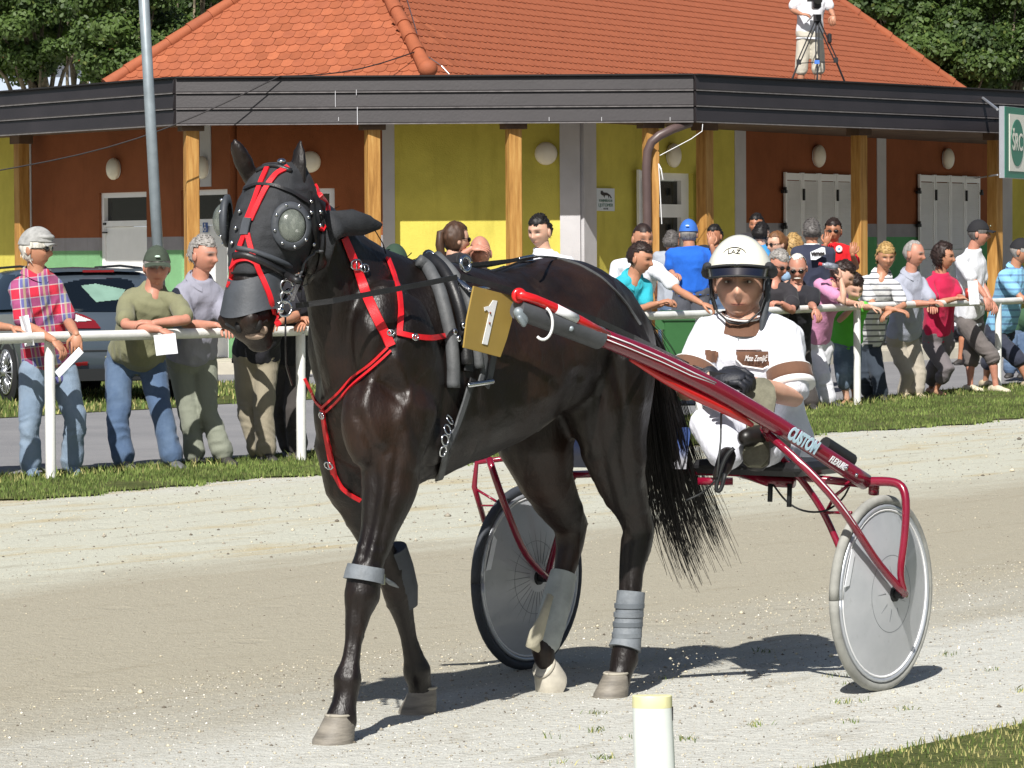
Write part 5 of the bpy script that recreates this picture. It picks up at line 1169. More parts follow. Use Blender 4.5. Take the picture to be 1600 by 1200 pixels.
q = person('man in a red T-shirt and sunglasses, hand at his mouth, by the lit timber post', 42.0, (1302, 362), 1.80, 0, -8, 2, J=dict(shA=(1277, 395), shB=(1328, 394), elA=(1280, 408, -.2), haA=(1290, 382, -.26), hdA=(.3, 0, .95), elB=(1338, 418, -.1), haB=(1332, 398, -.3), hdB=(.1, 0, 1)), top=('tee', cloth('red_tee', lin(200, 26, 34))), bot=('trousers', JB), skin=S_tan2, hair=('short', 'darkbrown'), glasses=True, group=GB_, build_=1.1, handn=(V(0, -1, 0), V(0, -1, 0)))
c = at(1311, 389, 41.86); mb = MB(); mb.ell(c, (.038, .006, .038), None, 16, 8); build(mb, 'round_badge', M_white, q['root'], True); mb = MB(); mb.ell(c + V(0, -.004, 0), (.012, .004, .016), None, 12, 6); build(mb, 'badge_print', mat('badge_blue', lin(60, 130, 170), .6, var=0), q['root'])
Z = zr(1292, .30)
q = person('woman in pink T-shirt and white trousers bent over the rail with a bottle', Z, (1316, 432), 1.66, 55, 75, 25, J=dict(nk=(1296, 440, .05), shA=(1280, 446, -.08), shB=(1298, 446, .2), elA=(1320, 472, -.28), haA=(1314, 436, -.24), hdA=(-.2, -.1, .9), elB=(1325, 474, .05), haB=(1340, 474, -.2), pel=(1275, 530, .3), hipA=(1270, 548, .3), hipB=(1288, 548, .36), knA=(1288, 590, .1), ftA=(1294, 630, .1), knB=(1272, 595, .4), ftB=(1283, 632, .4), fdir=(.8, -.6, 0)),
       top=('tee', cloth('pink_tee', lin(206, 142, 178))), bot=('trousers', cloth('white_trousers', lin(226, 226, 232))), skin=S_pale, hair=('messy', 'darkbrown'), group=GR_, female=True, shirt_over=.12, build_=.98)
mb = MB(); b0_ = at(1308, 418, Z - .30); b1_ = at(1284, 413, Z - .34); mb.tube([b0_, lerp(b0_, b1_, .7), lerp(b0_, b1_, .85), b1_], [.032, .034, .016, .014], 12); bt = build(mb, 'water_bottle', mat('clear_bottle', lin(176, 182, 196), .15, var=.3, vscale=30, trans=.4), None, True, label='clear plastic bottle with a red cap held up by the woman in pink', cat='bottle')
mb = MB(); mb.tube([b1_, b1_ + unit(b1_ - b0_) * .03], .017, 10); build(mb, 'bottle_cap', M_sred, bt)
Z = zr(1325, .38)
person('child in green T-shirt and rolled denim shorts leaning at the rail', Z, (1334, 452), 1.38, 10, 20, 20, J=dict(nk=(1330, 466, .05), shA=(1308, 482), shB=(1344, 482), elA=(1312, 500, -.1), haA=(1335, 478, -.28), elB=(1352, 480, -.15), haB=(1362, 480, -.32), hdB=(.8, -.2, -.2), pel=(1322, 533, .15), hipA=(1315, 545, .15), hipB=(1333, 545, .15), knA=(1316, 585, .05), ftA=(1323, 624, .1), knB=(1332, 582, .1), ftB=(1336, 620, .25), fdir=(-.4, -1, 0)),
       top=('tee', cloth('green_tee', lin(96, 190, 70))), bot=('capri', cloth('faded_denim', lin(88, 104, 122), kind='denim')), skin=S_pale, hair=('messy', 'darkbrown'), group=GR_, build_=.9, shoes=('sandal_tan', lin(170, 130, 100)))
Z = zr(1385, .25)
person('blond young man in black and white striped shirt and dark jeans', Z, (1384, 402), 1.80, 12, 10, 8, J=dict(nk=(1374, 428, .08), shA=(1348, 442, .0), shB=(1400, 452, .0), elA=(1366, 480, -.25), haA=(1400, 484, -.38), hdA=(.85, -.2, -.2), elB=(1412, 478, -.15), haB=(1392, 486, -.36), hdB=(-.7, -.3, -.4), pel=(1352, 535, .5), hipA=(1340, 550, .5), hipB=(1362, 550, .5), knA=(1350, 592, .4), ftA=(1358, 628, .5), knB=(1372, 590, .3), ftB=(1376, 625, .3)),
       top=('polo', cloth('striped_shirt', lin(222, 222, 222), kind='stripes', c2=lin(112, 114, 120), c3=17.0)), bot=('trousers', cloth('dark_jeans', lin(52, 60, 70))), skin=S_tan, hair=('fringe', 'blond'), group=GR_, detail=True)
Z = zr(1428, .22)
person('grey-haired man in pale grey polo and beige trousers leaning on the rail', Z, (1428, 398), 1.78, 40, 62, 4, J=dict(nk=(1421, 428, .04), shA=(1399, 446, -.05), shB=(1440, 444, .12), elA=(1424, 474, -.2), haA=(1452, 474, -.3), hdA=(.8, -.4, .1), elB=(1455, 470, .0), haB=(1458, 478, -.24), pel=(1410, 524, .28), hipA=(1400, 540, .28), hipB=(1422, 540, .3), knA=(1420, 585, .15), ftA=(1412, 630, .2), knB=(1436, 582, .2), ftB=(1432, 626, .16), fdir=(.4, -1, 0)),
       top=('polo', cloth('palegrey_polo', lin(160, 164, 178))), bot=('trousers', cloth('beige_trousers', lin(166, 158, 144))), skin=S_red, hair=('receding', 'grey'), group=GR_, belly=.06, build_=1.05, shoes=('shoe_sand', lin(190, 176, 150)), sleeve=.8, detail=True)
Z = zr(1475, .25)
q = person('woman with short dark hair in raspberry T-shirt and grey capri trousers', Z, (1474, 402), 1.66, 45, 74, 2, J=dict(nk=(1468, 428, .04), shA=(1450, 444, -.06), shB=(1490, 444, .12), elA=(1462, 474, -.18), haA=(1496, 466, -.34), hdA=(.9, -.2, .1), elB=(1498, 464, .02), haB=(1506, 466, -.26), hdB=(.9, -.1, .1), pel=(1465, 520, .22), hipA=(1455, 540, .2), hipB=(1478, 540, .24), knA=(1480, 578, .0), ftA=(1462, 628, .1), knB=(1455, 585, .4), ftB=(1456, 612, .6), fdir=(.5, -1, 0)),
       top=('tee', cloth('raspberry_tee', lin(190, 36, 76))), bot=('capri', cloth('grey_capri', lin(112, 106, 108))), skin=S_tan, hair=('bob', 'darkbrown'), group=GR_, female=True, build_=1.1, shoes=('sandal_tan', lin(170, 130, 100)), detail=True)
mb = MB(); c = at(1512, 458, Z - .36); mb.tube([c - V(0, 0, .05), c + V(0, 0, .05)], .026, 12); build(mb, 'drink_can', mat('can_red', lin(170, 60, 50), .35, var=.2, vscale=30), None, True, label='small red can held above the rail by the woman in raspberry', cat='can')
paper(at(1521, 457, Z - .42), V(1, 0, .1), V(.2, -.1, 1), .10, .25, 'white folded sheet held by the raspberry-shirted woman at the rail', .02)
Z = zr(1530, .15)
person('tall man in black cap, white T-shirt and grey cargo shorts at the rail', Z, (1529, 366), 1.92, 52, 80, 0, J=dict(nk=(1516, 392, .04), shA=(1500, 410, -.12), shB=(1532, 410, .18), elA=(1524, 442, -.22), haA=(1540, 464, -.28), hdA=(.2, -.25, -.6), elB=(1535, 445, .12), haB=(1548, 470, .0), pel=(1514, 492, .22), hipA=(1508, 512, .12), hipB=(1524, 512, .3), knA=(1550, 556, .0), ftA=(1556, 612, .0), knB=(1516, 560, .25), ftB=(1516, 616, .2), fdir=(.7, -.8, 0)),
       top=('tee', cloth('white_tee', lin(222, 224, 230))), bot=('shorts', cloth('cargo_shorts', lin(104, 98, 96))), skin=S_red, hair=('crop', 'darkgrey'), hat=('cap', mat('cap_black', lin(28, 28, 32), .85, var=.1), 'front'), group=GR_, build_=1.05, shoes=('sneaker_cream', lin(206, 196, 172)), sleeve=.7, belly=.03, detail=True, shirt_over=.06)
Z = zr(1590, .3)
person('man in black cap, light blue striped polo and dark shorts at the rail', Z, (1594, 394), 1.78, 50, 80, 12, J=dict(nk=(1582, 418, .04), shA=(1566, 432, -.1), shB=(1600, 434, .15), elA=(1596, 466, -.2), haA=(1620, 470, -.3), pel=(1562, 512, .3), hipA=(1552, 526, .25), hipB=(1572, 526, .35), knA=(1590, 560, .1), ftA=(1606, 606, .1), knB=(1545, 565, .5), ftB=(1540, 600, .6), fdir=(.7, -.8, 0)),
       top=('polo', cloth('lightblue_striped', lin(134, 190, 222), kind='stripes', c2=lin(106, 146, 184), c3=13.0)), bot=('shorts', cloth('dark_shorts', lin(52, 56, 70))), skin=S_tan, hair=('crop', 'grey'), hat=('cap', mat('cap_black', lin(28, 28, 32), .85, var=.1)), group=GR_, belly=.04, build_=1.08, shoes=('shoe_sand', lin(190, 176, 150)))
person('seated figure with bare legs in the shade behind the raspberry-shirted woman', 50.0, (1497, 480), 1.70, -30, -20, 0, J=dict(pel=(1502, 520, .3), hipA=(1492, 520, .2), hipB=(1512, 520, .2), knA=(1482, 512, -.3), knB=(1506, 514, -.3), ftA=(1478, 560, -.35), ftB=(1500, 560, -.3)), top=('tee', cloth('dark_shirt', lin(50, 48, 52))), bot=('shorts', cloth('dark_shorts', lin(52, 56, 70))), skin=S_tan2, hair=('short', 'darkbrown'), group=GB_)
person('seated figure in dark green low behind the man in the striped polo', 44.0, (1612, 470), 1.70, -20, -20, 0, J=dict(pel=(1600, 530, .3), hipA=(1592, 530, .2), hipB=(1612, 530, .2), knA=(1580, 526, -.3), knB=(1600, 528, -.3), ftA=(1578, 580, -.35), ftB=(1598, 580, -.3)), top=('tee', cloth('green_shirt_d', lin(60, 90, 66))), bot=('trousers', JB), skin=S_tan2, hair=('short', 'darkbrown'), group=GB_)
# --- cameraman on the canopy
Z = 51.9; zc = 3.60
q = person('cameraman in white T-shirt and beige shorts standing on the canopy behind his tripod', Z, (1268, -36), 1.78, 0, -5, 8, z0=zc, J=dict(shA=(1244, -2), shB=(1292, -2), elA=(1238, 16, .0), haA=(1252, 22, -.28), hdA=(.8, -.2, -.1), elB=(1298, 16, 0), haB=(1302, 24, -.2), hdB=(-.1, -.3, -.8), pel=(1265, 52), hipA=(1257, 62), hipB=(1275, 62), knA=(1252, 106), knB=(1279, 106), ftA=(1250, 150), ftB=(1276, 150)),
       top=('tee', cloth('white_tee', lin(222, 224, 230))), bot=('shorts', cloth('beige_shorts', lin(196, 190, 176))), skin=S_tan, hair=('short', 'brown'), hat=('cap', mat('cap_black', lin(28, 28, 32), .85, var=.1)), build_=1.08, shirt_over=.06)
Zt = 51.35; tr = thing('tripod', at(1279, 158, Zt), 'black tripod carrying the video camera on the canopy roof', 'tripod'); M_tri = mat('tripod_black', lin(34, 34, 38), .45, var=.1)
hd = at(1277, 30, Zt)
for name_, mid, ft in (('leg', at(1248, 97, Zt - .05), at(1229, 146, Zt - .10)), ('leg', at(1306, 94, Zt), at(1328, 148, Zt + .1)), ('leg', at(1277, 95, Zt - .25), at(1277, 150, Zt - .48))):
    s_ = unit(np.cross(ft - hd, (0, 1, 0))) * .02; mb = MB()
    mb.tube([hd + s_, mid + s_], .009, 8); mb.tube([hd - s_, mid - s_], .009, 8); mb.tube([mid + (mid - hd) * -.05, ft], .013, 8); mb.box(mid, (.06, .04, .07)); build(mb, 'leg', M_tri, tr)
mb = MB(); mb.tube([at(1248, 99, Zt - .05), at(1277, 97, Zt - .27)], .006, 6); mb.tube([at(1306, 97, Zt), at(1277, 97, Zt - .27)], .006, 6); build(mb, 'spreader', M_tri, tr)
mb = MB(); mb.box(at(1276.5, 97, Zt - .26), (.065, .05, .05)); build(mb, 'blue_clamp', mat('clamp_blue', lin(70, 120, 210), .5, var=0), tr)
mb = MB(); mb.box(at(1277, 28, Zt), (.10, .12, .09)); mb.tube([at(1272, 22, Zt), at(1261, 34, Zt - .02)], .010, 6); mb.box(at(1296, 60, Zt - .04), (.06, .06, .14), bev=.02); build(mb, 'pan_head', M_tri, tr)
vc = thing('video_camera', at(1276, 6, Zt), 'black video camera on the tripod, hiding the cameraman\'s chest', 'camera'); c = at(1276, 4, Zt)
mb = MB(); mb.box(c + V(0, .05, 0), (.11, .34, .17), bev=.02); build(mb, 'camera_body', M_tri, vc); mb = MB(); mb.tube([c + V(0, -.10, .02), c + V(0, -.20, .02), c + V(0, -.28, .02)], [.045, .05, .06], 14); build(mb, 'lens', M_sung, vc); mb = MB(); mb.box(c + V(0, 0, .13), (.03, .2, .03)); mb.box(c + V(-.09, .1, .05), (.06, .08, .06)); build(mb, 'handle', M_tri, vc)
# ================================================================== the horse
HA = math.radians(37); HD = V(-math.sin(HA), -math.cos(HA), 0); HL = V(math.cos(HA), -math.sin(HA), 0)   # heading, and its left (the near side)
HP0 = ground(525, 1160) - HL * .13
def HP(px, py, l=0.0): return onplane(px, py, HP0 + HL * l, HL)
UPV = V(0, 0, 1)
def m_coat():
    m, T, b = custom('horse_coat', .5, .45)
    n = T.noise(2.0, 5, .6); c = T.ramp(n, [(.28, lin(11, 8, 7)), (.5, lin(23, 15, 12)), (.78, lin(56, 35, 24))])
    n2 = T.noise(140, 2, .6, stretch=(1, 1, .3)); c = T.mix(T.ramp(n2, [(.3, .3), (.6, 0.0)]), c, lin(16, 10, 9)); T.l.new(c, b.inputs['Base Color'])
    n3 = T.noise(9, 4, .6); T.l.new(T.ramp(n3, [(.3, .34), (.7, .54)]), b.inputs['Roughness'])
    h = T.math('ADD', T.math('MULTIPLY', n2, .25), T.math('MULTIPLY', n3, 1.0)); add_bump(T, b, h, .006); b.inputs['Sheen Weight'].default_value = .0; return m
M_coat = m_coat(); M_mane = mat('horse_hair_black', lin(20, 17, 17), .42, var=.3, vscale=90, spec=.5)
M_hoof = mat('hoof_horn', lin(128, 122, 112), .6, var=.22, vscale=8, bump=.002, bscale=40, stretch=(1, 1, 6))
M_dust = mat('hoof_band_pale', lin(170, 164, 150), .8, var=.15)
horse = thing('horse', (HP0 + HD * -.7) * V(1, 1, 0), 'dark brown trotting horse in red harness and black eye hood pulling the sulky', 'horse')
hb = MB()
def ring2(c, a, b_, n=26, p=1.0):
    an = np.linspace(0, 2 * np.pi, n, endpoint=False)
    return [c + a * np.sign(math.cos(t)) * abs(math.cos(t)) ** p + b_ * np.sign(math.sin(t)) * abs(math.sin(t)) ** p for t in an]
def station(x, y0, y1, w, dx0=0, dx1=0, p=.92):
    A = HP(x + dx0, y0); B = HP(x + dx1, y1); return ring2((A + B) / 2, (A - B) / 2, HL * w, p=p)
TR = [(538, 560, 668, .10), (556, 505, 722, .17), (585, 450, 756, .215), (625, 414, 766, .235), (665, 404, 750, .250), (715, 416, 726, .275), (765, 423, 700, .29), (812, 411, 670, .295), (852, 402, 648, .29), (888, 406, 640, .275), (920, 426, 640, .255), (946, 462, 640, .215), (966, 520, 620, .13)]
hb.loft([station(*t) for t in TR])
# neck: pairs of crest / throat points in the middle plane
NK = [((470, 288), (470, 392), .062), ((508, 318), (486, 440), .078), ((545, 352), (500, 520), .100), ((590, 385), (520, 600), .135), ((635, 402), (545, 690), .175), ((660, 410), (590, 740), .20)]
rg = []
for a, b_, w in NK:
    A = HP(*a); B = HP(*b_); rg.append(ring2((A + B) / 2, (A - B) / 2, HL * w, p=1.0))
hb.loft(rg)
# shoulder, chest and quarter muscles
def hell(px, py, l, rx, rz, ry, tilt=0.0):      # ellipsoid; rx along the body, rz up, ry sideways
    R = np.stack([HD, HL, UPV], 1) @ np.array(Matrix.Rotation(tilt, 3, 'Y')); hb.ell(HP(px, py, l), (rx, ry, rz), R, 20, 14)
for sd_ in (1, -1):
    d = 0 if sd_ > 0 else -1
    sx = lambda x: x + (0 if sd_ > 0 else -90)
hell(622, 560, .15, .17, .27, .115, .35); hell(590, 655, .13, .14, .17, .10, 0); hell(532, 645, -.12, .10, .15, .085)
hell(536, 560, -.12, .13, .22, .09, .35)
hell(930, 545, .13, .20, .21, .145, 0); hell(860, 540, -.13, .20, .22, .14); hell(905, 480, .12, .22, .13, .14)
hell(650, 690, .14, .12, .10, .11)
# legs : (px, py, sideways, radius)
def leg(chain, n=14): hb.capsule([HP(x, y, l) for x, y, l, r in chain], [r for *_, r in chain], n)
leg([(618, 640, .15, .135), (617, 710, .16, .108), (606, 770, .155, .088), (590, 830, .145, .062), (577, 878, .14, .053), (569, 905, .135, .057), (566, 932, .135, .059), (560, 958, .13, .044), (553, 1000, .13, .032), (548, 1035, .13, .033), (543, 1062, .13, .047), (541, 1082, .13, .039), (537, 1102, .13, .040), (533, 1124, .13, .050)])
leg([(545, 690, -.12, .12), (552, 760, -.13, .092), (574, 815, -.13, .065), (596, 862, -.13, .050), (612, 893, -.13, .056), (621, 925, -.13, .052), (630, 960, -.13, .040), (639, 1000, -.13, .032), (647, 1030, -.13, .038), (651, 1048, -.13, .049), (655, 1068, -.13, .040), (659, 1090, -.13, .048)])
leg([(940, 560, .14, .19), (946, 630, .15, .165), (955, 690, .15, .125), (968, 745, .15, .092), (985, 795, .14, .066), (995, 830, .14, .058), (993, 862, .14, .055), (988, 895, .14, .044), (984, 935, .14, .038), (980, 975, .14, .038), (977, 1010, .14, .045), (976, 1030, .14, .050), (970, 1050, .14, .040), (965, 1068, .14, .046)])
leg([(1008, 812, .14, .020), (1010, 830, .14, .026), (1003, 860, .14, .020)])
leg([(870, 560, -.12, .19), (842, 640, -.13, .165), (838, 700, -.13, .135), (852, 750, -.13, .105), (876, 792, -.13, .078), (893, 825, -.13, .062), (890, 858, -.13, .052), (882, 890, -.13, .040), (872, 930, -.13, .034), (860, 970, -.13, .034), (850, 1000, -.13, .042), (847, 1014, -.13, .038), (852, 1032, -.13, .034)])
leg([(903, 800, -.13, .024), (908, 818, -.13, .032), (900, 850, -.13, .024)])
# head: sections (y, centre x, half depth, half width)
HDS = [(256, 441, .045, .045), (268, 440, .075, .070), (290, 438, .105, .088), (318, 436, .130, .098), (345, 433, .150, .104), (375, 428, .155, .098), (400, 420, .138, .086), (425, 411, .112, .074), (450, 403, .092, .067), (475, 397, .082, .066), (498, 394, .080, .068), (515, 393, .072, .066), (528, 394, .055, .055), (536, 396, .03, .035)]
HXC = 1.0
hb.loft([ring2(HP(x, y), HD * d_, HL * w, p=.9) for y, x, d_, w in HDS])
hb.ell(HP(405, 522, 0) + HD * .0 - UPV * .02, (.045, .05, .04))                              # chin
for s_ in (1, -1): hb.ell(HP(470, 385) + HL * s_ * .055, (.06, .05, .10))                       # jowls
for s_ in (1, -1): hb.ell(HP(385, 500) + HL * s_ * .045 + HD * .035, (.035, .03, .035))          # nostrils
# ears
for (bx, by), (tx, ty_), l in (((392, 280), (364, 214), -.07), ((467, 285), (469, 213), .07)):
    B = HP(bx, by, l); Tt = HP(tx, ty_, l); m_ = lerp(B, Tt, .45); hb.tube([B - (Tt - B) * .15, B, m_, lerp(B, Tt, .8), Tt], [.028, .032, .036, .022, .005], 12, flat=.62, up=HD)
GROOVES = [([(655, 430), (625, 500), (590, 560), (555, 610)], 13, .012), ([(605, 600), (640, 640), (662, 700), (668, 740)], 11, .014), ([(560, 650), (583, 700), (588, 760), (578, 820), (566, 870)], 7, .011), ([(622, 700), (612, 770), (598, 830), (590, 880)], 6, .007),
 ([(905, 590), (880, 640), (900, 700)], 12, .012), ([(960, 560), (976, 640), (976, 720), (986, 790)], 9, .011), ([(935, 600), (932, 680), (950, 760), (970, 830)], 7, .008), ([(500, 420), (490, 500), (500, 580), (520, 640)], 11, .010), ([(520, 400), (560, 470), (602, 520)], 12, .007),
 ([(828, 425), (848, 470), (880, 520)], 12, .009), ([(760, 480), (752, 560), (765, 640)], 9, .004), ([(790, 480), (782, 560), (795, 640)], 9, .004), ([(820, 490), (815, 560), (825, 620)], 9, .004), ([(850, 860), (885, 830), (905, 850)], 5, .006), ([(985, 840), (980, 880), (978, 930)], 4, .006), ([(556, 940), (553, 1000), (545, 1050)], 4, .005), ([(618, 560), (640, 610), (625, 660)], 9, -.010), ([(578, 590), (570, 640), (590, 690)], 10, -.010), ([(600, 720), (598, 790)], 9, -.006), ([(815, 432), (845, 428)], 14, -.010), ([(915, 660), (925, 700)], 12, -.010)]
def hdisp(P_, N_):
    q_ = (P_ - CAM) @ RN; X_ = 800 + F * q_[:, 0] / -q_[:, 2]; Y_ = 600 - F * q_[:, 1] / -q_[:, 2]; near = np.clip(((P_ - HP0) @ HL) / .05, 0, 1); g_ = 0
    for pl_, w_, d_ in GROOVES:
        dm_ = np.full(len(P_), 1e9)
        for (ax, ay), (bx_, by_) in zip(pl_, pl_[1:]):
            L2 = (bx_ - ax) ** 2 + (by_ - ay) ** 2; t_ = np.clip(((X_ - ax) * (bx_ - ax) + (Y_ - ay) * (by_ - ay)) / L2, 0, 1); dm_ = np.minimum(dm_, np.hypot(X_ - ax - t_ * (bx_ - ax), Y_ - ay - t_ * (by_ - ay)))
        g_ = g_ - d_ * np.exp(-(dm_ / w_) ** 2)
    g_ = g_ * near
    w = vnoise(P_, (3, 3, 3), 2)[:, None] * .12; q = P_ + w
    vein = np.maximum(0, .86 - np.abs(vnoise(q, (9, 9, 4), 15)) * 9) * .0035
    return .006 * vnoise(P_, (6, 6, 7), 5) + .003 * vnoise(P_, (18, 18, 11), 6) + vein + g_
hm_ = remesh(hb, .0105, 6, hdisp); body = build(hm_, 'body', M_coat, horse, True)
VB = hm_.arrays(); bvh = BVHTree.FromPolygons([tuple(v) for v in VB], hm_.f)
def hit(px, py, tree_=None, fall=None, lift=.004):
    d = Vector(ray(px, py).tolist()).normalized(); loc, nor, idx, dist = (tree_ or bvh).ray_cast(Vector(CAM.tolist()), d)
    if loc is None: return (HP(px, py, fall if fall is not None else 0.2), -unit(ray(px, py)))
    nor = np.array(nor); nor = -nor if np.dot(nor, ray(px, py)) > 0 else nor
    return np.array(loc) + nor * lift, nor
# hooves
def hoof(px, py, l, s=1.0, tilt=0.0, band=True, lift=0.0, m=None):
    c = HP(px, py, l); c[2] = lift if lift else 0.0; Rt = np.array(Matrix.Rotation(tilt, 3, Vector(HL.tolist()))); rg = []
    for z, r_, off in ((.0, .066, .012), (.012, .066, .010), (.050, .056, -.010), (.082, .047, -.022), (.092, .038, -.026)):
        rg.append([c + Rt @ ((HD * (r_ * 1.10 * math.cos(a) + off) + HL * r_ * .95 * math.sin(a)) * s + UPV * z * s) for a in np.linspace(0, 2 * np.pi, 20, endpoint=False)])
    mb = MB(); mb.loft(rg); h_ = build(mb, 'hoof', m or M_hoof, horse, True, sharp=40)
    mb = MB(); an = np.linspace(0, 2 * np.pi, 21); mb.tube([c + Rt @ ((HD * (.045 * 1.10 * math.cos(a) - .024) + HL * .045 * .95 * math.sin(a)) * s + UPV * .086 * s) for a in an], .005 * s, 6); build(mb, 'coronet_band', M_dust, h_, True)
hoof(524, 1158, .13); hoof(655, 1122, -.13, .95); hoof(957, 1090, .14, .92, m=M_hoof)
c_ = HP(858, 1066, -.13); hoof(864, 1068, -.13, .95, tilt=.95, lift=float(HP(864, 1068, -.13)[2]), m=mat('hoof_pale', lin(196, 190, 176), .7, var=.2, vscale=9))

# tail, mane and forelock: separate strands
def strands(name, roots, mids, n, seed, r0=.0016, spreads=None, parent=horse):
    r = np.random.default_rng(seed); V_, F_ = [], []; base = 0
    for i in range(n):
        k = r.integers(0, len(roots)); pts = [np.asarray(q) for q in roots[k]]; sp = mids[k]
        off = r.normal(size=3); P = []
        m = len(pts)
        for j, p in enumerate(pts):
            t = j / (m - 1); P.append(p + off * sp[j] + r.normal(size=3) * sp[j] * .12)
        t_ = np.linspace(0, m - 1, 11); P = np.array(P); L = (r.uniform(.45, 1.0) if m > 5 else 1.0); t_ = t_ * L
        Q = np.stack([np.interp(t_, np.arange(m), P[:, c]) for c in range(3)], 1); Q[1:-1] = (Q[:-2] + Q[1:-1] * 2 + Q[2:]) / 4
        w = unit(np.cross(Q[-1] - Q[0], r.normal(size=3))) * r0 * r.uniform(.7, 1.4)
        w2 = unit(np.cross(Q[-1] - Q[0], w)) * r0
        tp = np.linspace(1, .45, len(Q))[:, None]
        V_.append(np.stack([Q + w * tp, Q - w * tp * .5 + w2 * tp, Q - w * tp * .5 - w2 * tp], 1).reshape(-1, 3))
        for j in range(len(Q) - 1):
            a = base + j * 3
            for q in range(3): F_.append((a + q, a + (q + 1) % 3, a + 3 + (q + 1) % 3, a + 3 + q))
        base += len(Q) * 3
    return quads_mesh(name, np.concatenate(V_), np.array(F_), M_mane, parent)
def hp_path(pts, l): return [HP(x, y, l) for x, y in pts]
tails = [hp_path([(968, 488), (1000, 508), (1020, 580), (1034, 680), (1052, 780), (1072, 850), (1096, 900)], .03), hp_path([(968, 488), (998, 512), (1014, 590), (1026, 700), (1040, 800), (1062, 860), (1080, 905)], .05),
         hp_path([(968, 488), (1002, 505), (1030, 580), (1052, 670), (1076, 745), (1104, 815), (1130, 872)], .0), hp_path([(968, 488), (1002, 510), (1026, 580), (1048, 660), (1066, 740), (1092, 820), (1108, 850)], .06), hp_path([(968, 488), (994, 515), (1010, 590), (1020, 680), (1030, 760), (1045, 800), (1055, 830)], .05)]
sp = [[.010, .015, .026, .030, .034, .038, .036]] * 5
tl_ = strands('tail', tails, sp, 1300, 51, .0015)
mb = MB(); mb.capsule(hp_path([(962, 482), (985, 492), (1003, 512), (1012, 560), (1022, 620)], .03), [.035, .038, .036, .034, .022], 12); build(mb, 'tail_dock', M_mane, horse, True)
mb = MB(); mb.capsule(hp_path([(1006, 520), (1018, 580), (1030, 650), (1042, 710), (1050, 760)], .04), [.026, .040, .050, .044, .012], 12); dm = remesh(mb, .01, 1, lambda P_, N_: .012 * vnoise(P_, (40, 40, 4), 9)); build(dm, 'tail_hair_core', M_mane, horse, True)
# mane lying over the far side with wisps on the crest
mr = []
for x, y in ((490, 300), (520, 325), (545, 350), (570, 370), (600, 388), (630, 400), (650, 404)):
    A = HP(x, y, 0.0); mr.append([A - UPV * .035 - HL * .02, A - UPV * .03 - HL * .05, A - HL * .10 - UPV * .03, A - HL * .15 - UPV * .13, A - HL * .16 - UPV * .20])
strands('mane', mr, [[.016, .008, .012, .02, .02]] * len(mr), 700, 52, .0022)

# ------------------------------------------------------------------ head gear
M_hood = mat('hood_black_cloth', lin(44, 46, 50), .75, var=.15, vscale=25, bump=.002, bscale=250)
M_hoodr = mat('rubber_pad_grey', lin(66, 70, 76), .6, var=.12, vscale=12, bump=.001, bscale=90)
M_redst = mat('red_strap', lin(214, 30, 40), .4, var=.08, vscale=30, bump=.0006, bscale=300)
M_blk = mat('black_harness_leather', lin(34, 34, 36), .42, var=.15, vscale=20, bump=.0008, bscale=200)
M_greyh = mat('grey_harness_pad', lin(84, 86, 88), .62, var=.15, vscale=14, bump=.0015, bscale=80)
M_chrome = mat('chrome', lin(210, 212, 216), .14, metal=1.0, var=0)
hset = thing('bridle', HP(430, 350), 'black eye hood with red straps, clear eye cups and grey nose guard', 'bridle')
def hring(y, grow, arc=None):
    ys = [s[0] for s in HDS]; f = lambda k: float(np.interp(y, ys, [s[k] for s in HDS])); return ring2(HP(f(1), y), HD * (f(2) + grow), HL * (f(3) + grow), n=44, p=.9)
mb = MB(); mb.loft([hring(y, .010 + .004 * math.sin(y * .4) * 0) for y in (258, 262, 275, 295, 320, 345, 370, 395, 412)] + [hring(412, .004)], False)
hoodm = remesh(MB().add(np.concatenate([hring(y, .011) for y in (256, 262, 275, 295, 320, 345, 370, 395, 415, 428)]), [], 0) if False else (lambda q: q)(MB().loft([hring(y, .012) for y in (254, 262, 275, 295, 320, 345, 370, 395, 415, 428)])), .007, 3, lambda P_, N_: .004 * vnoise(P_, (12, 12, 16), 3) + .0022 * (1 - 2 * np.abs(vnoise(P_, (20, 20, 34), 4))))
build(hoodm, 'hood', M_hood, hset, True)
# edge rolls of the hood
def tubeon(pts, r, name, m, parent, tree_=None, lift=.004, n=8, fall=None, closed=False, sub=5):
    P = []; 
    for a, b_ in zip(pts, pts[1:]):
        for t in np.linspace(0, 1, sub, endpoint=False): P.append(hit(a[0] + (b_[0] - a[0]) * t, a[1] + (b_[1] - a[1]) * t, tree_, fall, lift)[0])
    P.append(hit(*pts[-1], tree_, fall, lift)[0]); P = np.array(P)
    for _ in range(3): P[1:-1] = (P[:-2] + 2 * P[1:-1] + P[2:]) / 4
    mb = MB(); mb.tube(list(P), r, n); return build(mb, name, m, parent, True)
# nose guard
rgs = []
for y, gr in ((438, .014), (452, .020), (470, .024), (488, .026), (496, .028)):
    ys = [s[0] for s in HDS]; f = lambda k: float(np.interp(y, ys, [s[k] for s in HDS])); c = HP(f(1), y)
    rgs.append([c + HD * (f(2) + gr) * math.cos(a) + HL * (f(3) + gr) * math.sin(a) + UPV * .028 * (abs(math.sin(a)) ** 2) for a in np.linspace(-1.75, 1.75, 23)])
mb = MB(); k_ = len(rgs[0]); outer = np.concatenate(rgs); mb.loft(rgs, False, closed=False); 
inner = [[lerp(p, HP(400, 465), .04) for p in r_] for r_ in rgs]; mb.loft([r_[::-1] for r_ in inner], False, closed=False)
ng = build(mb, 'nose_guard', M_hoodr, hset, True)
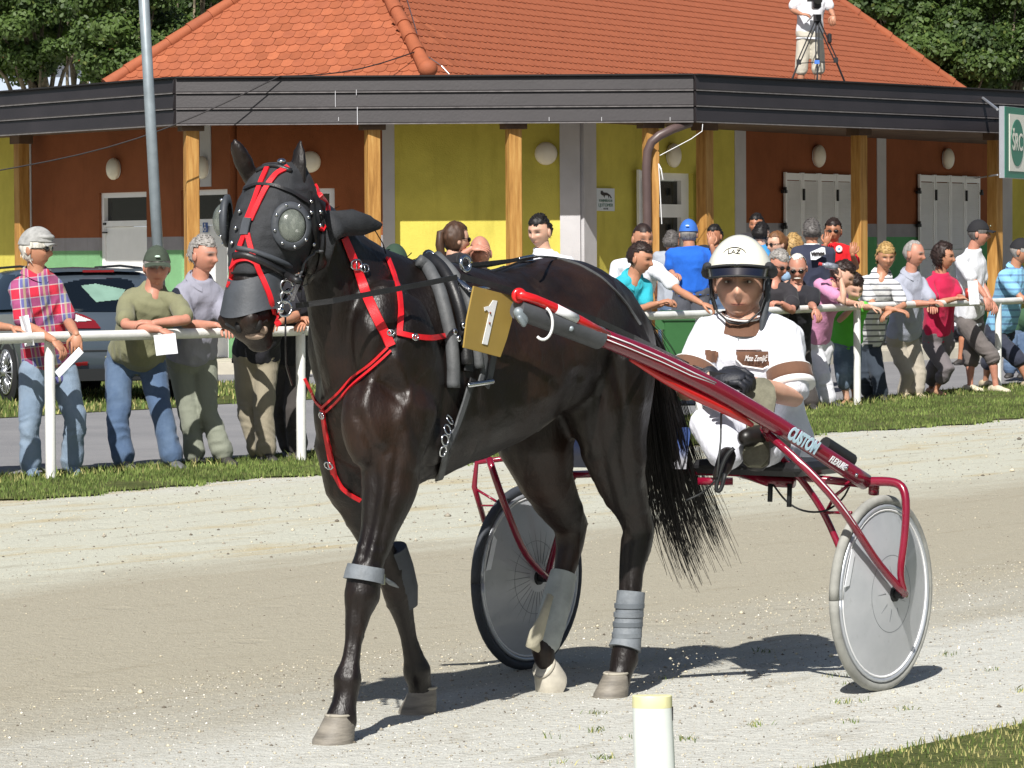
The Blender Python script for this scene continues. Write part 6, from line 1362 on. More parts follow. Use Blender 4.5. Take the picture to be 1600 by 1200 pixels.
# combined surface for straps over the head
allv = list(map(tuple, VB)); allf = list(hm_.f); o_ = len(allv)
hv = hoodm.arrays(); allv += list(map(tuple, hv)); allf += [tuple(i + o_ for i in f) for f in hoodm.f]; o_ = len(allv); nv_ = mb.arrays(); allv += list(map(tuple, nv_)); allf += [tuple(i + o_ for i in f) for f in mb.f]
bvhH = BVHTree.FromPolygons(allv, allf)
def strap(pts, w, name, m, parent, tree_=None, th=.004, fall=None, lift=.004, sub=6, smooth=4, label=None):
    """flat strap laid over the surface seen at the given pixels"""
    P = []; Nn = []
    for i, (a, b_) in enumerate(zip(pts, pts[1:])):
        for t in np.linspace(0, 1, sub, endpoint=False):
            p, n_ = hit(a[0] + (b_[0] - a[0]) * t, a[1] + (b_[1] - a[1]) * t, tree_, fall, lift); P.append(p); Nn.append(n_)
    p, n_ = hit(*pts[-1], tree_, fall, lift); P.append(p); Nn.append(n_); P = np.array(P); Nn = np.array(Nn)
    for _ in range(smooth): P[1:-1] = (P[:-2] + 2 * P[1:-1] + P[2:]) / 4; Nn[1:-1] = (Nn[:-2] + 2 * Nn[1:-1] + Nn[2:]) / 4
    rg = []
    for i in range(len(P)):
        t = unit(P[min(i + 1, len(P) - 1)] - P[max(i - 1, 0)]); n_ = unit(Nn[i] - t * np.dot(Nn[i], t)); s_ = np.cross(t, n_) * w / 2
        rg.append([P[i] - s_ * 1.0, P[i] - s_ * .9 + n_ * th, P[i] + s_ * .9 + n_ * th, P[i] + s_ * 1.0, P[i] + s_ * .9 - n_ * .003, P[i] - s_ * .9 - n_ * .003])
    mb = MB(); mb.loft(rg); return build(mb, name, m, parent, True, label=label, sharp=50)
px_ = 1 / 505.0     # metres per pixel at the head
H_ = dict(tree_=bvhH)
strap([(418, 263), (408, 285), (396, 320), (386, 344)], 9 * px_, 'face_strap', M_redst, hset, **H_)
strap([(450, 262), (432, 272), (418, 290), (404, 318), (392, 345)], 10 * px_, 'face_strap', M_redst, hset, **H_)
strap([(389, 342), (386, 352), (383, 368)], 16 * px_, 'strap_keeper', M_hoodr, hset, lift=.008, **H_)
strap([(383, 366), (374, 390), (364, 418), (358, 446)], 9 * px_, 'cheek_strap', M_redst, hset, **H_)
strap([(388, 366), (393, 392), (402, 418), (412, 442), (420, 462), (426, 488)], 9 * px_, 'cheek_strap', M_redst, hset, lift=.006, **H_)
strap([(362, 420), (372, 408), (388, 405), (402, 414)], 5 * px_, 'nose_strap', M_redst, hset, lift=.006, **H_)
strap([(490, 292), (503, 308), (509, 325), (508, 345), (500, 362)], 8 * px_, 'throat_strap', M_redst, hset, lift=.01, **H_)
strap([(384, 296), (402, 289), (430, 291), (455, 300), (478, 316)], 6 * px_, 'brow_band', M_blk, hset, lift=.006, **H_)
tubeon([(400, 268), (425, 258), (455, 268)], .008, 'hood_edge', M_blk, hset, bvhH)
tubeon([(368, 400), (385, 398), (415, 412), (445, 430), (468, 440)], .012, 'hood_edge', M_blk, hset, bvhH, lift=.008)
tubeon([(372, 388), (395, 392), (430, 405), (470, 425)], .009, 'hood_edge', M_hoodr, hset, bvhH, lift=.006)
strap([(482, 300), (486, 340), (490, 380), (480, 420), (468, 455)], 6 * px_, 'cheek_piece', M_blk, hset, lift=.008, **H_)
strap([(500, 330), (503, 370), (498, 410), (485, 440)], 5 * px_, 'cheek_piece', M_blk, hset, lift=.008, **H_)
tubeon([(500, 392), (488, 391), (474, 398), (465, 412), (463, 430)], .004, 'bent_wire', M_greyh, hset, bvhH, lift=.02)
tubeon([(466, 425), (470, 438), (478, 445), (486, 440)], .003, 'bent_wire', M_greyh, hset, bvhH, lift=.02)
# eye cups
def cup(px, py, nd, r, dome, lift=.0, parent=hset, ringm=True, c=None):
    nd = unit(nd); c = hit(px, py, bvhH, None, lift)[0] if c is None else c; u = unit(np.cross(UPV, nd)); w = np.cross(nd, u); R = np.stack([u, w, nd], 1)
    cu = bpy.data.objects.new('eye_cup', None); cu.location = (c - origin(parent)).tolist(); place(cu, parent); rg = []
    for t in np.linspace(0, math.pi / 2, 7)[:-1]: rg.append([c + R @ V(r * math.cos(t) * math.cos(a), r * 1.18 * math.cos(t) * math.sin(a), dome * math.sin(t)) for a in np.linspace(0, 2 * np.pi, 24, endpoint=False)])
    mb = MB(); mb.loft(rg); build(mb, 'clear_dome', M_cup, cu, True)
    if ringm:
        mb = MB(); rg = []
        for k, z in ((1.0, .010), (1.06, .012), (1.42, .002), (1.46, -.010), (1.0, -.012)): rg.append([c + R @ V(k * r * math.cos(a), k * 1.15 * r * math.sin(a), z) for a in np.linspace(0, 2 * np.pi, 28, endpoint=False)])
        mb.loft(rg, False); build(mb, 'cup_ring', M_hoodr, cu, True)
        for a in np.linspace(.4, 6.3, 8, endpoint=False):
            mb = MB(); mb.ell(c + R @ V(1.26 * r * math.cos(a), 1.26 * 1.15 * r * math.sin(a), .008), (.006, .006, .006), None, 8, 6); build(mb, 'rivet', M_chrome, cu, True)
def m_cup():
    m, T, b = custom('scratched_clear_plastic', .22, .6); n = T.noise(22, 5, .7, stretch=(1, 1, .5)); T.l.new(T.ramp(n, [(.3, lin(84, 90, 86)), (.58, lin(132, 138, 130)), (.75, lin(190, 192, 182))]), b.inputs['Base Color']); b.inputs['Alpha'].default_value = .62; add_bump(T, b, n, .003); return m
M_cup = m_cup()
# padded cone under the near-side cup
q0, _ = hit(452, 353, bvhH); ndir = unit(HL * .75 + HD * .45 + V(0, 0, .05)); mb = MB(); mb.tube([q0 - ndir * .03, q0 + ndir * .006], [.078, .062], 28); build(mb, 'cup_pad', M_hood, hset, True)
cup(452, 353, ndir, .046, .026, c=q0 + ndir * .012)
nd2 = unit(-HL * .85 + HD * .5); c2_ = at(356, 352, HP(433, 345)[1] - .0); cup(356, 352, nd2, .050, .042, c=HP(433, 345) - HL * .112 + HD * .115, ringm=True)
# loose ear cover flying back from the neck
mb = MB(); e0 = HP(508, 356, .10); e1_ = HP(520, 350, .11); e2_ = HP(545, 348, .115); e3 = HP(572, 352, .12); e4 = HP(596, 350, .125); mb.tube([e0, e1_, e2_, e3, lerp(e3, e4, .7), e4], [.060, .056, .046, .036, .020, .006], 14, flat=.55, up=HD); build(mb, 'ear_cover', M_hood, hset, True)
mb = MB(); mb.tube([HP(508, 338, .09), HP(512, 360, .1), HP(506, 395, .09), HP(510, 415, .08)], [.02, .045, .035, .01], 12, flat=.4, up=HD); build(mb, 'ear_cover_flap', M_hood, hset, True)
mb = MB(); mb.tube([HP(586, 360, .12), HP(598, 380, .10), HP(603, 396, .07)], .002, 5); build(mb, 'cord', M_blk, hset, True)
mb = MB(); c = hit(440, 254, bvhH)[0]; mb.ell(c, (.014, .014, .010)); build(mb, 'crown_stud', M_chrome, hset, True)
for x, y in ((482, 316), (482, 332), (496, 332), (496, 352), (372, 358), (378, 332), (366, 380), (486, 380)):
    mb = MB(); mb.ell(hit(x, y, bvhH, None, .010)[0], (.007, .007, .007), None, 8, 6); build(mb, 'stud', M_chrome, hset, True)
# bit with its rings
def ring3(c, nd, r, t, name, m, parent, e=1.0):
    nd = unit(nd); u = unit(np.cross(UPV, nd)); w = np.cross(nd, u); an = np.linspace(0, 2 * np.pi, 21); mb = MB(); mb.tube([c + u * r * math.cos(a) + w * r * e * math.sin(a) for a in an], t, 8); return build(mb, name, m, parent, True)
for x, y, r in ((448, 447, .020), (447, 464, .018), (444, 482, .024)): ring3(hit(x, y, bvhH, .10, .016)[0], ndir, r, .004, 'bit_ring', M_chrome, hset)
mb = MB(); a = hit(441, 452, bvhH, .1, .02)[0]; b_ = hit(437, 485, bvhH, .1, .02)[0]; mb.tube([a, b_], .007, 8); mb.ell(b_, (.014, .012, .012)); mb.ell(a, (.011, .011, .011)); build(mb, 'bit_shank', M_chrome, hset, True)
strap([(427, 484), (431, 500), (436, 508)], 10 * px_, 'bit_strap', M_redst, hset, lift=.008, **H_)
strap([(456, 470), (462, 452), (468, 440), (474, 425), (470, 410)], 7 * px_, 'rein_strap', M_blk, hset, lift=.012, **H_)
mb = MB(); mb.tube([HP(446, 492, .09), HP(446, 530, .09), HP(447, 570, .08), HP(456, 600, .0)], .008, 6, flat=.4); build(mb, 'hanging_strap', M_blk, hset, True)
mb = MB(); p_ = hit(386, 500, bvhH)[0]; mb.ell(hit(372, 512, bvhH, 0, -.004)[0], (.014, .012, .02)); mb.ell(hit(404, 508, bvhH, 0, -.004)[0], (.018, .012, .018)); build(mb, 'nostril', mat('nostril_dark', lin(10, 8, 9), .6, var=0), horse, True)
strap([(352, 505), (366, 514), (385, 516), (404, 512), (418, 500)], .010, 'muzzle_fold', M_hoodr, horse, tree_=bvhH, th=.002, lift=-.002)
mb = MB(); mb.ell(hit(398, 527, bvhH, 0, -.008)[0], (.032, .018, .014), None, 16, 10); mb.ell(hit(412, 517, bvhH, 0, -.008)[0], (.018, .015, .016), None, 12, 8); build(mb, 'pink_lip', mat('lip_pink', lin(168, 146, 128), .6, var=.2, vscale=40), horse, True)

# ------------------------------------------------------------------ harness on the body
har = thing('harness', HP(700, 430), 'red breastplate, black pads, girth and number plate 1 strapped on the horse\'s body', 'harness')
q_ = 1 / 485.0
strap([(536, 372), (548, 400), (562, 435), (580, 475), (595, 510), (611, 541)], 16 * q_, 'neck_strap', M_redst, har, lift=.006)
strap([(604, 404), (614, 430), (622, 455), (625, 490), (624, 522)], 10 * q_, 'breast_strap', M_redst, har, lift=.006)
strap([(620, 521), (645, 526), (672, 529), (698, 525)], 9 * q_, 'breast_strap', M_redst, har, lift=.008)
strap([(606, 543), (580, 566), (545, 598), (506, 637)], 4 * q_, 'thin_strap', M_redst, har, lift=.008); strap([(611, 548), (585, 573), (550, 606), (512, 643)], 4 * q_, 'thin_strap', M_redst, har, lift=.008)
strap([(507, 640), (511, 672), (517, 705), (524, 740)], 11 * q_, 'chest_strap', M_redst, har, lift=.008); strap([(524, 738), (534, 760), (548, 772), (562, 780)], 7 * q_, 'chest_strap', M_redst, har, lift=.008)
strap([(508, 638), (497, 628), (486, 612), (476, 592)], 5 * q_, 'thin_strap', M_redst, har, lift=.008)
for x, y, w in ((553, 414, .040), (566, 420, .03), (517, 725, .03), (610, 520, .02), (645, 527, .022), (507, 648, .024)):
    p, n_ = hit(x, y, None, None, .012); mb = MB(); R = np.stack([unit(np.cross(UPV, n_)), np.cross(n_, unit(np.cross(UPV, n_))), n_], 1)
    an = np.linspace(0, 2 * np.pi, 9); mb.tube([p + R @ V(w * .6 * math.cos(a + .4), w * .45 * math.sin(a + .4), 0) for a in an], .0032, 6); mb.tube([p - R @ V(0, w * .4, 0), p + R @ V(0, w * .4, 0)], .003, 6); build(mb, 'buckle', M_chrome, har, True)
tubeon([(648, 412), (668, 425), (684, 455), (694, 490), (700, 530), (703, 570), (704, 606)], .022, 'saddle_pad', M_greyh, har, lift=.016, n=12)
tubeon([(668, 406), (690, 425), (705, 455), (716, 490), (722, 530), (724, 570)], .020, 'saddle_pad', M_blk, har, lift=.016, n=12)
tubeon([(682, 408), (704, 430), (722, 460), (734, 500), (738, 540), (742, 575)], .017, 'saddle_pad', M_greyh, har, lift=.018, n=12)
strap([(716, 440), (728, 480), (730, 530), (728, 580)], 20 * q_, 'saddle_flap', M_blk, har, lift=.012)
strap([(745, 545), (752, 570), (745, 600)], 16 * q_, 'girth_pad', M_greyh, har, lift=.020); strap([(762, 552), (758, 580), (748, 604)], 12 * q_, 'girth_pad', M_greyh, har, lift=.03)
strap([(735, 592), (726, 625), (712, 665), (698, 705), (684, 745)], 14 * q_, 'girth', M_blk, har, lift=.010); strap([(728, 600), (716, 640), (704, 672), (690, 700), (684, 740)], 12 * q_, 'girth', M_greyh, har, lift=.018)
mb = MB(); p0, n0 = hit(690, 675, None, None, .014)
for k in range(4):
    p, n_ = hit(693 - k * 3, 662 + k * 13, None, None, .026); ring3(p, n_, .014, .003, 'girth_buckle', M_chrome, har, 1.2)
mb = MB(); a = hit(722, 602, None, None, .03)[0]; b_ = hit(752, 594, None, None, .04)[0]; mb.capsule([a, lerp(a, b_, .5), b_], .009, 8); build(mb, 'girth_clip', M_chrome, har, True)
mb = MB(); a = hit(706, 440, None, None, .02)[0]; b_ = hit(718, 462, None, None, .05)[0]; mb.capsule([a, b_], .010, 8); c2_ = hit(745, 466, None, None, .06)[0]; mb.capsule([b_, c2_], .006, 8); build(mb, 'saddle_clip', M_chrome, har, True)
ring3(hit(716, 430, None, .25, .05)[0], unit(HL + V(0, 0, .1)), .024, .0065, 'rein_ring', M_chrome, har, 1.0)
ring3(HP(672, 402, .05), HD, .018, .005, 'saddle_hook', M_chrome, har, 1.0)
for x, y in ((702, 522), (707, 532), (712, 512), (738, 470), (740, 498), (735, 520)):
    mb = MB(); mb.ell(hit(x, y, None, None, .035)[0], (.010, .010, .012), None, 10, 7); build(mb, 'stud', M_chrome, har, True)
# number plate
pl = [(741, 447), (803, 463), (800, 500), (792, 530), (782, 558), (725, 543), (730, 500)]
Pz = .37; P3 = [HP(x, y, Pz) for x, y in pl]; nrm = HL
mb = MB(); mb.prism(P3, -HL * .006); build(mb, 'number_plate', mat('plate_ochre', lin(158, 132, 66), .5, var=.05, vscale=6), har)
mb = MB(); mb.prism([HP(x, y, Pz + .001) for x, y in [(770, 469), (776.5, 470), (761, 539), (753, 537), (764, 489), (760, 484), (757, 486), (756, 480), (764, 478)]], HL * .002); build(mb, 'figure_one', M_white, har)
for x, y in ((766, 489), (765, 505)):
    mb = MB(); mb.ell(HP(x, y, Pz + .004), (.004, .004, .004), None, 8, 5); build(mb, 'bolt', mat('rusty_bolt', lin(120, 60, 40), .6, var=0), har)
# reins: bit ring -> saddle ring -> driver's hands
def bandfree(pts, w, th, name, m, parent):
    P = [np.asarray(p) for p in pts]; mb = MB(); rg = []
    for i in range(len(P)):
        t = unit(P[min(i + 1, len(P) - 1)] - P[max(i - 1, 0)]); s_ = unit(UPV - t * np.dot(UPV, t)) * w / 2; n_ = np.cross(t, unit(s_)) * th / 2
        rg.append([P[i] - s_ - n_, P[i] + s_ - n_, P[i] + s_ + n_, P[i] - s_ + n_])
    mb.loft(rg); return build(mb, name, m, parent)
bandfree([HP(462, 478, .11), HP(520, 470, .20), HP(600, 455, .27), HP(660, 444, .30), HP(714, 433, .33)], .017, .005, 'rein', M_blk, har)
bandfree([HP(720, 432, .33), HP(760, 443, .36), HP(800, 455, .38), HP(860, 475, .41), HP(930, 500, .42), HP(990, 528, .38), HP(1040, 553, .28), HP(1080, 573, .15)], .020, .005, 'rein', M_blk, har)
bandfree([HP(680, 412, .02), HP(740, 413, .03), HP(800, 407, .03), HP(834, 400, .02)], .012, .006, 'back_strap', M_blk, har); bandfree([HP(684, 417, .02), HP(760, 416, .02), HP(812, 406, .0), HP(840, 401, .0)], .008, .008, 'back_strap', M_blk, har)
bandfree([HP(742, 431, .06), HP(780, 422, .05), HP(810, 410, .04), HP(835, 402, .02)], .006, .006, 'back_strap', M_blk, har)
strap([(835, 400), (870, 404), (905, 414), (940, 434), (975, 470), (1000, 508)], 3 * q_, 'crupper_strap', M_greyh, har, lift=.003)
mb = MB(); mb.capsule([HP(812, 404, .03), HP(834, 400, .03)], .006, 8); mb.capsule([HP(812, 409, .02), HP(832, 407, .02)], .006, 8); build(mb, 'strap_buckle', M_chrome, har, True)
# leg boots
M_boot = mat('grey_leg_boot', lin(118, 124, 130), .6, var=.15, vscale=14, bump=.002, bscale=60)
def boot(chain, name='leg_boot', label=None, m=None):
    b0 = thing(name, HP(chain[0][0], chain[0][1], chain[0][2]), label, 'boot', 'protective boots on the horse\'s legs'); mb = MB(); mb.tube([HP(x, y, l) for x, y, l, r in chain], [r for *_, r in chain], 18); return b0, mb
b0, mb = boot([(572, 884, .14, .060), (570, 896, .138, .064), (568, 908, .137, .066)], label='grey band buckled above the knee of the near front leg'); build(mb, 'cuff', M_boot, b0, True, sharp=40)
mb = MB(); mb.box(HP(598, 905, .175), (.016, .02, .034)); build(mb, 'buckle', M_chrome, b0)
mb = MB(); mb.tube([HP(600, 903, .16), HP(612, 912, .12), HP(622, 918, .05)], [.008, .012, .004], 8, flat=.5); build(mb, 'strap_end', M_boot, b0, True)
b0, mb = boot([(608, 858, -.13, .060), (617, 890, -.13, .064), (626, 922, -.13, .060), (632, 948, -.13, .046)], label='grey rubber knee boot on the far front leg'); build(mb, 'shell', M_hoodr, b0, True, sharp=40)
b0, mb = boot([(986, 924, .14, .050), (983, 960, .14, .050), (979, 1000, .14, .052), (976, 1014, .14, .058)], label='grey strapped boot on the near hind leg'); build(mb, 'shell', M_boot, b0, True, sharp=40)
for y in (946, 960, 975, 992):
    mb = MB(); x = 984 - (y - 940) * .09; mb.tube([HP(x, y - 3.5, .14), HP(x, y + 3.5, .14)], [.0535, .0535], 18); build(mb, 'boot_strap', mat('boot_strap_dark', lin(96, 102, 108), .6, var=.1) if y in (946, 975) else M_boot, b0, True, sharp=40)
b0, mb = boot([(881, 896, -.13, .048), (872, 930, -.13, .053), (862, 970, -.13, .054), (852, 1005, -.13, .052), (849, 1016, -.13, .040)], label='long pale boot on the lifted far hind leg'); build(mb, 'shell', mat('pale_boot', lin(168, 174, 172), .6, var=.12, vscale=12, bump=.002, bscale=60), b0, True, sharp=40)
mb = MB(); mb.tube([HP(860, 930, -.08), HP(848, 968, -.08), HP(838, 992, -.08), (HP(832, 1006, -.08)), HP(842, 1016, -.08)], [.016, .022, .034, .034, .01], 10, flat=.6, up=HL); build(mb, 'fleece_lining', mat('fleece_pale', lin(190, 184, 162), .9, var=.12, bump=.003), b0, True)
# ================================================================== the sulky
M_maroon = mat('maroon_paint', lin(128, 16, 44), .22, coat=.8, var=.08, vscale=8); M_redp = mat('bright_red_paint', lin(206, 26, 30), .3, coat=.6, var=.04)
M_sleeve = mat('grey_sleeve', lin(78, 80, 84), .55, var=.12, vscale=12, bump=.0012, bscale=90); M_dec = mat('decal_white', lin(232, 234, 238), .35, var=0)
ZN, ZFw = 13.20, 13.95; WR = .345
NC = at(1378, 1080, ZN); NC[2] = 0; FC = at(825, 1048, ZFw); FC[2] = 0
sul = thing('sulky', (NC + FC) / 2, 'maroon two-wheeled racing sulky lettered CUSTOM on its near shaft', 'sulky')
Xd = unit(NC - FC)                      # across the sulky towards the near wheel
WA = math.radians(35.5); wd = V(-math.sin(WA), -math.cos(WA), 0); wn = V(math.cos(WA), -math.sin(WA), 0)
lean = .03
def wheel(c0, tyre_m, tl):
    c = c0 + V(0, 0, WR - .004); wl = bpy.data.objects.new('wheel', None); wl.location = (c - origin(sul)).tolist(); place(wl, sul)
    up = unit(UPV + wn * -.0); an = np.linspace(0, 2 * np.pi, 49)
    C = lambda r, o, a: c + wd * r * math.cos(a) + up * r * math.sin(a) + wn * o
    mb = MB(); mb.tube([C(WR - .017, 0, a) for a in an], .0175, 12); build(mb, 'tyre', tyre_m, wl, True)
    mb = MB(); 
    for o in (.011, -.011): mb.tube([C(WR - .040, o, a) for a in an], .008, 8)
    build(mb, 'rim', M_rimw, wl, True)
    mb = MB(); mb.tube([C(WR - .052, .0125, a) for a in an], .0045, 6); build(mb, 'rim_ring', M_white, wl, True)
    for sg_ in (1, -1):
        mb = MB(); prof = [(WR - .046, .011), (WR - .075, .016), (.20, .030), (.12, .040), (.05, .048), (.028, .050)]
        mb.loft([[C(r, o * sg_, a) for a in an[:-1]] for r, o in prof], False); mb.f = mb.f if sg_ > 0 else [f[::-1] for f in mb.f]; build(mb, 'disc_cover', M_disc, wl, True)
    mb = MB(); mb.tube([C(0, -.085, 0), C(0, .085, 0)], .016, 16); mb.tube([C(0, -.058, 0), C(0, .058, 0)], .027, 18); build(mb, 'hub', M_cblack, wl, True, sharp=40)
    for s_ in (1, -1):
        mb = MB(); mb.tube([C(0, .085 * s_, 0), C(0, .10 * s_, 0)], .012, 8); build(mb, 'axle_nut', M_chrome, wl)
    mb = MB(); mb.prism([C(r, .0205, a) for r, a in ((.265, .18), (.295, .15), (.297, .62), (.27, .60))], wn * .002); build(mb, 'disc_sticker', M_dec, wl)
    mb = MB(); 
    for a in np.linspace(0, 2 * np.pi, 28 if tl else 9, endpoint=False): mb.tube([C(.055, .049, a + .1), C(.19 if tl else .10, .0305 if tl else .042, a)], .0008, 4)
    mb.tube([C(.135, .0378, a) for a in an], .0012, 4)
    build(mb, 'spoke_lines', mat('spoke_grey', lin(112, 116, 120), .5, var=0), wl, kind='stuff'); return c
def m_disc():
    m, T, b = custom('wheel_disc_plastic', .3, .5); n = T.noise(5, 4, .6); T.l.new(T.ramp(n, [(.3, lin(140, 144, 148)), (.7, lin(166, 168, 172))]), b.inputs['Base Color']); n2 = T.noise(26, 5, .75)
    c = T.mix(T.ramp(n2, [(.60, 0.0), (.75, .35)]), T.ramp(n, [(.3, lin(168, 171, 175)), (.7, lin(188, 190, 193))]), lin(104, 100, 96)); T.l.new(c, b.inputs['Base Color']); b.inputs['Coat Weight'].default_value = .3; return m
M_disc = m_disc(); M_rimw = mat('rim_alloy', lin(190, 194, 200), .3, metal=.5, var=.05)
M_tyreN = mat('dusty_tyre', lin(154, 154, 148), .8, var=.15, vscale=10); M_tyreF = mat('dark_tyre', lin(58, 62, 70), .7, var=.15, vscale=10)
hubN = wheel(NC, M_tyreN, 0); hubF = wheel(FC, M_tyreF, 1)
def sp_(px, py, dz=0.0, ref=ZN): return at(px, py, ref + dz)
def smoothp(pts, k=4):
    P = np.array(pts); 
    t = np.arange(len(P)); tt = np.linspace(0, len(P) - 1, (len(P) - 1) * k + 1); Q = np.stack([np.interp(tt, t, P[:, c]) for c in range(3)], 1)
    for _ in range(k): Q[1:-1] = (Q[:-2] + 2 * Q[1:-1] + Q[2:]) / 4
    return list(Q)
# near shaft
f0 = HP(818, 470, .43); r0_ = at(1352, 754, ZN + .02)
def shaft(px, py):       # depth runs evenly between the two ends
    t = (px - 818) / (1352 - 818); iz = (1 - t) / f0[1] + t / r0_[1]; return at(px, py, 1 / iz)
mpx = lambda n: n / 455.0
S_ = [(935, 525), (1010, 555), (1080, 588), (1150, 626), (1215, 664), (1280, 705), (1352, 753)]
mb = MB(); mb.tube(smoothp([shaft(*p) for p in S_]), list(np.interp(np.linspace(0, 6, 25), range(7), [mpx(13.5), mpx(15), mpx(15.5), mpx(15), mpx(14), mpx(13), mpx(13.5)])), 18); build(mb, 'shaft', M_maroon, sul, True)
mb = MB(); mb.tube([shaft(808, 482), shaft(880, 508), shaft(936, 528)], [mpx(15.5), mpx(16.5), mpx(17.5)], 18); build(mb, 'shaft_sleeve', M_sleeve, sul, True, sharp=40)
mb = MB(); mb.tube([shaft(x, y) - V(0, .03, 0) for x, y in ((810, 460), (836, 468), (870, 483), (905, 501), (950, 524))], [mpx(7), mpx(7.5), mpx(8), mpx(8), mpx(6)], 12)
top_ = build(mb, 'quick_hitch_rod', M_redp, sul, True)
mb = MB(); mb.tube([shaft(868, 482) + V(0, -.036, .0), shaft(900, 498) + V(0, -.036, .0)], mpx(7.4), 10); build(mb, 'silver_label', M_dec, sul, True)
ring3(shaft(811, 462) + V(0, -.01, 0), unit(V(.3, -1, .1)), .016, .010, 'hitch_ring', M_redp, sul)
mb = MB(); P = shaft(848, 500); an = np.linspace(-1.2, 2.2, 14); mb.tube([P + V(mpx(18) * math.cos(a) * .8, -.045, mpx(24) * -math.sin(a) - .01) for a in an], .008, 8, flat=.6); build(mb, 'white_hoop', M_white, sul, True)
mb = MB(); mb.capsule([shaft(815, 488) + V(-.01, -.03, 0), shaft(822, 500) + V(-.01, -.03, 0)], .018, 8); mb.capsule([shaft(812, 496) + V(0, -.04, 0), shaft(818, 506) + V(0, -.04, 0)], .010, 8); mb.ell(shaft(892, 514) + V(0, -.045, .002), (.009, .006, .009)); build(mb, 'hitch_bolts', M_galv, sul, True, kind='stuff')
mb = MB(); mb.tube(smoothp([shaft(x, y) + V(0, .02, 0) for x, y in ((985, 562), (1040, 594), (1090, 620), (1135, 640), (1175, 664))]), list(np.interp(np.linspace(0, 4, 17), range(5), [mpx(3), mpx(8), mpx(10.5), mpx(10), mpx(5)])), 12, flat=.8); build(mb, 'lower_stay', M_redp, sul, True)
# decal lines on the shaft (thin raised strips facing the viewer)
def onshaft(px, py, lift=.001):
    c = shaft(px, float(np.interp(px, [s[0] for s in S_], [s[1] for s in S_]))); d = unit(ray(px, py)); w = c - CAM; t = np.dot(w, d); r = mpx(15.0)
    ax = unit(shaft(1215, 664) - shaft(1010, 555)); k = w - ax * np.dot(w, ax); dd = d - ax * np.dot(d, ax); a_ = np.dot(dd, dd); b2 = -2 * np.dot(dd, k); c3_ = np.dot(k, k) - (r + lift) ** 2; disc = b2 * b2 - 4 * a_ * c3_
    t = (-b2 - math.sqrt(max(disc, 0))) / (2 * a_); return CAM + d * t
def line(pts, w):
    mb = MB(); mb.tube([onshaft(*p) for p in pts], w, 6); build(mb, 'pinstripe', M_dec, sul, True)
line([(938, 519), (985, 537), (1040, 561), (1085, 583), (1119, 598)], .0022); line([(937, 526), (985, 545), (1035, 566), (1080, 587), (1117, 600)], .0018); line([(938, 519), (936, 526)], .002)
ux = unit(shaft(1250, 686) - shaft(1180, 644)); nv = unit(CAM - shaft(1230, 674)); nv = unit(nv - ux * np.dot(nv, ux)); wv_ = np.cross(nv, ux)
M_lb = mat('letter_pale_blue', lin(190, 220, 236), .4, var=0)
text_mesh('CUSTOM', .062, M_lb, shaft(1247, 684) + nv * (mpx(14.5) + .001), ux, wv_, parent=sul, width=.150, bold=.003)
text_mesh('FLEXURE', .034, M_dec, shaft(1301, 719) + nv * (mpx(14) + .001), ux, wv_, parent=sul, width=.088, shear=.25, bold=.001)
# spring box behind the shaft, end fittings
mb = MB(); mb.tube([shaft(1290, 700) + V(.0, .05, .012), shaft(1332, 726) + V(.0, .05, .010)], .027, 12); build(mb, 'rubber_damper', M_cblack, sul, True, sharp=40)
for x, y in ((1322, 731), (1338, 742)):
    mb = MB(); mb.capsule([onshaft(x, y, .0), onshaft(x, y, .012)], .007, 8); build(mb, 'screw', M_chrome, sul, True)
mb = MB(); mb.tube(smoothp([at(1352, 753, ZN + .02), at(1375, 752, ZN), at(1400, 753, ZN - .02), at(1413, 762, ZN - .04), at(1417, 790, ZN - .06), at(1413, 850, ZN - .08), at(1404, 900, ZN - .09), hubN + wn * .095], 3), list(np.linspace(mpx(8), mpx(5.5), 22)), 12); build(mb, 'outer_fork', M_maroon, sul, True)
mb = MB(); mb.tube([at(1366, 752, ZN + .03), at(1365, 772, ZN + .04)], mpx(9), 12); build(mb, 'fork_stub', M_maroon, sul, True)
P = smoothp([at(1196, 674, ZN - .22), at(1222, 698, ZN - .27), at(1262, 733, ZN - .34), at(1310, 785, ZN - .32), at(1345, 838, ZN - .23), at(1372, 882, ZN - .14), hubN + wn * .095], 3)
mb = MB(); mb.tube(P, mpx(6.3), 12); build(mb, 'front_stay', M_maroon, sul, True)
mb = MB(); mb.tube([p + V(.004, -mpx(5.6), .004) for p in P[3:-3]], .0025, 6); build(mb, 'pinstripe', M_dec, sul, True)
mb = MB(); mb.tube(smoothp([at(1196, 674, ZN - .08), at(1212, 706, ZN + .02), at(1250, 745, ZN + .10), at(1285, 795, ZN + .14), at(1303, 835, ZN + .14), hubN - wn * .095], 3), mpx(5.6), 12); build(mb, 'rear_stay', M_maroon, sul, True)
mb = MB(); mb.tube([at(1196, 666, ZN - .20), at(1205, 684, ZN - .18)], mpx(10), 12); mb.ell(at(1198, 668, ZN - .24), (.02, .02, .02)); build(mb, 'stay_lug', M_maroon, sul, True)
mb = MB(); mb.tube([at(1290, 801, ZN + .12), at(1330, 801, ZN - .05)], .006, 8); mb.tube([at(1293, 796, ZN + .12), at(1304, 775, ZN + .05), at(1326, 758, ZN + .03)], .006, 8); build(mb, 'brace', M_maroon, sul, True)
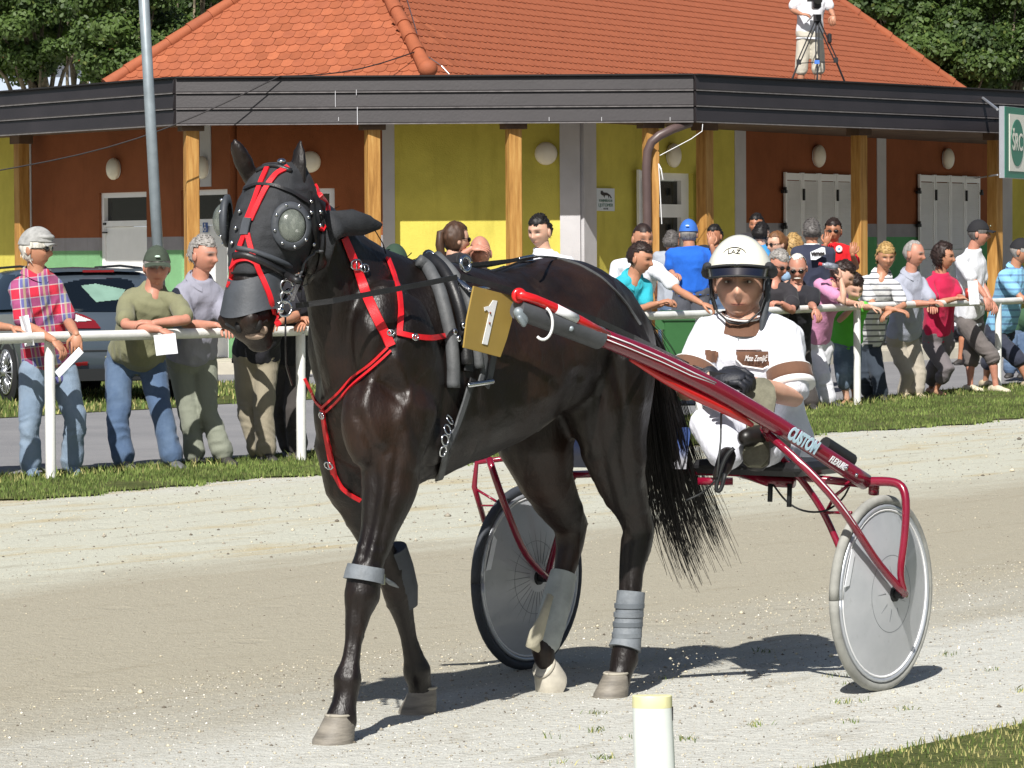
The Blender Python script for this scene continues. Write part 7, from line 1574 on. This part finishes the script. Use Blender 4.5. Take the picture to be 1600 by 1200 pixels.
# cross arch from far hub side to the near side
zx = lambda px: 1 / float(np.interp(px, [885, 1352], [1 / (ZFw - .02), 1 / (ZN + .03)]))
mb = MB(); mb.tube([at(x, y, zx(x)) for x, y in ((885, 742), (960, 739), (1060, 736), (1140, 738), (1240, 744), (1345, 756))], mpx(6.5), 12); build(mb, 'cross_bar', M_maroon, sul, True)
mb = MB(); mb.tube([at(x, y, zx(x) - .05) for x, y in ((1160, 738), (1200, 752), (1240, 754))], mpx(9), 12); build(mb, 'cross_bar_lug', M_maroon, sul, True)
mb = MB(); mb.tube([at(874, 733, ZFw), at(898, 750, ZFw)], mpx(11), 12); build(mb, 'cross_bar_joint', M_maroon, sul, True, sharp=40)
mb = MB(); mb.tube([at(884, 742, ZFw), at(800, 715, ZFw - .12), at(745, 722, ZFw - .1), at(741, 760, ZFw - .1), at(757, 815, ZFw - .05)], mpx(5), 10); build(mb, 'far_fork', M_maroon, sul, True)
mb = MB(); mb.tube(smoothp([at(764, 716, ZFw - .26), at(778, 760, ZFw - .30), at(800, 818, ZFw - .26), at(820, 870, ZFw - .18), hubF + wn * .09], 3), mpx(6), 12); build(mb, 'far_front_stay', M_maroon, sul, True)
mb = MB(); mb.tube([at(752, 790, ZFw - .1), at(790, 790, ZFw - .14)], .004, 6); mb.tube([at(745, 765, ZFw - .1), at(783, 788, ZFw - .14)], .005, 6); build(mb, 'brace', M_maroon, sul, True)
mb = MB(); mb.tube(smoothp([at(880, 740, ZFw), at(885, 800, ZFw + .02), at(862, 870, ZFw), hubF + wn * .09], 3), mpx(6), 10); build(mb, 'far_rear_stay', M_maroon, sul, True)
# far shaft on the other side of the horse
mb = MB(); mb.tube([at(884, 740, ZFw), HP(640, 600, -.42), HP(560, 520, -.42)], [.028, .028, .022], 12); build(mb, 'shaft', M_maroon, sul, True)
# dust screen, seat, foot rests
mb = MB(); cs_ = [(876, 664), (1080, 668), (1072, 733), (870, 730)]; zs = [13.75, 13.45, 13.45, 13.75]; Pq = [at(x, y, z) for (x, y), z in zip(cs_, zs)]
G_ = [[lerp(lerp(Pq[0], Pq[1], i / 8), lerp(Pq[3], Pq[2], i / 8), j / 4) + V(0, .03 * math.sin(j / 4 * math.pi), 0) for i in range(9)] for j in range(5)]
P = np.array([p for r_ in G_ for p in r_] + [p + V(0, .006, 0) for r_ in G_ for p in r_]); mb.add(P, [(k + j * 9 + i, k + j * 9 + i + 1, k + j * 9 + i + 10, k + j * 9 + i + 9) for k in (0, 45) for j in range(4) for i in range(8)])
def m_scr():
    m, T, b = custom('dust_screen_fabric', .5, .4); sp = T.new('SeparateXYZ'); T.l.new(T.new('NewGeometry').outputs['Position'], sp.inputs[0]); f = T.math('DIVIDE', T.math('SUBTRACT', sp.outputs[2], .74), .16)
    T.l.new(T.ramp(f, [(.35, lin(140, 140, 146)), (.7, lin(84, 108, 172))]), b.inputs['Base Color']); return m
build(mb, 'dust_screen', m_scr(), sul, True)
mb = MB(); sc_ = at(1205, 728, 13.45); mb.box(sc_, (.46, .36, .05), rotz(-HA), bev=.02); build(mb, 'seat', M_blk, sul)
for x, y0, y1 in ((1204, 756, 784), (1234, 756, 792)):
    mb = MB(); mb.tube([at(x, y0, ZN + .1), at(x - 1, y1, ZN + .1)], .009, 8); build(mb, 'seat_peg', M_cblack, sul, True)
mb = MB(); mb.tube(smoothp([at(1208, 757, ZN + .1), at(1228, 785, ZN + .1), at(1255, 800, ZN + .1), at(1290, 801, ZN + .1), at(1318, 780, ZN + .1), at(1328, 758, ZN + .05)]), .004, 6); build(mb, 'brake_cable', M_cblack, sul, True); mb = MB(); mb.tube(smoothp([at(1072, 782, ZN), at(1100, 770, ZN), at(1118, 750, ZN - .05)]), .004, 6); build(mb, 'brake_cable', M_cblack, sul, True)
mb = MB(); mb.tube(smoothp([at(1147, 700, ZN - .35), at(1133, 712, ZN - .35), at(1122, 748, ZN - .35), at(1117, 766, ZN - .35), at(1126, 771, ZN - .35), at(1133, 740, ZN - .35)], 3), .012, 8, flat=.6); build(mb, 'stirrup', M_cblack, sul, True)
mb = MB(); mb.tube([at(1127, 636, ZN - .38), at(1126, 690, ZN - .37), at(1120, 745, ZN - .36)], .011, 8, flat=.35); build(mb, 'stirrup_strap', M_greyh, sul, True)
mb = MB(); mb.tube([at(1090, 752, ZN), at(1145, 752, ZN)], .014, 8); build(mb, 'foot_rest_bar', M_maroon, sul, True)

# ================================================================== the driver
DZ = 13.42
sw = cloth('driver_white', lin(226, 228, 236)); M_brown = cloth('driver_brown', lin(108, 78, 62)); sk = lin(208, 162, 138)
D = person('harness driver in white helmet, white and brown shirt and white trousers seated on the sulky', DZ + .10, (1156, 442), 1.76, -4, -8, 2, J=dict(nk=(1166, 492, .03), shA=(1106, 522, .02), shB=(1222, 524, .0), elA=(1072, 612, -.08), haA=(1108, 588, -.42), hdA=(.8, -.35, .0), elB=(1240, 622, -.10), haB=(1160, 596, -.42), hdB=(-.85, -.25, .05), pel=(1186, 694, .22), hipA=(1160, 702, .12), hipB=(1212, 706, .12), knA=(1102, 664, -.30), ftA=(1136, 708, -.40), knB=(1222, 694, -.12), ftB=(1190, 702, -.36), fdir=(0, -1, .2)),
           top=('tee', sw), bot=('slim', cloth('driver_trousers', lin(222, 224, 234))), skin=sk, hair=('crop', 'brown'), vox=.007, hs=.985, detail=True, shoes=None, legs=True, sleeve=.80, build_=1.12, z0=.0, hands=(None, None), stub=.08)
root = D['root']; hc = D['hc']; R = D['R']; hs = 1.10
for o in root.children:
    if o.name.startswith('body'): pass
# white helmet
P0, f0 = head_surface(64, 48); x, y, z = P0.T
def helm(line, off): 
    Q, fq = shell(P0, f0, z > line, np.full(len(z), off)); return (Q * hs * V(1.05, 1.04, 1.02)) @ R.T + hc, fq
hel = thing('helmet', hc + V(0, 0, .1), 'glossy cream-white driving helmet with a raised dark visor', 'helmet')
mb = MB(); Q, fq = helm(np.where(y < -.03, .042, .018), .030); mb.add(Q, fq); mb2 = MB(); Q2, fq2 = helm(np.where(y < -.03, .042, .018), .018); mb.add(Q2, [f[::-1] for f in fq2]); build(mb, 'shell', mat('helmet_cream', lin(232, 230, 214), .18, coat=.6, var=.02), hel, True)
Hh = lambda a: R @ (V(*a) * hs) + hc
rg = []
for t in np.linspace(0, 1, 8): rg.append([Hh((xx * (.098 - .004 * t), -.078 - .044 * math.sqrt(max(0, 1 - xx * xx)) - .016 * t * math.sqrt(max(0, 1 - xx * xx)), .060 - .030 * t - .008 * xx * xx)) for xx in np.linspace(-1, 1, 19)])
mb = MB(); mb.loft(rg, False, closed=False); mb.loft([[p + (hc - p) * .03 for p in r_][::-1] for r_ in rg], False, closed=False); build(mb, 'visor', mat('visor_dark', lin(16, 18, 34), .06, coat=1.0, spec=.8, var=0), hel, True)
mb = MB(); mb.tube([Hh((xx * .099, -.080 - .046 * math.sqrt(max(0, 1 - xx * xx)), .063 - .010 * xx * xx)) for xx in np.linspace(-1, 1, 19)], .0055, 8); mb.tube([Hh((xx * .096, -.078 - .060 * math.sqrt(max(0, 1 - xx * xx)), .029 - .010 * xx * xx)) for xx in np.linspace(-1, 1, 19)], .004, 8); build(mb, 'visor_rim', M_cblack, hel, True)
for s_ in (-1, 1):
    mb = MB(); mb.capsule([Hh((s_ * .100, -.06, .055)), Hh((s_ * .104, -.01, .035)), Hh((s_ * .100, .05, .025))], [.018, .024, .016], 10); build(mb, 'ear_pad', M_hood, hel, True)
    mb = MB(); mb.tube([Hh((s_ * .090, -.045, .02)), Hh((s_ * .086, -.045, -.04)), Hh((s_ * .070, -.055, -.09)), Hh((s_ * .03, -.07, -.125)), Hh((0, -.075, -.13))], .008, 8, flat=.5); mb.tube([Hh((s_ * .098, .03, .01)), Hh((s_ * .088, -.01, -.05)), Hh((s_ * .076, -.035, -.085))], .008, 8, flat=.5); build(mb, 'chin_strap', M_blk, hel, True)
mb = MB(); mb.capsule([Hh((.088, -.02, .02)), Hh((.090, -.02, -.05)), Hh((.080, -.035, -.10)), Hh((.072, -.045, -.155))], [.014, .013, .014, .008], 10); build(mb, 'strap_padding', M_hoodr, hel, True)
hsh = [o for o in hel.children if o.name.startswith('shell')][0].data; hq_ = np.empty(len(hsh.vertices) * 3, np.float32); hsh.vertices.foreach_get('co', hq_); bvL = BVHTree.FromPolygons([tuple(map(float, v)) for v in hq_.reshape(-1, 3) + origin(hel)], [tuple(p.vertices) for p in hsh.polygons])
lh_, ln_, *_ = bvL.ray_cast(Vector(CAM.tolist()), Vector(ray(1147, 394).tolist()).normalized()); ln_ = np.array(ln_); ln_ = ln_ if ln_[1] < 0 else -ln_
uu = unit(np.cross((0, 0, 1), ln_)) ; uu = uu if uu[0] > 0 else -uu; ww = np.cross(ln_, uu); ww = ww if ww[2] > 0 else -ww; o_ = np.array(lh_) + ln_ * .002
text_mesh('LAZ', .026, M_ink, o_, uu, ww, 'helmet_lettering', hel)
an = np.linspace(.1, 3.04, 14); mb = MB(); mb.tube([o_ + uu * .040 * math.cos(a) + ww * .020 * math.sin(a) - ln_ * .010 * abs(math.cos(a)) ** 2 for a in an], .0015, 5); build(mb, 'emblem_arc', M_ink, hel)
# eyes and mouth of the driver
hk = .985 * 1.13; Hd = lambda a: R @ (V(*a) * hk) + hc
bd_ = [o for o in root.children if o.name.startswith('body')][0].data; bq_ = np.empty(len(bd_.vertices) * 3, np.float32); bd_.vertices.foreach_get('co', bq_); bvB = BVHTree.FromPolygons([tuple(map(float, v)) for v in bq_.reshape(-1, 3) + origin(root)], [tuple(p.vertices) for p in bd_.polygons])
def face(a, z, lift=0.0):
    o = Hd((a, -.20, z)); d = unit(R @ V(0, 1, 0)); l_, *_ = bvB.ray_cast(Vector(o.tolist()), Vector(d.tolist())); return (np.array(l_) if l_ is not None else Hd((a, -.085, z))) - d * lift
for sx in (-1, 1):
    mb = MB(); mb.ell(face(sx * .031, .007, -.003), (.0125, .006, .0052), R, 14, 8); build(mb, 'eye', mat('eye_white', lin(214, 208, 200), .25, var=0), root, True)
    mb = MB(); mb.ell(face(sx * .031, .007, .001), (.0048, .003, .0048), R, 10, 6); build(mb, 'iris', mat('eye_iris', lin(52, 40, 34), .15, var=0), root, True)
    mb = MB(); mb.tube([face(sx * q, .012 + .003 * math.sin((q - .018) / .026 * math.pi), .001) for q in (.018, .025, .031, .038, .044)], [.0012, .0022, .0024, .002, .001], 6); build(mb, 'eyelid', mat('eyelid_skin', lin(150, 108, 90), .6, var=0), root, True)
    mb = MB(); mb.tube([face(sx * q, z_, .0015) for q, z_ in ((.014, .024), (.025, .029), (.037, .029), (.050, .022))], [.003, .0042, .0036, .0015], 6, flat=.5); build(mb, 'eyebrow', hairmat('brown', HAIRC['brown']), root, True)
mb = MB(); mb.tube([face(q, -.0655 + .0012 * abs(q) / .02, .0004) for q in (-.024, -.012, 0, .012, .024)], [.0005, .0011, .0013, .0011, .0005], 6); build(mb, 'mouth_line', mat('mouth_dark', lin(96, 52, 48), .6, var=0), root, True)
# collar and placket
N = D['N']; mb = MB(); rg = []
for zz, r_ in ((-.045, .098), (-.010, .084), (.016, .076), (.010, .083)):
    an = np.linspace(0, 2 * np.pi, 24, endpoint=False); rg.append([N + V(0, 0, zz) + V(r_ * math.cos(a), -r_ * .95 * math.sin(a) - .012, -.030 * max(0, math.sin(a))) for a in an])
mb.loft(rg, False); build(mb, 'collar', M_brown, root, True)
mb = MB(); mb.tube([rg[3][i] for i in range(24)] + [rg[3][0]], .0035, 6); build(mb, 'collar_piping', M_white, root, True)
# ray-cast patches on the shirt
shirt = [o for o in root.children if o.name.startswith('shirt')][0]; me = shirt.data; nvv = len(me.vertices); PV = np.empty(nvv * 3, np.float32); me.vertices.foreach_get('co', PV); PV = PV.reshape(-1, 3) + origin(shirt); bvS = BVHTree.FromPolygons([tuple(map(float, v)) for v in PV], [tuple(p.vertices) for p in me.polygons])
patch([(1150, 549), (1200, 549), (1202, 572), (1195, 577), (1163, 573), (1152, 564)], 'chest_patch', M_brown, root, bvS, step=1.5)
patch([(1100, 545), (1124, 549), (1120, 568), (1104, 566)], 'chest_patch', M_brown, root, bvS, step=1.5)
def edgeline(pts, w, name, m, parent, tree_, lift=.006):
    P = []
    for a, b_ in zip(pts, pts[1:]):
        for t in np.linspace(0, 1, 5, endpoint=False):
            d = Vector(ray(a[0] + (b_[0] - a[0]) * t, a[1] + (b_[1] - a[1]) * t).tolist()).normalized(); loc, *_ = tree_.ray_cast(Vector(CAM.tolist()), d)
            if loc is not None: P.append(np.array(loc) - np.array(d) * lift)
    if len(P) > 2: mb = MB(); mb.tube(P, w, 6); build(mb, name, m, parent, True)
edgeline([(1148, 548), (1150, 562), (1160, 572), (1192, 577), (1203, 571)], .0035, 'piping', M_white, root, bvS); edgeline([(1150, 547), (1200, 547)], .0025, 'piping', M_brown, root, bvS)
edgeline([(1155, 500), (1154, 520), (1153, 534)], .0015, 'zip', M_galv, root, bvS)
l0 = bvS.ray_cast(Vector(CAM.tolist()), Vector(ray(1180, 560).tolist()).normalized())[0]
text_mesh('Mate Zemljič', .03, M_white, np.array(l0) + V(0, -.016, 0), V(1, 0, -.02), V(0, 0, 1), 'chest_lettering', root, width=.082, shear=.5, bold=.0)
# sleeve bands
for sh, el, t0, t1 in ((D['shB'], D['elB'], .56, .84), (D['shA'], D['elA'], .56, .84)):
    mb = MB(); rr_ = .083; mb.tube([lerp(sh, el, t0), lerp(sh, el, (t0 + t1) / 2), lerp(sh, el, t1 - .08)], [rr_, rr_, rr_ + .001], 22); build(mb, 'sleeve_band', M_brown, root, True)
    mb = MB(); mb.tube([lerp(sh, el, t1 - .08), lerp(sh, el, t1)], [rr_ + .003, rr_ + .004], 22); mb.tube([lerp(sh, el, t0 - .02), lerp(sh, el, t0)], [rr_ - .001, rr_ + .001], 22); build(mb, 'sleeve_cuff', M_white, root, True)
# gloves holding the reins
M_glove = mat('glove_black', lin(40, 42, 50), .55, var=.25, vscale=35, bump=.002, bscale=120)
mb = MB(); hA, hB = D['haA'], D['haB']
add_hand(mb, hA + V(.02, -.02, 0), V(.8, -.35, 0), V(-.1, -.55, .8), 1.12, 1.05, side=1); build(mb, 'glove', M_glove, root, True)
mb = MB(); add_hand(mb, hB + V(-.0, -.02, 0), V(-.85, -.25, .02), V(.1, -.55, .8), 1.12, 1.05, side=-1); build(mb, 'glove', M_glove, root, True)
for h_, el in ((hA, D['elA']), (hB, D['elB'])):
    mb = MB(); d_ = unit(h_ - el); mb.tube([h_ - d_ * .035, h_ + d_ * .02], [.036, .034], 14); build(mb, 'glove_cuff', M_glove, root, True)
mb = MB(); c_ = (hA + hB) / 2; mb.tube([hA + V(.06, -.05, .0), c_ + V(0, -.08, -.01), hB + V(-.05, -.05, -.01), hB + V(-.03, -.06, -.05)], .010, 8, flat=.5); build(mb, 'rein_end', M_blk, root, True)
bandfree([HP(1080, 573, .15), at(1110, 584, DZ - .35), hA + V(.07, -.06, .0)], .018, .006, 'rein', M_blk, har)
# shoes: soles turned to the camera
M_sole = mat('dusty_shoe_sole', lin(112, 110, 94), .9, var=.2, vscale=18, bump=.003, bscale=60); M_bootb = mat('black_boot', lin(30, 26, 24), .4, var=.2, vscale=14)
def soleshoe(heel, toe, w, nrm, label=None):
    d = unit(toe - heel); L = np.linalg.norm(toe - heel); n_ = unit(nrm - d * np.dot(nrm, d)); s_ = np.cross(d, n_); sh = bpy.data.objects.new('shoe', None); sh.location = (heel - origin(root)).tolist(); place(sh, root)
    ou = []
    for t, k in ((0, .45), (.04, .75), (.14, .84), (.30, .74), (.45, .70), (.62, .90), (.78, 1.0), (.90, .86), (.97, .55), (1.0, .2)): ou.append((t, k))
    poly = [heel + d * L * t + s_ * w * k for t, k in ou] + [heel + d * L * t - s_ * w * k for t, k in ou[::-1]]
    mb = MB(); mb.prism([p for p in poly], -n_ * .016); build(mb, 'sole', M_sole, sh)
    mb = MB(); c0 = heel + d * L * .14; mb.prism([heel + d * L * t * .26 + s_ * w * .8 * math.sin(math.pi * (.15 + .7 * t)) for t in np.linspace(0, 1, 7)] + [heel + d * L * t * .26 - s_ * w * .8 * math.sin(math.pi * (.15 + .7 * t)) for t in np.linspace(1, 0, 7)], n_ * .014); build(mb, 'heel', M_sole, sh)
    mb = MB(); rg = [[heel + d * L * t - n_ * (.016 + h * .5) + s_ * w * k * .96 * math.cos(a) - n_ * h * .5 * math.sin(a) for a in np.linspace(0, 2 * np.pi, 14, endpoint=False)] for t, k, h in ((.01, .5, .06), (.1, .85, .10), (.3, .85, .11), (.5, .85, .085), (.75, .98, .06), (.92, .8, .045), (.99, .3, .03))]; mb.loft(rg); build(mb, 'upper', M_bootb, sh, True)
zt_ = DZ - .40
soleshoe(at(1180, 729, zt_ + .0), at(1190, 590, zt_ + .10), .056, V(-.12, -1, .1))
mb = MB(); mb.capsule([at(1166, 684, zt_ + .01), at(1188, 680, zt_ + .06), at(1215, 692, zt_ + .22)], [.032, .042, .05], 14); build(mb, 'boot_shaft', M_bootb, root, True)
mb = MB(); mb.capsule([at(1136, 712, zt_ + .0), at(1130, 730, zt_ - .06), at(1124, 742, zt_ - .10)], [.032, .030, .024], 12); build(mb, 'shoe', M_bootb, root, True)
